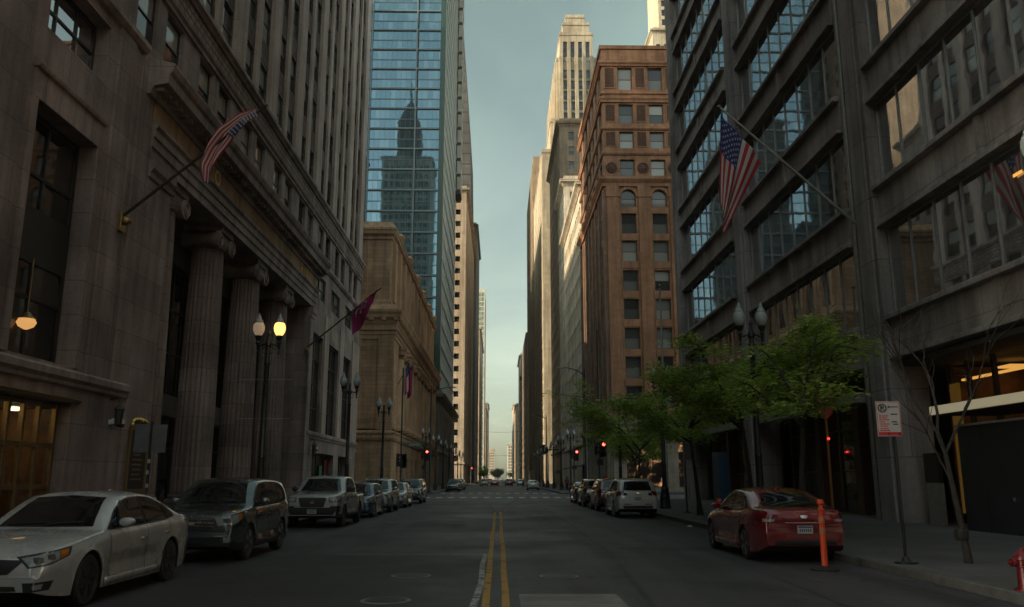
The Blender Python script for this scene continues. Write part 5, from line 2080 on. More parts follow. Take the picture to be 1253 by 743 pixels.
def suv_spec(paint, **k):
    L = 4.56
    s = dict(dlo=([(1.58, 1.28), (1.95, 1.51), (2.3, 1.56), (3.0, 1.57), (3.6, 1.53), (4.0, 1.43)], [(1.32, 1.078), (2.4, 1.085), (3.4, 1.11), (4.08, 1.165)]),
             L=L, W=1.84, H=1.68, clear=.23, wr=.355, arch=.405, ax0=.92, ax1=3.55, paint=paint, lean=.26, crown=.03, nose=.16, nose_len=.8, tail=.12, clad=True,
             top=[(0, .62), (.02, .80), (.08, .92), (.3, .985), (.9, 1.045), (1.22, 1.08), (1.45, 1.26), (1.82, 1.52), (2.05, 1.615), (2.6, 1.655), (3.4, 1.64), (4.0, 1.59), (4.2, 1.53), (4.42, 1.20), (4.52, 1.02), (4.56, .80)],
             belt=[(0, .56), (.08, .85), (.3, .93), (.9, .985), (1.3, 1.02), (2.5, 1.06), (3.6, 1.10), (4.2, 1.12), (4.45, 1.05), (4.56, .72)],
             side_glass=[('a', [(1.66, 1.33), (1.95, 1.49), (2.2, 1.54), (2.34, 1.55)], [(1.36, 1.085), (1.8, 1.085), (2.38, 1.095)]),
                         ('b', [(2.42, 1.55), (2.9, 1.555), (3.24, 1.54)], [(2.46, 1.10), (2.9, 1.11), (3.34, 1.12)]),
                         ('c', [(3.34, 1.535), (3.7, 1.50), (3.98, 1.42)], [(3.44, 1.125), (3.7, 1.135), (4.05, 1.17)])],
             screen=([(-.54, 1.545), (0, 1.575), (.54, 1.545)], [(-.68, 1.13), (0, 1.13), (.68, 1.13)]),
             rear_glass=([(-.52, 1.53), (0, 1.545), (.52, 1.53)], [(-.62, 1.16), (0, 1.15), (.62, 1.16)]),
             doors=[([(1.34, 1.03), (1.8, 1.045), (2.40, 1.06)], [(1.42, .38), (1.9, .36), (2.36, .36)]), ([(2.43, 1.06), (2.9, 1.07), (3.40, 1.09)], [(2.39, .36), (2.8, .36), (3.1, .50)])],
             front_bits=[('grille', 'black', [(-.50, .83), (0, .85), (.50, .83)], [(-.40, .66), (0, .64), (.40, .66)], 'front'),
                         ('grille_bar', 'chrome', [(-.46, .80), (0, .815), (.46, .80)], [(-.45, .775), (0, .79), (.45, .775)], 'front'),
                         ('grille_bar', 'chrome', [(-.44, .73), (0, .745), (.44, .73)], [(-.43, .71), (0, .725), (.43, .71)], 'front'),
                         ('lower_grille', 'black', [(-.56, .50), (0, .51), (.56, .50)], [(-.56, .34), (0, .32), (.56, .34)], 'front'),
                         ('badge', 'chrome', [(-.07, .79), (0, .81), (.07, .79)], [(-.06, .73), (0, .72), (.06, .73)], 'front')],
             rear_bits=[('bumper_trim', 'black', [(-.64, .52), (0, .52), (.64, .52)], [(-.62, .38), (0, .37), (.62, .38)], 'rear'),
                        ('badge', 'chrome', [(-.08, 1.06), (0, 1.07), (.08, 1.06)], [(-.06, 1.0), (0, .99), (.06, 1.0)], 'rear')],
             corner_bits=[('lamp_bezel', 'black', [(-.36, .87), (-.1, .93), (.30, .985)], [(-.33, .73), (0, .74), (.26, .86)], 48),
                          ('headlight', 'headlight', [(-.33, .87), (-.1, .915), (.12, .945)], [(-.30, .735), (-.05, .745), (.12, .79)], 48),
                          ('projector', 'black', [(-.22, .86), (-.16, .87), (-.09, .865)], [(-.22, .79), (-.16, .78), (-.09, .79)], 48.5),
                          ('indicator', 'amber_lens', [(.13, .947), (.27, .965)], [(.13, .805), (.23, .86)], 48),
                          ('fog_lamp', 'headlight', [(-.22, .50), (-.08, .50)], [(-.21, .41), (-.09, .41)], 42),
                          ('tail_lamp', 'taillight', [(-.20, 1.10), (0, 1.12), (.22, 1.13)], [(-.20, .90), (0, .90), (.20, .96)], 130)],
             mirror=(1.66, 1.16), fin=3.6, plates=[(.80, 1)], mir=(.21, .16))
    s.update(k)
    return s


def hatch_spec(paint, **k):
    """a smaller five-door car"""
    s = suv_spec(paint)
    s.update(clad=False, clear=.18, wr=.315, arch=.355, lean=.33, W=1.76)
    for key in ('top', 'belt'):
        s[key] = [(x * .92, z * .895) for x, z in s[key]]
    s['L'] = 4.56 * .92
    s['ax0'], s['ax1'] = .82, 3.38

    def sc(ch):
        return [(a * .92, z * .895) for a, z in ch]

    def sf(ch):
        return [(a * .95, z * .895) for a, z in ch]
    s['dlo'] = tuple(sc(c) for c in s['dlo'])
    s['side_glass'] = [(n, sc(t), sc(b)) for n, t, b in s['side_glass']]
    s['screen'] = tuple(sf(c) for c in s['screen'])
    s['rear_glass'] = tuple(sf(c) for c in s['rear_glass'])
    s['doors'] = [(sc(t), sc(b)) for t, b in s['doors']]
    s['front_bits'] = [(n, m_, sf(t), sf(b), o) for n, m_, t, b, o in s['front_bits']]
    s['rear_bits'] = [(n, m_, sf(t), sf(b), o) for n, m_, t, b, o in s['rear_bits']]
    s['corner_bits'] = [(n, m_, sf(t), sf(b), o) for n, m_, t, b, o in s['corner_bits']]
    s['mirror'] = (1.53, 1.04)
    s['fin'] = 3.3
    s['plates'] = [(.72, 1)]
    s.update(k)
    return s


def pickup_spec(paint, **k):
    L = 5.39

    def bed(c, root):
        q = MB()
        w = c.sp['W'] / 2 - .07
        y0, y1 = 3.62 - L / 2, L - .06 - L / 2
        q.box(-w, w, y0, y1, 1.075, 1.105)
        q.build('bed_cover', M['black'], root, bevel=.01)
    s = dict(dlo=([(1.74, 1.42), (2.05, 1.615), (2.3, 1.655), (3.28, 1.645)], [(1.48, 1.18), (2.5, 1.175), (3.32, 1.19)]),
             L=L, W=1.90, H=1.79, clear=.32, wr=.385, arch=.44, ax0=.94, ax1=4.20, paint=paint, lean=.24, crown=.03, nose=.13, nose_len=.7, tail=.05, tail_len=.4, clad=True,
             top=[(0, .78), (.02, .98), (.08, 1.07), (.4, 1.13), (1.0, 1.18), (1.32, 1.20), (1.55, 1.36), (1.92, 1.63), (2.15, 1.715), (2.5, 1.745), (3.2, 1.735), (3.46, 1.69), (3.56, 1.35), (3.60, 1.09), (3.7, 1.07), (5.2, 1.085), (5.36, 1.08), (5.39, .95)],
             belt=[(0, .70), (.08, 1.0), (.4, 1.07), (1.0, 1.11), (1.5, 1.14), (2.5, 1.15), (3.5, 1.15), (3.62, 1.055), (5.2, 1.06), (5.36, 1.06), (5.39, .90)],
             side_glass=[('a', [(1.80, 1.45), (2.05, 1.60), (2.3, 1.64), (2.44, 1.645)], [(1.52, 1.19), (1.9, 1.185), (2.48, 1.185)]),
                         ('b', [(2.52, 1.645), (2.9, 1.65), (3.26, 1.63)], [(2.56, 1.19), (2.9, 1.19), (3.30, 1.20)])],
             screen=([(-.57, 1.635), (0, 1.66), (.57, 1.635)], [(-.72, 1.225), (0, 1.225), (.72, 1.225)]),
             rear_glass=([(-.5, 1.62), (0, 1.63), (.5, 1.62)], [(-.6, 1.2), (0, 1.2), (.6, 1.2)]),
             doors=[([(1.5, 1.11), (2.0, 1.12), (2.50, 1.13)], [(1.5, .48), (2.0, .47), (2.46, .47)]), ([(2.53, 1.13), (2.9, 1.135), (3.40, 1.13)], [(2.49, .47), (2.9, .47), (3.36, .50)])],
             front_bits=[('grille', 'black', [(-.48, 1.0), (-.44, 1.02), (.44, 1.02), (.48, 1.0)], [(-.40, .71), (-.36, .70), (.36, .70), (.40, .71)], 'front'),
                         ('badge', 'chrome', [(-.10, .90), (0, .92), (.10, .90)], [(-.08, .84), (0, .82), (.08, .84)], 'front'),
                         ('bumper', 'black', [(-.76, .69), (0, .69), (.76, .69)], [(-.74, .38), (0, .37), (.74, .38)], 'front')],
             rear_bits=[('bumper_trim', 'black', [(-.8, .62), (0, .62), (.8, .62)], [(-.8, .5), (0, .5), (.8, .5)], 'rear')],
             corner_bits=[('lamp_bezel', 'black', [(-.30, 1.03), (0, 1.05), (.26, 1.05)], [(-.30, .86), (0, .86), (.24, .93)], 45),
                          ('headlight', 'headlight', [(-.28, 1.02), (0, 1.035), (.16, 1.035)], [(-.27, .89), (0, .89), (.16, .94)], 45),
                          ('fog_lamp_recess', 'black', [(-.28, .74), (.12, .74)], [(-.24, .52), (.12, .52)], 45),
                          ('tail_lamp', 'taillight', [(-.10, 1.03), (.12, 1.03)], [(-.10, .78), (.12, .78)], 125)],
             mirror=(1.82, 1.28), mir=(.24, .20), mirror_mat=M['black'], fin=3.2, plates=[(.56, -1), (.66, 1)], extra=(bed,), handle=M['black'], spokes=6, rim=M['rim_dark'])
    s.update(k)
    return s


PT = {
    'white': car_paint('white_paint_car', (.50, .495, .485), 0, .26),
    'greygreen': car_paint('dark_grey_green_paint', (.055, .075, .078), .45),
    'silver_white': car_paint('pale_grey_paint', (.37, .38, .38), .1),
    'blue': car_paint('blue_paint', (.035, .085, .17), .4),
    'silver': car_paint('silver_paint', (.34, .35, .36), .55),
    'cream': car_paint('cream_white_paint', (.42, .41, .37), 0),
    'charcoal': car_paint('charcoal_paint', (.03, .034, .038), .4),
    'red': car_paint('dark_red_paint', (.17, .006, .012), .3),
    'maroon': car_paint('maroon_paint', (.07, .012, .012), .35),
    'bronze': car_paint('dark_bronze_paint', (.055, .048, .035), .4),
    'navy': car_paint('navy_paint', (.02, .03, .05), .4),
    'bright_red': car_paint('bright_red_paint', (.34, .02, .02), .1),
    'yellow': car_paint('pale_yellow_paint', (.55, .46, .26), 0),
}
GL, GR = 'cars parked along the left kerb', 'cars parked along the right kerb'
XLp, XRp = -6.35, 6.05


def park(spec, name, label, cat, x, y_front, facing, group, tilt=0):
    """facing -1: front toward the camera, y_front is the end nearest the camera either way"""
    L = spec['L']
    return build_car(spec, name, label, cat, (x, y_front + L / 2, 0), 0 + tilt if facing < 0 else math.pi + tilt, group)


park(sedan_spec(PT['white'], rim=M['rim_dark']), 'parked_sedan', 'white four-door sedan nearest the camera at the left kerb', 'car', -6.36, 10.72, -1, GL)
park(suv_spec(PT['greygreen']), 'parked_suv', 'dark grey-green sport utility parked between the white sedan and the pale pickup', 'car', -6.13, 17.2, -1, GL)
park(pickup_spec(PT['silver_white']), 'parked_pickup', 'pale grey crew cab pickup with a black grille parked behind the dark sport utility', 'pickup', -6.35, 29.2, -1, GL)
park(hatch_spec(PT['blue']), 'parked_hatchback', 'blue hatchback parked right behind the pale pickup', 'car', -6.3, 36.7, -1, GL)
park(suv_spec(PT['silver'], rails=(2.2, 4.0)), 'parked_suv', 'silver sport utility with roof rails parked behind the blue hatchback', 'car', -6.3, 42.4, -1, GL)
park(sedan_spec(PT['cream']), 'parked_sedan', 'cream white sedan parked between the silver and the charcoal sport utilities', 'car', -6.25, 49.2, -1, GL)
park(suv_spec(PT['charcoal'], rails=(2.2, 4.0)), 'parked_suv', 'charcoal sport utility last in the left row before the crossing', 'car', -6.1, 57.5, -1, GL)
park(sedan_spec(PT['red']), 'parked_sedan', 'dark red sedan parked at the right kerb behind the orange post', 'car', 6.1, 17.0, 1, GR)
def q5(c, root):
    c.patch('tail_lamp', M['taillight'], [(-.62, 1.06), (-.46, 1.06)], [(-.62, .93), (-.46, .95)], 'rear', 6, 4, .007)
    c.patch('tail_lamp', M['taillight'], [(.46, 1.06), (.62, 1.06)], [(.46, .95), (.62, .93)], 'rear', 6, 4, .007)
    c.patch('reflector', M['taillight'], [(-.60, .60), (-.30, .60)], [(-.60, .565), (-.30, .565)], 'rear', 6, 3, .007)
    c.patch('reflector', M['taillight'], [(.30, .60), (.60, .60)], [(.30, .565), (.60, .565)], 'rear', 6, 3, .007)
park(suv_spec(PT['white'], rails=(2.2, 4.0), clad=False, extra=(q5,)), 'parked_suv', 'white sport utility with roof rails nearest in the right row beyond the red sedan', 'car', 6.0, 36.6, 1, GR)
park(suv_spec(PT['maroon']), 'parked_suv', 'maroon sport utility parked in front of the white one on the right', 'car', 6.0, 43.6, 1, GR)
park(suv_spec(PT['bronze'], clad=False), 'parked_suv', 'dark bronze sport utility third in the right row', 'car', 6.0, 50.8, 1, GR)
park(sedan_spec(PT['charcoal']), 'parked_sedan', 'dark sedan farthest ahead in the right row before the signals', 'car', 6.1, 57.6, 1, GR)
# beyond the crossing
park(suv_spec(PT['navy']), 'parked_suv', 'navy sport utility first at the left kerb beyond the cross street', 'car', -6.0, 110.5, -1, GL)
park(sedan_spec(PT['silver']), 'parked_sedan', 'silver sedan second at the left kerb beyond the cross street', 'car', -6.2, 117.5, -1, GL)
park(hatch_spec(PT['charcoal']), 'parked_hatchback', 'dark hatchback third at the left kerb beyond the cross street', 'car', -6.2, 124.5, -1, GL)
park(suv_spec(PT['cream']), 'parked_suv', 'pale sport utility far along the left kerb beyond the cross street', 'car', -6.2, 133, -1, GL)
GM = 'cars moving in the distance'
park(sedan_spec(PT['white']), 'moving_sedan', 'white car driving away in the right lane beyond the crossing', 'car', 5.1, 124, 1, GM)
park(sedan_spec(PT['bright_red']), 'moving_sedan', 'bright red car stopped near the middle of the far crossing', 'car', -.9, 196, 1, GM)
park(suv_spec(PT['red']), 'moving_suv', 'dark red sport utility right of the bright red car at the far crossing', 'car', 2.4, 195, 1, GM)
park(hatch_spec(PT['silver']), 'moving_hatchback', 'silver hatchback at the far crossing right of the red ones', 'car', 5.3, 203, 1, GM)
park(suv_spec(PT['yellow']), 'moving_suv', 'pale yellow sport utility coming from the far crossing on the left', 'car', -3.4, 200, -1, GM)
park(suv_spec(PT['white']), 'moving_suv', 'white sport utility coming down the left lane far behind the pale yellow one', 'car', -3.0, 290, -1, GM)
park(sedan_spec(PT['navy']), 'moving_sedan', 'dark car far away in the right lane beyond the silver hatchback', 'car', 4.6, 275, 1, GM)
# ------------------------------------------------------------------ street lamps
GLAMP = 'twin globe street lamps along both kerbs'


def globe_prof():
    return [(.07, -.02), (.10, 0), (.15, .06), (.195, .16), (.21, .26), (.20, .36), (.17, .44), (.13, .47)]


def street_lamp(loc, label, lit=()):
    t = thing('street_lamp', label, 'street lamp', (0, 0, 0), 0, GLAMP)
    q = MB()
    q.lathe((0, 0, 0), [(.30, 0), (.30, .10), (.27, .14), (.25, .55), (.27, .60), (.24, .66), (.19, .95), (.21, 1.0), (.15, 1.08), (.125, 1.25)], 12)
    q.build('base', M['black_iron'], t, smooth=35)
    q = MB()
    q.lathe((0, 0, 0), [(.12, 1.2), (.115, 2.2), (.13, 2.22), (.13, 2.28), (.105, 2.32), (.085, 5.5), (.105, 5.55), (.105, 5.62), (.085, 5.66), (.08, 6.2), (.12, 6.24), (.12, 6.34), (.07, 6.42), (.05, 6.62), (.075, 6.68), (.02, 6.82)], 16, 0)
    q.build('pole', M['black_iron'], t, smooth=35)
    q = MB()
    q.tube([(-.40, 0, 6.36), (-.34, 0, 6.24), (-.2, 0, 6.28), (0, 0, 6.34), (.2, 0, 6.28), (.34, 0, 6.24), (.40, 0, 6.36)], .035, 8)
    for sx in (-1, 1):
        pts = [(sx * (.09 + .12 * math.cos(a)), 0, 6.08 + .12 * math.sin(a)) for a in [k * .5 for k in range(12)]]
        q.tube(pts, .018, 6)
        q.lathe((sx * .38, 0, 0), [(.015, 5.92), (.05, 5.98), (.02, 6.06), (.045, 6.12), (.05, 6.28), (.085, 6.34), (.06, 6.42), (.11, 6.52), (.14, 6.60), (.10, 6.62)], 12)
    q.build('arm', M['black_iron'], t, smooth=40)
    for k, sx in enumerate((-1, 1)):
        q = MB()
        q.lathe((sx * .38, 0, 6.62), globe_prof(), 18)
        g = q.build('globe', M['lit_globe'] if k in lit else M['globe_faint'] if lit else M['globe_milk'], t, smooth=60)
        q = MB()
        q.lathe((sx * .38, 0, 6.62), [(.14, .46), (.15, .48), (.12, .56), (.075, .63), (.085, .66), (.05, .72), (.015, .82)], 14)
        q.build('cap', M['globe_milk'], g, smooth=50)
    t.location = loc
    return t


lamp0 = street_lamp((-8.4, 30.05, .15), 'twin globe street lamp with one glowing globe and bare banner rods before the portico', lit=(1,))
for z in (3.6, 5.0):
    q = MB()
    q.tube([(-8.4 - .95, 30.0, .15 + z), (-8.4 + .95, 30.0, .15 + z)], .014, 6)
    q.build('banner_rod', M['steel'], lamp0)
lampA = street_lamp((8.6, 27.8, .15), 'twin globe street lamp rising out of the largest green tree on the right')
PL = [(-8.4, 47.0, 'twin globe street lamp in front of the far pale bay of the stone bank'),
      (-8.4, 61.2, 'twin globe street lamp nearest the corner of the stone bank')]
PRr = [(8.6, 43.9, 'twin globe street lamp beside the pale flagpole on the right'),
       (8.6, 59.6, 'twin globe street lamp half hidden in the foliage by the dark parked cars'),
       (9.22, 12.75, 'street lamp at the right edge of the picture with only one globe showing')]
for k in range(7):
    y = 98.5 + 15.5 * k
    PL.append((-8.5, y, 'unlit twin globe street lamp in the left row beyond the cross street'))
    PRr.append((8.6, y + 2, 'unlit twin globe street lamp in the right row beyond the cross street'))
for x, y, lab in PL + PRr:
    dup(lampA, (x, y, .15), 0, lab, GLAMP)


# ------------------------------------------------------------------ signals, poles and signs
def signal_head(c, rz, parent, lit=True):
    """red-amber-green head, lenses toward local -y"""
    q = MB()
    q.box(-.17, .17, -.12, .12, -.55, .55)
    q.box(-.24, .24, .10, .12, -.62, .62)
    h = q.build('signal_head', M['black'], parent, bevel=.02, loc=(0, 0, 0))
    for k, z in enumerate((.36, 0, -.36)):
        l_ = MB()
        l_.lathe((0, -.125, z), [(.0, -.02), (.10, -.015), (.12, .0), (.12, .01)], 16, axis='y')
        l_.build('lens', M['lit_red'] if (k == 0 and lit) else M['frame_dark'], h, smooth=50, loc=(0, 0, 0))
        v = MB()
        n = 14
        pts0 = [(.14 * math.cos(a), -.12, z + .14 * math.sin(a)) for a in [R(-20) + R(220) * i / n for i in range(n + 1)]]
        pts1 = [(x, y - .22, zz) for x, y, zz in pts0]
        v.add(pts0 + pts1, [(i, i + 1, n + 2 + i, n + 1 + i) for i in range(n)])
        v.build('visor', M['black'], h, recalc=False, loc=(0, 0, 0))
    h.location = c
    h.rotation_euler = (0, 0, rz)
    return h


GS = 'traffic signals'


def signal_post(x, y, zs, label, h=None, arm=None, ped=True, lit=True):
    t = thing('traffic_signal', label, 'traffic signal', (x, y, .15), group=GS)
    q = MB()
    q.lathe((x, y, .15), [(.2, 0), (.2, .1), (.14, .3), (.075, .4), (.07, (h or zs + .9))], 12)
    q.build('post', M['black_iron'], t, smooth=40)
    signal_head((.3, -.1, zs - .15), 0 if lit else R(180), t, lit)
    if ped:
        signal_head((-.28, .1, zs - .15 + .1), R(90), t, False)
        q = MB()
        q.box(x - .24, x + .24, y - .32, y - .1, 2.7, 3.15)
        q.build('walk_signal', M['black'], t, bevel=.02)
    return t


signal_post(8.0, 66.6, 3.95, 'red traffic signal on the tall dark pole by the right row of parked cars', 13.4)
signal_post(8.65, 96.6, 4.3, 'red traffic signal on the right corner across the junction')
signal_post(-8.45, 96.4, 4.3, 'red traffic signal on the left corner across the junction')
signal_post(-8.6, 262.5, 4.5, 'tiny red traffic signal at the second junction on the left', ped=False)
signal_post(-8.7, 75.4, 3.2, 'thick dark signal pole at the near left corner before the sandstone bank', 11.4, lit=False)


def name_sign(x, y, z, w, label):
    t = thing('street_name_sign', label, 'street sign', (x, y, z))
    q = MB()
    q.box(x - w / 2, x + w / 2, y - .02, y + .02, z - .2, z + .2)
    q.build('panel', M['sign_green'], t, bevel=.008)
    q = MB()
    for bx in ((x - w / 2 + .03, x + w / 2 - .03, z + .16, z + .18), (x - w / 2 + .03, x + w / 2 - .03, z - .18, z - .16)):
        q.box(bx[0], bx[1], y - .024, y - .02, bx[2], bx[3])
    for k in range(7):
        q.box(x - w * .36 + k * w * .1, x - w * .36 + k * w * .1 + w * .055, y - .024, y - .02, z - .08, z + .08)
    q.build('print', M['sign_white'], t)
    q = MB()
    q.bar((x + (w / 2 if x < 0 else -w / 2), y, z), (x + (w / 2 + .45 if x < 0 else -w / 2 - .4), y, z), .05, .05)
    q.build('bracket', M['black_iron'], t)
    return t


name_sign(8.95, 66.4, 5.0, 1.5, 'green street name sign on the tall pole above the right red signal')
name_sign(-9.55, 96.3, 5.5, 1.8, 'green street name sign on the far left corner above the red signal')


def davit(x, y, h, arm, label):
    t = thing('davit_light', label, 'street light', (x, y, .15), group='tall arm street lights')
    q = MB()
    q.lathe((x, y, .15), [(.22, 0), (.22, .15), (.13, .3), (.075, h)], 12)
    q.build('pole', M['black_iron'], t, smooth=40)
    q = MB()
    q.tube([(x, y, h - .5), (x + arm * .3, y, h + .0), (x + arm * .7, y, h + .25), (x + arm, y, h + .25)], [.06, .05, .04, .035], 8)
    q.build('arm', M['black_iron'], t, smooth=60)
    q = MB()
    q.box(x + arm - .3, x + arm + .3, y - .14, y + .14, h + .2, h + .34)
    q.build('lamp_head', M['pole_grey'], t, bevel=.05)
    return t


davit(8.2, 79.0, 11.8, -2.3, 'tall dark arm street light over the right lane at the junction')
davit(-7.9, 97.6, 11.9, 2.6, 'tall dark arm street light over the left lane across the junction')
davit(8.4, 148.0, 12.5, -2.4, 'farther dark arm street light on the right beyond the junction')

# pale flagpole on the right
t = thing('pale_flagpole', 'slim pale flagpole without a flag between the right lamp and the trees', 'flagpole', (9.0, 45.2, .15))
q = MB()
q.lathe((9.0, 45.2, .15), [(.16, 0), (.16, .2), (.085, .3), (.05, 12.0)], 12)
q.build('pole', M['pole_grey'], t, smooth=40)
q = MB()
q.lathe((9.0, 45.2, 12.1), [(.02, 0), (.09, .06), (.10, .13), (.06, .2), (.01, .23)], 12)
q.build('ball', M['brass'], t, smooth=60)


def plate_sign(x, y, z, w, h, label, back=False, post_top=None, two=False, base=True):
    t = thing('parking_sign', label, 'sign', (x, y, .15))
    q = MB()
    q.tube([(x, y, .15), (x, y, post_top or z + h + .02)], .032, 8)
    q.build('post', M['black_iron'], t)
    if base:
        q = MB()
        q.lathe((x, y, .15), [(.20, 0), (.20, .025), (.09, .04), (.05, .12)], 14)
        q.build('foot', M['black_iron'], t, smooth=40)
    return t


sg = plate_sign(7.38, 15.55, 2.42, .44, .64, 'white and red no parking sign on a slim black post at the right kerb')
Y_ = 15.55 - .045
q = MB()
q.box(7.38 - .35 + .02, 7.38 + .13, Y_ - .012, Y_, 2.42, 3.07)
pn = q.build('panel', M['sign_white'], sg, bevel=.004)
q = MB()
x0, x1 = 7.05, 7.51
for bx in ((x0 + .012, x1 - .012, 3.05, 3.058), (x0 + .012, x1 - .012, 2.432, 2.44), (x0 + .012, x0 + .02, 2.44, 3.05), (x1 - .02, x1 - .012, 2.44, 3.05)):
    q.box(bx[0], bx[1], Y_ - .015, Y_ - .011, bx[2], bx[3])
q.box(x0 + .02, x1 - .02, Y_ - .016, Y_ - .011, 2.445, 2.50)
for k, (z, a, b_) in enumerate(((2.80, .05, .24), (2.765, .05, .20), (2.73, .05, .25), (2.69, .05, .16), (2.65, .06, .24), (2.61, .06, .20), (2.565, .06, .22), (2.53, .05, .25))):
    for w_ in range(3):
        u = a + (b_ - a) * w_ / 3
        q.box(x0 + u, x0 + u + (b_ - a) / 3.6, Y_ - .015, Y_ - .011, z - .011, z + .008)
q.build('red_print', M['sign_red'], pn)
q = MB()
cx_, cz_ = x0 + .12, 2.945
n = 24
pts = [(cx_ + .075 * math.cos(2 * math.pi * k / n), Y_ - .014, cz_ + .075 * math.sin(2 * math.pi * k / n)) for k in range(n + 1)]
q.tube(pts, .010, 6, cap=False)
q.bar((cx_ - .053, Y_ - .016, cz_ + .053), (cx_ + .053, Y_ - .016, cz_ - .053), .018, .006)
q.box(cx_ - .03, cx_ - .012, Y_ - .015, Y_ - .011, cz_ - .05, cz_ + .05)
q.box(cx_ - .012, cx_ + .028, Y_ - .015, Y_ - .011, cz_ + .032, cz_ + .05)
q.box(cx_ - .012, cx_ + .028, Y_ - .015, Y_ - .011, cz_ - .004, cz_ + .012)
q.box(cx_ + .016, cx_ + .032, Y_ - .015, Y_ - .011, cz_ + .0, cz_ + .045)
q.prism([(x0 + .22, 2.965), (x0 + .255, 2.99), (x0 + .255, 2.973), (x1 - .04, 2.973), (x1 - .04, 2.957), (x0 + .255, 2.957), (x0 + .255, 2.94)], Y_ - .015, Y_ - .011)
for z, a, b_ in ((2.83, .27, .40), (2.69, .28, .38), (2.645, .30, .40)):
    q.box(x0 + a, x0 + b_, Y_ - .015, Y_ - .011, z - .01, z + .01)
q.build('black_print', M['black'], pn)
q = MB()
for u in (.20, .40):
    q.lathe((x0 + u, Y_ - .018, 2.472), [(.0, 0), (.018, .0), (.018, .006)], 10, axis='y')
q.build('bolt', M['black'], pn)

# back-facing twin plates on the left pavement
sg = plate_sign(-8.05, 19.6, 2.25, .3, .65, 'pair of grey sign plates on a black stickered post between the sedan and the portico', post_top=2.95, base=False)
for dx in (-.20, .20):
    q = MB()
    q.box(-8.05 + dx - .165, -8.05 + dx + .165, 19.55, 19.575, 2.24, 2.88)
    q.build('panel', M['sign_grey'], sg, bevel=.006)
q = MB()
for k, z in enumerate((.7, .95, 1.2, 1.45, 1.75, 2.0)):
    q.box(-8.09 + .02 * (k % 2), -8.03 + .02 * (k % 2), 19.563, 19.567, z, z + .09)
q.build('sticker', M['sign_white'], sg)
sg = plate_sign(8.55, 38.6, 2.6, .4, .8, 'grey white double sign plates on a black post by the right lamp', post_top=4.1)
for z, h in ((2.5, .74), (3.28, .72)):
    q = MB()
    q.box(8.55 - .06, 8.55 + .42, 38.53, 38.555, z, z + h)
    q.build('panel', M['sign_grey'], sg, bevel=.006)

# orange delineator posts
for x, y, h, z0, lab in ((6.03, 15.9, 1.27, 0, 'orange plastic delineator post standing behind the dark red sedan'),
                         (6.02, 23.2, 1.12, 0, 'second orange delineator post peeping over the roof line ahead of the dark red sedan')):
    t = thing('delineator_post', lab, 'traffic post', (x, y, z0), group='orange delineator posts')
    q = MB()
    q.lathe((x, y, 0), [(.0, .0), (.26, .0), (.26, .03), (.20, .05), (.10, .06), (.08, .08)], 24)
    q.build('foot', M['rubber'], t, smooth=35)
    q = MB()
    q.lathe((x, y, 0), [(.065, .06), (.06, .10), (.050, h - .26), (.050, h - .2), (.058, h - .19), (.058, h - .17), (.036, h - .15), (.036, h - .10), (.064, h - .08), (.064, h - .03), (.05, h)], 20)
    pb = q.build('tube', M['orange_plastic'], t, smooth=35)
    for z in (h - .62, h - .42):
        q = MB()
        q.lathe((x, y, 0), [(.0545, z), (.0560, z + .01), (.0555, z + .10), (.0535, z + .11)], 20)
        q.build('band', plain('faded_band', (.45, .16, .08), .5), pb)

# fire hydrant
hx, hy = 7.19, 11.75
t = thing('fire_hydrant', 'red fire hydrant cut by the right edge of the picture on the kerb', 'fire hydrant', (hx, hy, .15))
q = MB()
q.lathe((hx, hy, .15), [(.17, 0), (.17, .04), (.12, .05), (.11, .10), (.10, .40), (.13, .41), (.13, .44), (.115, .45), (.115, .52), (.135, .53), (.135, .56), (.11, .62), (.07, .67), (.035, .685), (.035, .73), (.02, .74)], 20)
q.build('barrel', M['red_paint'], t, smooth=35)
for sx, r_, l_ in ((-1, .058, .20), (1, .058, .20)):
    q = MB()
    pr = [(r_, sx * .09), (r_, sx * (l_ - .07)), (r_ * 1.3, sx * (l_ - .065)), (r_ * 1.3, sx * (l_ - .01)), (r_ * .5, sx * l_), (r_ * .45, sx * (l_ + .035)), (.005, sx * (l_ + .035))]
    q.lathe((hx, hy, .15 + .485), pr, 14, axis='x')
    q.build('nozzle', M['red_paint'], t, smooth=35)
q = MB()
t.scale = (.86, .86, .78)
q.lathe((hx, hy, .15 + .47), [(.075, -.09), (.075, -.15), (.095, -.155), (.095, -.2), (.03, -.21), (.03, -.24), (.005, -.24)], 16, axis='y')
q.build('nozzle', M['red_paint'], t, smooth=35)

q = MB()
q.add([(6.55, 29.8, .012), (6.80, 29.85, .012), (6.78, 30.05, .05), (6.6, 30.0, .02), (6.68, 29.93, .07)], [(0, 1, 4), (1, 2, 4), (2, 3, 4), (3, 0, 4)])
o = q.build('crumpled_paper', M['sign_white'], loc=(6.68, 29.9, .0))
tag(o, 'scrap of white paper lying in the right gutter', 'litter')


# ------------------------------------------------------------------ flags
def flag_pole(name, lab, base, tip, r0, mat, ball=True, group=None):
    t = thing(name, lab, 'flagpole', base, group=group)
    q = MB()
    q.tube([base, tip], [r0, r0 * .6], 10)
    q.build('pole', mat, t, smooth=40)
    d = (Vector(tip) - Vector(base)).normalized()
    q = MB()
    q.lathe((tip[0], tip[1], tip[2]), [(.01, -.06), (.06, -.03), (.075, .02), (.05, .07), (.01, .09)], 10)
    q.build('ball', M['brass'], t, smooth=60)
    return t


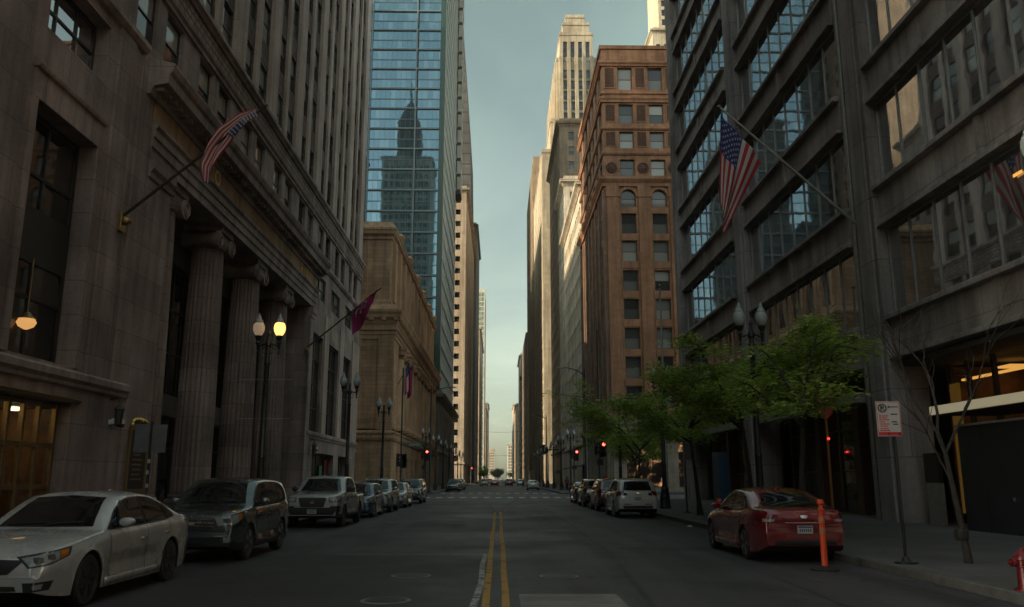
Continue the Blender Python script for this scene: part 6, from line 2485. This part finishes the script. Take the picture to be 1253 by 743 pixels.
def cloth(name, lab, fn, nu, nv, matfn, mats, group=None, stars=None, loc=None):
    vs = [fn(i / nu, j / nv) for j in range(nv + 1) for i in range(nu + 1)]
    off = loc or vs[0]
    b_ = MB()
    fs = []
    b_.v = [tuple(v) for v in vs]
    for j in range(nv):
        for i in range(nu):
            b_.f.append([j * (nu + 1) + i, j * (nu + 1) + i + 1, (j + 1) * (nu + 1) + i + 1, (j + 1) * (nu + 1) + i])
            b_.mi.append(matfn((i + .5) / nu, (j + .5) / nv))
    me = b_.mesh(name, mats, off, 60)
    o = link(name, me)
    o.location = off
    md = o.modifiers.new('thickness', 'SOLIDIFY')
    md.thickness = .012
    md.offset = 0
    tag(o, lab, 'flag', group)
    if stars:
        s_ = MB()
        for row in range(9):
            for c in range(6 if row % 2 == 0 else 5):
                u = .4 * (1 + c * 2 + (row % 2)) / 12
                v = (7 / 13) * (row + 1) / 10
                p = Vector(fn(u, v))
                du = (Vector(fn(u + .01, v)) - p).normalized()
                dv = (Vector(fn(u, v + .01)) - p).normalized()
                nn = du.cross(dv).normalized()
                for sg_ in (-1, 1):
                    pts = []
                    for k in range(10):
                        a = math.pi * k / 5 + math.pi / 2
                        r_ = stars * (1 if k % 2 == 0 else .4)
                        pts.append(tuple(p + du * r_ * math.cos(a) + dv * r_ * math.sin(a) + nn * .012 * sg_))
                    s_.add(pts, [tuple(range(10))])
        so = s_.build('stars', M['flag_white'], o, recalc=False)
    return o


def usa(u, v):
    if u < .4 and v < 7 / 13:
        return 2
    return 0 if int(v * 13) % 2 == 0 else 1


FM = [M['flag_red'], M['flag_white'], M['flag_blue']]


def quad_flag(A, B, C, D, wave, ph, Y0, gather=0):
    """A hoist top, B hoist foot, C fly foot, D fly top (x, z in the plane y = Y0), with ripples along y"""
    def fn(u, v):
        a = (A[0] * (1 - u) + D[0] * u, A[1] * (1 - u) + D[1] * u)
        b_ = (B[0] * (1 - u) + C[0] * u, B[1] * (1 - u) + C[1] * u)
        x = a[0] * (1 - v) + b_[0] * v
        z = a[1] * (1 - v) + b_[1] * v
        sag = gather * math.sin(math.pi * v) * u
        return (x + sag * .4, Y0 + wave * (math.sin(7 * v + 2.2 * u + ph) * (.35 + u) + .35 * math.sin(15 * v - 3 * u)), z - sag)
    return fn


def at_y(px, py, Y):
    sp, cp, sy, cy = math.sin(PITCH), math.cos(PITCH), math.sin(YAW), math.cos(YAW)
    a, b_ = (px - W_PX / 2) / F_PX, -(py - H_PX / 2) / F_PX
    d = (sy * cp + a * cy - b_ * sy * sp, cy * cp - a * sy - b_ * cy * sp, sp + b_ * cp)
    t = Y / d[1]
    return (d[0] * t, CAM_H + d[2] * t)


# right: flag on the grey office
_t = at_y(880, 131, 30.2)
b0, t0 = (XR, 30.9, 11.35), (_t[0], 30.2, _t[1])
flag_pole('angled_flagpole', 'slanting steel flagpole on the right office pier carrying the large flag', b0, t0, .07, M['steel'], group='slanting flagpoles on the facades')
fnR = quad_flag(at_y(882, 139, 30.2), at_y(932, 197, 30.2), at_y(886, 287, 30.2), at_y(881, 246, 30.2), .16, .3, 30.2, .1)
cloth('national_flag', 'large stars and stripes flag drooping from the right office flagpole', fnR, 40, 39, usa, FM, 'stars and stripes flags', stars=.062)
# left: flag on the stone bank, twisted along its fly
_t = at_y(326, 129, 27.2)
b0, t0 = (XL, 27.3, 10.28), (_t[0], 27.2, _t[1])
fpl = flag_pole('angled_flagpole', 'slanting dark flagpole with a gilded bracket on the left stone bank', b0, t0, .06, M['dark_iron'], group='slanting flagpoles on the facades')
q = MB()
q.box(XL - .02, XL + .22, 27.1, 27.5, 9.85, 10.55)
q.lathe((XL + .2, 27.3, 10.25), [(.02, -.1), (.16, -.08), (.16, .1), (.09, .2), (.08, .3)], 12, axis='x')
q.build('bracket', M['brass'], fpl, bevel=.02)


def ribbon(cl, widths, Y0, ph):
    def fn(u, v):
        k = u * (len(cl) - 1)
        i = min(int(k), len(cl) - 2)
        t = k - i
        t = t * t * (3 - 2 * t) * .4 + t * .6
        x = cl[i][0] * (1 - t) + cl[i + 1][0] * t
        z = cl[i][1] * (1 - t) + cl[i + 1][1] * t
        w = widths[i] * (1 - t) + widths[i + 1] * t
        j0, j1 = max(0, i - 0), i + 1
        dx, dz = cl[j1][0] - cl[j0][0], cl[j1][1] - cl[j0][1]
        L_ = math.hypot(dx, dz)
        nx, nz = dz / L_, -dx / L_
        return (x + nx * (v - .5) * w, Y0 + .13 * math.sin(9 * v + 4 * u + ph) * (.3 + .7 * u) + .2 * math.sin(3 * u * math.pi) * (v - .5), z + nz * (v - .5) * w)
    return fn


cl = [at_y(x, y, 27.2) for x, y in ((314, 136), (296, 145), (277, 163), (262, 184), (253, 203), (252, 224))]
cloth('national_flag', 'windblown stars and stripes flag twisted on the left stone bank flagpole', ribbon(cl, [.30, .50, .55, .55, .60, .25], 27.2, 1.0), 44, 26, usa, FM, 'stars and stripes flags', stars=.05)
# maroon flag farther along the bank
b0, t0 = (XL, 55.3, 10.15), (-8.05, 55.2, 14.35)
fpl = flag_pole('angled_flagpole', 'slanting dark flagpole carrying the maroon flag beyond the portico', b0, t0, .06, M['dark_iron'], group='slanting flagpoles on the facades')
q = MB()
q.lathe((XL, 55.3, 10.1), [(.02, -.02), (.22, 0), (.22, .12), (.1, .25)], 12, axis='x')
q.build('bracket', M['brass'], fpl)
c4_ = [at_y(x, y, 55.2) for x, y in ((461, 354), (429, 383), (432, 411), (456, 372))]
fnM = quad_flag(c4_[0], c4_[1], c4_[2], c4_[3], .22, 1.1, 55.2, .15)
mf = cloth('maroon_flag', 'maroon flag with white lettering hanging above the far bay of the stone bank', fnM, 30, 24, lambda u, v: 0, [M['flag_maroon']])
s_ = MB()
def on_flag(poly_c, closed=False, w=.035):
    for sgn in (-1, 1):
        for (u0, v0), (u1, v1) in zip(poly_c[:-1], poly_c[1:]):
            p, r_ = Vector(fnM(u0, v0)), Vector(fnM(u1, v1))
            o_ = Vector((0, sgn * .05, 0))
            s_.bar(tuple(p + o_), tuple(r_ + o_), .11, .02)
on_flag([(.22 + .12 * math.cos(a), .48 + .10 * math.sin(a)) for a in [k * math.pi / 6 for k in range(13)]])
on_flag([(.30 + .16 * math.cos(a), .72 + .10 * math.sin(a)) for a in [R(50) + k * R(260) / 9 for k in range(10)]])
s_.build('lettering', M['flag_white'], mf, recalc=False)
# flags on the sandstone bank
for yy, us in ((104.0, True), (108.0, False)):
    b0, t0 = (X2, yy, 13.2), (X2 + 1.4, yy, 16.2)
    flag_pole('angled_flagpole', 'short flagpole on the sandstone bank corner with a stars and stripes flag' if us else 'short flagpole on the sandstone bank holding the dark flag', b0, t0, .06, M['dark_iron'], group='slanting flagpoles on the facades')
    fn = quad_flag((X2 + 1.35, 16.0), (X2 + .55, 14.4), (X2 + .75, 11.8), (X2 + 1.3, 12.4), .15, .5, yy, .1)
    if us:
        cloth('national_flag', 'small stars and stripes flag hanging at the corner of the sandstone bank', fn, 30, 26, usa, FM, 'stars and stripes flags')
    else:
        cloth('dark_flag', 'dark red flag hanging beside the stars and stripes on the sandstone bank', fn, 16, 12, lambda u, v: 0, [M['flag_maroon']])


# ------------------------------------------------------------------ trees
def leaf_mat(name, a, b_, c, trans=.35):
    m, nt, bs = new_mat(name)
    out = nt.nodes['Material Output']
    ge = nt.nodes.new('ShaderNodeNewGeometry')
    r = ramp(nt, ge.outputs['Random Per Island'], [(0, a), (.55, b_), (1, c)])
    lk(nt, r, bs.inputs['Base Color'])
    bs.inputs['Roughness'].default_value = .5
    tr = nd(nt, 'ShaderNodeBsdfTranslucent')
    lk(nt, r, tr.inputs[0])
    mx = nd(nt, 'ShaderNodeMixShader')
    mx.inputs[0].default_value = trans
    lk(nt, bs.outputs[0], mx.inputs[1])
    lk(nt, tr.outputs[0], mx.inputs[2])
    lk(nt, mx.outputs[0], out.inputs[0])
    return m


M['leaf'] = leaf_mat('locust_leaf', (.19, .28, .035), (.32, .44, .06), (.50, .60, .11), .55)
M['leaf_dark'] = leaf_mat('park_leaf', (.02, .035, .012), (.035, .06, .016), (.06, .09, .025))
M['bark'] = plain('dark_bark', (.035, .028, .023), .9, 0, .4, 14, 1.0)


def limb(rg, p, d, length, r, n, wob, lift):
    pts, rad = [Vector(p)], [r]
    d = Vector(d).normalized()
    for i in range(n):
        d = (d + Vector((rg.gauss(0, wob), rg.gauss(0, wob), rg.gauss(0, wob) + lift))).normalized()
        pts.append(pts[-1] + d * length / n)
        rad.append(r * (1 - .62 * (i + 1) / n))
    return pts, rad, d


def locust(x, y, h, spread, seed, label, leaves, lean=(0, 0), fork=.36, dens=1.0, group='honey locust trees on the right pavement'):
    rg = random.Random(seed)
    t = thing('pavement_tree', label, 'tree', (x, y, .15), group=group)
    w = MB()
    anchors = []
    hf = h * fork
    pts, rad, d = limb(rg, (x, y, .1), (lean[0], lean[1], 1), hf, .105, 6, .04, .03)
    rad[0] = .16
    w.tube(pts, rad, 10)
    nl = 5
    for k in range(nl):
        a = 2 * math.pi * (k + rg.uniform(-.25, .25)) / nl + seed
        st = pts[-1] if k < 3 else pts[-2]
        L1 = spread * rg.uniform(.75, 1.05)
        up = rg.uniform(.55, 1.25)
        p1, r1, d1 = limb(rg, st, (math.cos(a), math.sin(a), up), L1 * 1.15, .058, 8, .09, .0)
        w.tube(p1, r1, 7)
        for j in range(2, 9):
            for s_ in range(2):
                if rg.random() < .12:
                    continue
                b_ = p1[j]
                dirr = (p1[j] - p1[j - 1]).normalized()
                a2 = rg.uniform(-1.3, 1.3)
                dd = Vector((dirr.x * math.cos(a2) - dirr.y * math.sin(a2), dirr.x * math.sin(a2) + dirr.y * math.cos(a2), rg.uniform(-.12, .42)))
                p2, r2, d2 = limb(rg, b_, dd, spread * rg.uniform(.25, .52), .02, 5, .13, -.035)
                w.tube(p2, r2, 5)
                for q_ in range(1, 6):
                    anchors.append((p2[q_], (p2[q_] - p2[q_ - 1]).normalized()))
                    if rg.random() < .7:
                        dd3 = Vector((d2.x + rg.uniform(-.9, .9), d2.y + rg.uniform(-.9, .9), rg.uniform(-.25, .2)))
                        p3, r3, d3 = limb(rg, p2[q_], dd3, spread * rg.uniform(.10, .22), .008, 3, .12, -.06)
                        w.tube(p3, r3, 4, cap=False)
                        anchors.append((p3[2], d3))
                        anchors.append((p3[3], d3))
    w.build('trunk', M['bark'], t, smooth=60, recalc=False)
    c = MB()
    if anchors and leaves:
        per = max(1, int(leaves / len(anchors)))
        # uneven: some boughs bare, some full
        for p, d in anchors:
            ff = .35 + 1.3 * max(0, math.sin(p.x * 2.3 + seed) * math.sin(p.y * 1.9) * .5 + .5) * rg.random() + .2
            for _ in range(int(per * ff * dens)):
                o = Vector((rg.gauss(0, .27), rg.gauss(0, .27), rg.gauss(-.02, .085)))
                q_ = p + o
                a = rg.uniform(0, 2 * math.pi)
                l_ = rg.uniform(.06, .125)
                wd = l_ * rg.uniform(.30, .5)
                u = Vector((math.cos(a), math.sin(a), rg.uniform(-.6, .25))).normalized()
                n_ = Vector((rg.gauss(0, .45), rg.gauss(0, .45), 1)).normalized()
                v_ = n_.cross(u).normalized()
                c.add([tuple(q_ - u * l_), tuple(q_ + v_ * wd), tuple(q_ + u * l_), tuple(q_ - v_ * wd)], [(0, 1, 2, 3)])
        c.build('crown', M['leaf'], t, recalc=False)
    return t


locust(8.6, 36.3, 9.3, 3.5, 11, 'green locust tree by the sign plates, reaching over the white parked sport utility', 19000, (-.03, 0), .40)
locust(8.3, 50.5, 9.0, 4.6, 23, 'green locust tree farther back with low sprays over the parked dark cars', 17000, (-.04, 0), .36)
locust(8.7, 28.9, 9.6, 3.2, 5, 'largest green locust tree around the twin globe lamp on the right', 20000, (.02, 0), .40)
locust(8.2, 23.0, 7.2, 2.0, 31, 'thin locust tree with sparse low leaves behind the dark red sedan', 3800, (.02, .02), .50)
locust(10.4, 63.5, 8.2, 3.2, 47, 'farthest green locust tree at the right corner before the junction', 15000, (-.03, 0), .36)

# the bare street tree
rg = random.Random(4)
t = thing('bare_tree', 'leafless thin street tree with crooked branches beside the no parking sign', 'tree', (8.55, 15.6, .15))
w = MB()
p0 = [(8.55, 15.6, .1), (8.52, 15.6, .5), (8.46, 15.6, 1.0), (8.40, 15.62, 1.6), (8.33, 15.6, 2.1), (8.22, 15.6, 2.5)]
w.tube(p0, [.085, .062, .054, .048, .042, .038], 9)
def twig(p, d, L_, r, depth):
    pts, rad, dd = limb(rg, p, d, L_, r, 6, .16, .02)
    w.tube(pts, rad, 6, cap=False)
    if depth == 0:
        return
    for k in range(3 + depth):
        i = rg.randint(2, 6)
        a = (pts[i] - pts[i - 1]).normalized()
        nd_ = (a + Vector((rg.uniform(-.9, .9), rg.uniform(-.9, .9), rg.uniform(-.2, .7)))).normalized()
        twig(pts[i], nd_, L_ * rg.uniform(.38, .62), rad[i] * .72, depth - 1)
twig((8.22, 15.6, 2.5), (-.5, .1, 1), 2.2, .030, 2)
twig((8.22, 15.6, 2.5), (.30, .0, 1), 2.3, .030, 2)
twig((8.33, 15.6, 2.1), (.35, -.3, 1), 2.3, .026, 2)
twig((8.40, 15.62, 1.6), (-.35, .3, 1), 1.4, .024, 1)
w.build('trunk', M['bark'], t, smooth=60, recalc=False)
q = MB()
q.lathe((8.47, 15.6, .55), [(.10, 0), (.12, .05), (.12, .16), (.10, .2)], 10)
q.build('collar', M['rubber'], t)


def park_tree(x, y, h, wd, seed, label, mat='leaf_dark', n=5200):
    rg = random.Random(seed)
    t = thing('park_tree', label, 'tree', (x, y, 0), group='trees closing the far end of the street')
    w = MB()
    w.tube([(x, y, 0), (x + .2, y, h * .3), (x, y, h * .7)], [h * .03, h * .022, h * .008], 8)
    for k in range(7):
        a = k * .9
        w.tube([(x, y, h * .3), (x + wd * .2 * math.cos(a), y + wd * .2 * math.sin(a), h * .5), (x + wd * .38 * math.cos(a), y + wd * .38 * math.sin(a), h * (.6 + .1 * math.sin(k)))], [h * .014, h * .01, h * .003], 5)
    w.build('trunk', M['bark'], t)
    c = MB()
    blobs = []
    for k in range(16):
        a = rg.uniform(0, 6.28)
        rr = rg.uniform(0, .36) * wd
        blobs.append((x + rr * math.cos(a), y + rr * math.sin(a), h * rg.uniform(.42, .85), rg.uniform(.12, .2) * wd))
    for k in range(n):
        bx = blobs[k % len(blobs)]
        d = Vector((rg.gauss(0, 1), rg.gauss(0, 1), rg.gauss(0, .8))).normalized() * bx[3] * rg.uniform(.6, 1.12)
        q_ = Vector(bx[:3]) + d
        u = Vector((rg.gauss(0, 1), rg.gauss(0, 1), rg.gauss(0, 1))).normalized()
        v_ = u.orthogonal().normalized()
        l_ = h * .022 * rg.uniform(.6, 1.3)
        c.add([tuple(q_ - u * l_), tuple(q_ + v_ * l_ * .7), tuple(q_ + u * l_), tuple(q_ - v_ * l_ * .7)], [(0, 1, 2, 3)])
    c.build('crown', M[mat], t, recalc=False)


park_tree(-.6, 690, 9.5, 14, 3, 'dark round tree closing the far end of the street', n=9000)
park_tree(-7.5, 420, 8.5, 6.5, 8, 'green tree on the left pavement far down the street', 'leaf', 3500)
park_tree(12, 905, 9, 11, 6, 'smaller dark tree right of the round tree at the street end', n=3000)

# ------------------------------------------------------------------ people
SK = plain('skin', (.36, .21, .15), .6)
HAIR = plain('dark_hair', (.02, .015, .012), .7)


def person(label, loc, rz, shirt, trousers, step=.22, swing=.18, h=1.74, bag=None, hat=None):
    t = thing('person', label, 'person', (0, 0, 0), 0, 'pedestrians')
    V = {'pel': (0, 0, .96, .13, .10), 'bel': (0, 0, 1.08, .125, .09), 'chest': (0, -.01, 1.32, .16, .10), 'neck': (0, 0, 1.47, .055, .055), 'hb': (0, -.01, 1.56, .075, .08), 'ht': (0, -.005, 1.67, .07, .08),
         'lh': (-.09, 0, .90, .085, .085), 'lk': (-.095, -step * .5 - .03, .50, .058, .058), 'la': (-.095, -step * .6, .09, .038, .038), 'lt': (-.095, -step * .6 - .15, .04, .035, .03),
         'rh': (.09, 0, .90, .085, .085), 'rk': (.095, step * .3 - .05, .50, .058, .058), 'ra': (.095, step, .10, .038, .038), 'rt': (.095, step - .13, .04, .035, .03),
         'ls': (-.18, 0, 1.39, .055, .055), 'le': (-.235, swing * .5, 1.11, .042, .042), 'lw': (-.235, swing * .35 - .06, .87, .03, .028), 'lf': (-.235, swing * .3 - .09, .77, .028, .02),
         'rs': (.18, 0, 1.39, .055, .055), 're': (.235, -swing * .3, 1.11, .042, .042), 'rw': (.235, -swing - .08, .90, .03, .028), 'rf': (.235, -swing - .13, .81, .028, .02)}
    E = [('pel', 'bel'), ('bel', 'chest'), ('chest', 'neck'), ('neck', 'hb'), ('hb', 'ht'), ('pel', 'lh'), ('lh', 'lk'), ('lk', 'la'), ('la', 'lt'), ('pel', 'rh'), ('rh', 'rk'), ('rk', 'ra'), ('ra', 'rt'),
         ('chest', 'ls'), ('ls', 'le'), ('le', 'lw'), ('lw', 'lf'), ('chest', 'rs'), ('rs', 're'), ('re', 'rw'), ('rw', 'rf')]
    names = list(V)
    me = bpy.data.meshes.new('tmp')
    me.from_pydata([V[n][:3] for n in names], [(names.index(a), names.index(b_)) for a, b_ in E], [])
    o = link('tmp', me)
    md = o.modifiers.new('skin', 'SKIN')
    for n, sv in zip(names, me.skin_vertices[0].data):
        sv.radius = V[n][3:5]
        sv.use_root = (n == 'pel')
    sb = o.modifiers.new('sub', 'SUBSURF')
    sb.levels = 2
    bpy.context.view_layer.update()
    dg = bpy.context.evaluated_depsgraph_get()
    bm_ = bpy.data.meshes.new_from_object(o.evaluated_get(dg))
    bpy.data.objects.remove(o)
    bm_.name = 'body'
    bm_.materials.clear()
    for m_ in (SK, shirt, trousers, M['black']):
        bm_.materials.append(m_)
    for p in bm_.polygons:
        c = p.center
        if c.z < .085:
            k = 3
        elif c.z < .97 and abs(c.x) < .2:
            k = 2
        elif c.z < 1.46 and not (abs(c.x) > .2 and c.z < .93):
            k = 1
        else:
            k = 0
        p.material_index = k
        p.use_smooth = True
    link('body', bm_, t)
    q = MB()
    q.lathe((0, .012, 1.60), [(.088, -.04), (.094, .04), (.085, .10), (.05, .14), (.01, .15)], 12)
    q.v = [(x, y if y > -.03 else y * .5, z) for x, y, z in q.v]
    q.build('hair', hat or HAIR, t, smooth=60)
    q = MB()
    q.lathe((0, -.085, 1.60), [(.012, -.02), (.014, -.01), (.008, .015)], 6)
    q.box(-.02, .02, -.085, -.078, 1.553, 1.56)
    for sx in (-1, 1):
        q.lathe((sx * .03, -.076, 1.625), [(.003, -.006), (.009, 0), (.003, .006)], 6)
    q.build('face', plain('face_detail', (.16, .08, .06), .6) if 'face_detail' not in bpy.data.materials else bpy.data.materials['face_detail'], t)
    if bag:
        q = MB()
        q.box(-.14, .14, .10, .26, 1.05, 1.45)
        q.build('backpack', bag, t, bevel=.05)
    s_ = h / 1.74
    t.scale = (s_, s_, s_)
    t.location = loc
    t.rotation_euler = (0, 0, rz)
    return t


CLO = {'white': plain('white_shirt', (.6, .6, .58), .85), 'black': plain('black_cloth', (.015, .015, .017), .85), 'navy': plain('navy_cloth', (.02, .03, .07), .85),
       'tan': plain('tan_cloth', (.30, .22, .13), .85), 'yellow': plain('yellow_cloth', (.55, .42, .10), .85), 'red': plain('red_cloth', (.35, .03, .03), .85), 'grey': plain('grey_cloth', (.16, .16, .17), .85), 'jeans': plain('jeans', (.05, .07, .12), .85)}
for lab, loc, rz, a, b_, kw in (
        ('person in a white shirt crossing near the middle of the far crossing', (.9, 178, 0), R(80), 'white', 'tan', {}),
        ('person in black walking behind the white shirt at the far crossing', (2.0, 178.5, 0), R(90), 'black', 'black', {}),
        ('person in dark clothes stepping off by the white moving car', (5.0, 172, 0), R(-80), 'black', 'navy', {}),
        ('person in a yellow jacket at the left side of the far crossing', (-4.3, 190, 0), R(10), 'yellow', 'tan', {}),
        ('person in a red top walking on the right pavement by the blue awning', (9.0, 112, .15), R(5), 'red', 'black', {'bag': 'black'}),
        ('person in grey walking away on the right pavement beyond the junction', (9.6, 118, .15), R(178), 'grey', 'jeans', {}),
        ('person in navy standing near the awning on the right pavement', (10.6, 131, .15), R(20), 'navy', 'black', {'step': .04, 'swing': .03}),
        ('person in tan at the left corner beyond the cross street', (-9.3, 101.5, .15), R(60), 'tan', 'jeans', {}),
        ('person in black on the left pavement behind the navy car', (-8.0, 140, .15), R(0), 'black', 'grey', {})):
    if 'bag' in kw:
        kw = dict(kw, bag=CLO[kw['bag']])
    person(lab, loc, rz, CLO[a], CLO[b_], **kw)

# ------------------------------------------------------------------ things farther down the right pavement
aw = thing('blue_awning', 'dark blue street awning on thin posts along the right pavement beyond the junction', 'awning', (11.3, 137, .15))
q = MB(WEST(XR))
q.mould(132, 142, [(0, 3.9), (0, 3.8), (4.4, 2.95), (4.4, 2.5), (4.45, 2.5), (4.45, 3.0), (.1, 3.95)])
q.build('canopy', plain('awning_cloth', (.022, .04, .10), .85), aw)
for y in (132.2, 141.8):
    q = MB()
    q.tube([(9.65, y, .15), (9.65, y, 2.95)], .04, 8)
    q.build('post', M['black_iron'], aw)
ck = thing('street_clock', 'pale round street clock under a dark hood on the right facade far down the street', 'clock', (11.5, 199, 8))
q = MB()
q.lathe((10.6, 198.7, 8.4), [(.05, 0), (1.0, 0), (1.0, .5), (.05, .5)], 24, axis='y')
q.build('dial', M['cream'], ck)
q = MB()
q.lathe((10.6, 198.66, 8.4), [(1.0, 0), (1.16, 0), (1.16, .58), (1.0, .58)], 24, axis='y')
q.bar((10.6, 198.68, 8.4), (10.6, 198.68, 9.1), .09, .03)
q.bar((10.6, 198.68, 8.4), (11.1, 198.68, 8.2), .09, .03)
q.build('case', M['black_iron'], ck)
q = MB()
q.box(11.7, 15.5, 198.8, 199.1, 8.2, 8.5)
q.build('bracket', M['black_iron'], ck)
for i, (y, z) in enumerate(((330, 20.5), (385, 13.0))):
    q = MB()
    pts = [(-12 + 26 * k / 10, y, z - 1.0 * math.sin(math.pi * k / 10)) for k in range(11)]
    q.tube(pts, .045, 6)
    o = q.build('overhead_cable', M['black'], loc=(1, y, z))
    tag(o, 'thin overhead cable high across the far street' if i == 0 else 'lower thin cable across the street farther away', 'cable')

# ------------------------------------------------------------------ sky, sun, camera
SUN_EL, SUN_AZ = 19.0, 250.0      # azimuth clockwise from +y (the street runs along +y)
wd = bpy.data.worlds.new('World')
S.world = wd
wd.use_nodes = True
nt = wd.node_tree
bg = nt.nodes['Background']
sky = nt.nodes.new('ShaderNodeTexSky')
sky.sky_type = 'NISHITA'
sky.sun_disc = False
sky.sun_elevation = R(SUN_EL)
sky.sun_rotation = R(SUN_AZ)
sky.altitude = 100
sky.air_density = 1.0
sky.dust_density = 2.2
sky.ozone_density = 1.5
tc = nt.nodes.new('ShaderNodeTexCoord')
hs = nt.nodes.new('ShaderNodeHueSaturation')
hs.inputs['Saturation'].default_value = .42
lk(nt, sky.outputs[0], hs.inputs['Color'])
tint = mixc(nt, 1.0, hs.outputs[0], (.93, 1.045, .965), 'MULTIPLY')
# thin wisps of cloud
sep = nt.nodes.new('ShaderNodeSeparateXYZ')
lk(nt, tc.outputs['Generated'], sep.inputs[0])
mxz = nd(nt, 'ShaderNodeMath', operation='MAXIMUM')
mxz.inputs[1].default_value = .06
lk(nt, sep.outputs[2], mxz.inputs[0])
dv = nt.nodes.new('ShaderNodeVectorMath')
dv.operation = 'DIVIDE'
cb = nt.nodes.new('ShaderNodeCombineXYZ')
for i in range(3):
    lk(nt, mxz.outputs[0], cb.inputs[i])
lk(nt, tc.outputs['Generated'], dv.inputs[0])
lk(nt, cb.outputs[0], dv.inputs[1])
nz = noise(nt, stretch(nt, dv.outputs[0], (.9, .34, 1)), 1.4, 6, .58, .6)
cl_ = ramp(nt, nz, [(.47, 0.0), (.72, .45)])
cloud = mixc(nt, 1.0, tint, (1.55, 1.5, 1.35), 'MULTIPLY')
final = mixc(nt, cl_, tint, cloud)
# warm paler air just above the horizon
wz = ramp(nt, sep.outputs[2], [(0.0, (1.42, 1.22, 1.08)), (.10, (1.28, 1.14, 1.04)), (.34, (1.06, 1.03, 1.0)), (.6, (.93, 1.0, .93))])
final = mixc(nt, 1.0, final, wz, 'MULTIPLY')
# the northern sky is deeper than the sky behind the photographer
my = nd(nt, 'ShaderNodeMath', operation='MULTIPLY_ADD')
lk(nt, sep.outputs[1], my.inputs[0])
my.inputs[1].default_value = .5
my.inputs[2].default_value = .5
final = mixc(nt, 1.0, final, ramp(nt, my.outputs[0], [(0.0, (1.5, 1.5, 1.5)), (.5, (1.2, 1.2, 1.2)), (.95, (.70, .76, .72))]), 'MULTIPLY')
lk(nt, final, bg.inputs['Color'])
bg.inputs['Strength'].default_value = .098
sl = bpy.data.lights.new('sun', 'SUN')
sl.energy = 3.4
sl.angle = R(.55)
sl.color = (1, .80, .52)
so = bpy.data.objects.new('sun', sl)
COL.objects.link(so)
az, el = R(SUN_AZ), R(SUN_EL)
to_sun = Vector((math.sin(az) * math.cos(el), math.cos(az) * math.cos(el), math.sin(el)))
so.rotation_euler = (-to_sun).to_track_quat('-Z', 'Y').to_euler()
so.location = (-60, 0, 90)

# the city air: far towers fade a little
hz = bpy.data.materials.new('haze')
hz.use_nodes = True
hn = hz.node_tree
hn.nodes.remove(hn.nodes['Principled BSDF'])
pv = hn.nodes.new('ShaderNodeVolumePrincipled')
pv.inputs['Color'].default_value = (.97, .96, .92, 1)
pv.inputs['Density'].default_value = .00013
pv.inputs['Anisotropy'].default_value = .3
lk(hn, pv.outputs[0], hn.nodes['Material Output'].inputs['Volume'])
q = MB()
q.box(-950, 950, -450, 1650, -1.1, 232)
o = q.build('haze', hz)
o['kind'] = 'stuff'

cam = bpy.data.cameras.new('camera')
cam.sensor_width = 36
cam.lens = F_PX / W_PX * 36
cam.clip_end = 9000
cam.clip_start = .1
co = bpy.data.objects.new('camera', cam)
COL.objects.link(co)
co.location = (0, 0, CAM_H)
co.rotation_euler = (R(90) + PITCH, 0, -YAW)
S.camera = co
for o in list(bpy.data.objects):
    if '_n' in o:
        del o['_n']
S.view_settings.view_transform = 'Standard'
S.view_settings.look = 'None'
S.view_settings.gamma = 1
S.view_settings.use_curve_mapping = False
S.view_settings.exposure = 1.2
S.render.engine = 'CYCLES'
S.cycles.use_denoising = True
S.cycles.volume_bounces = 0
S.cycles.max_bounces = 7
S.cycles.transparent_max_bounces = 12
S.cycles.sample_clamp_indirect = 6
S.cycles.caustics_reflective = False
S.cycles.caustics_refractive = False
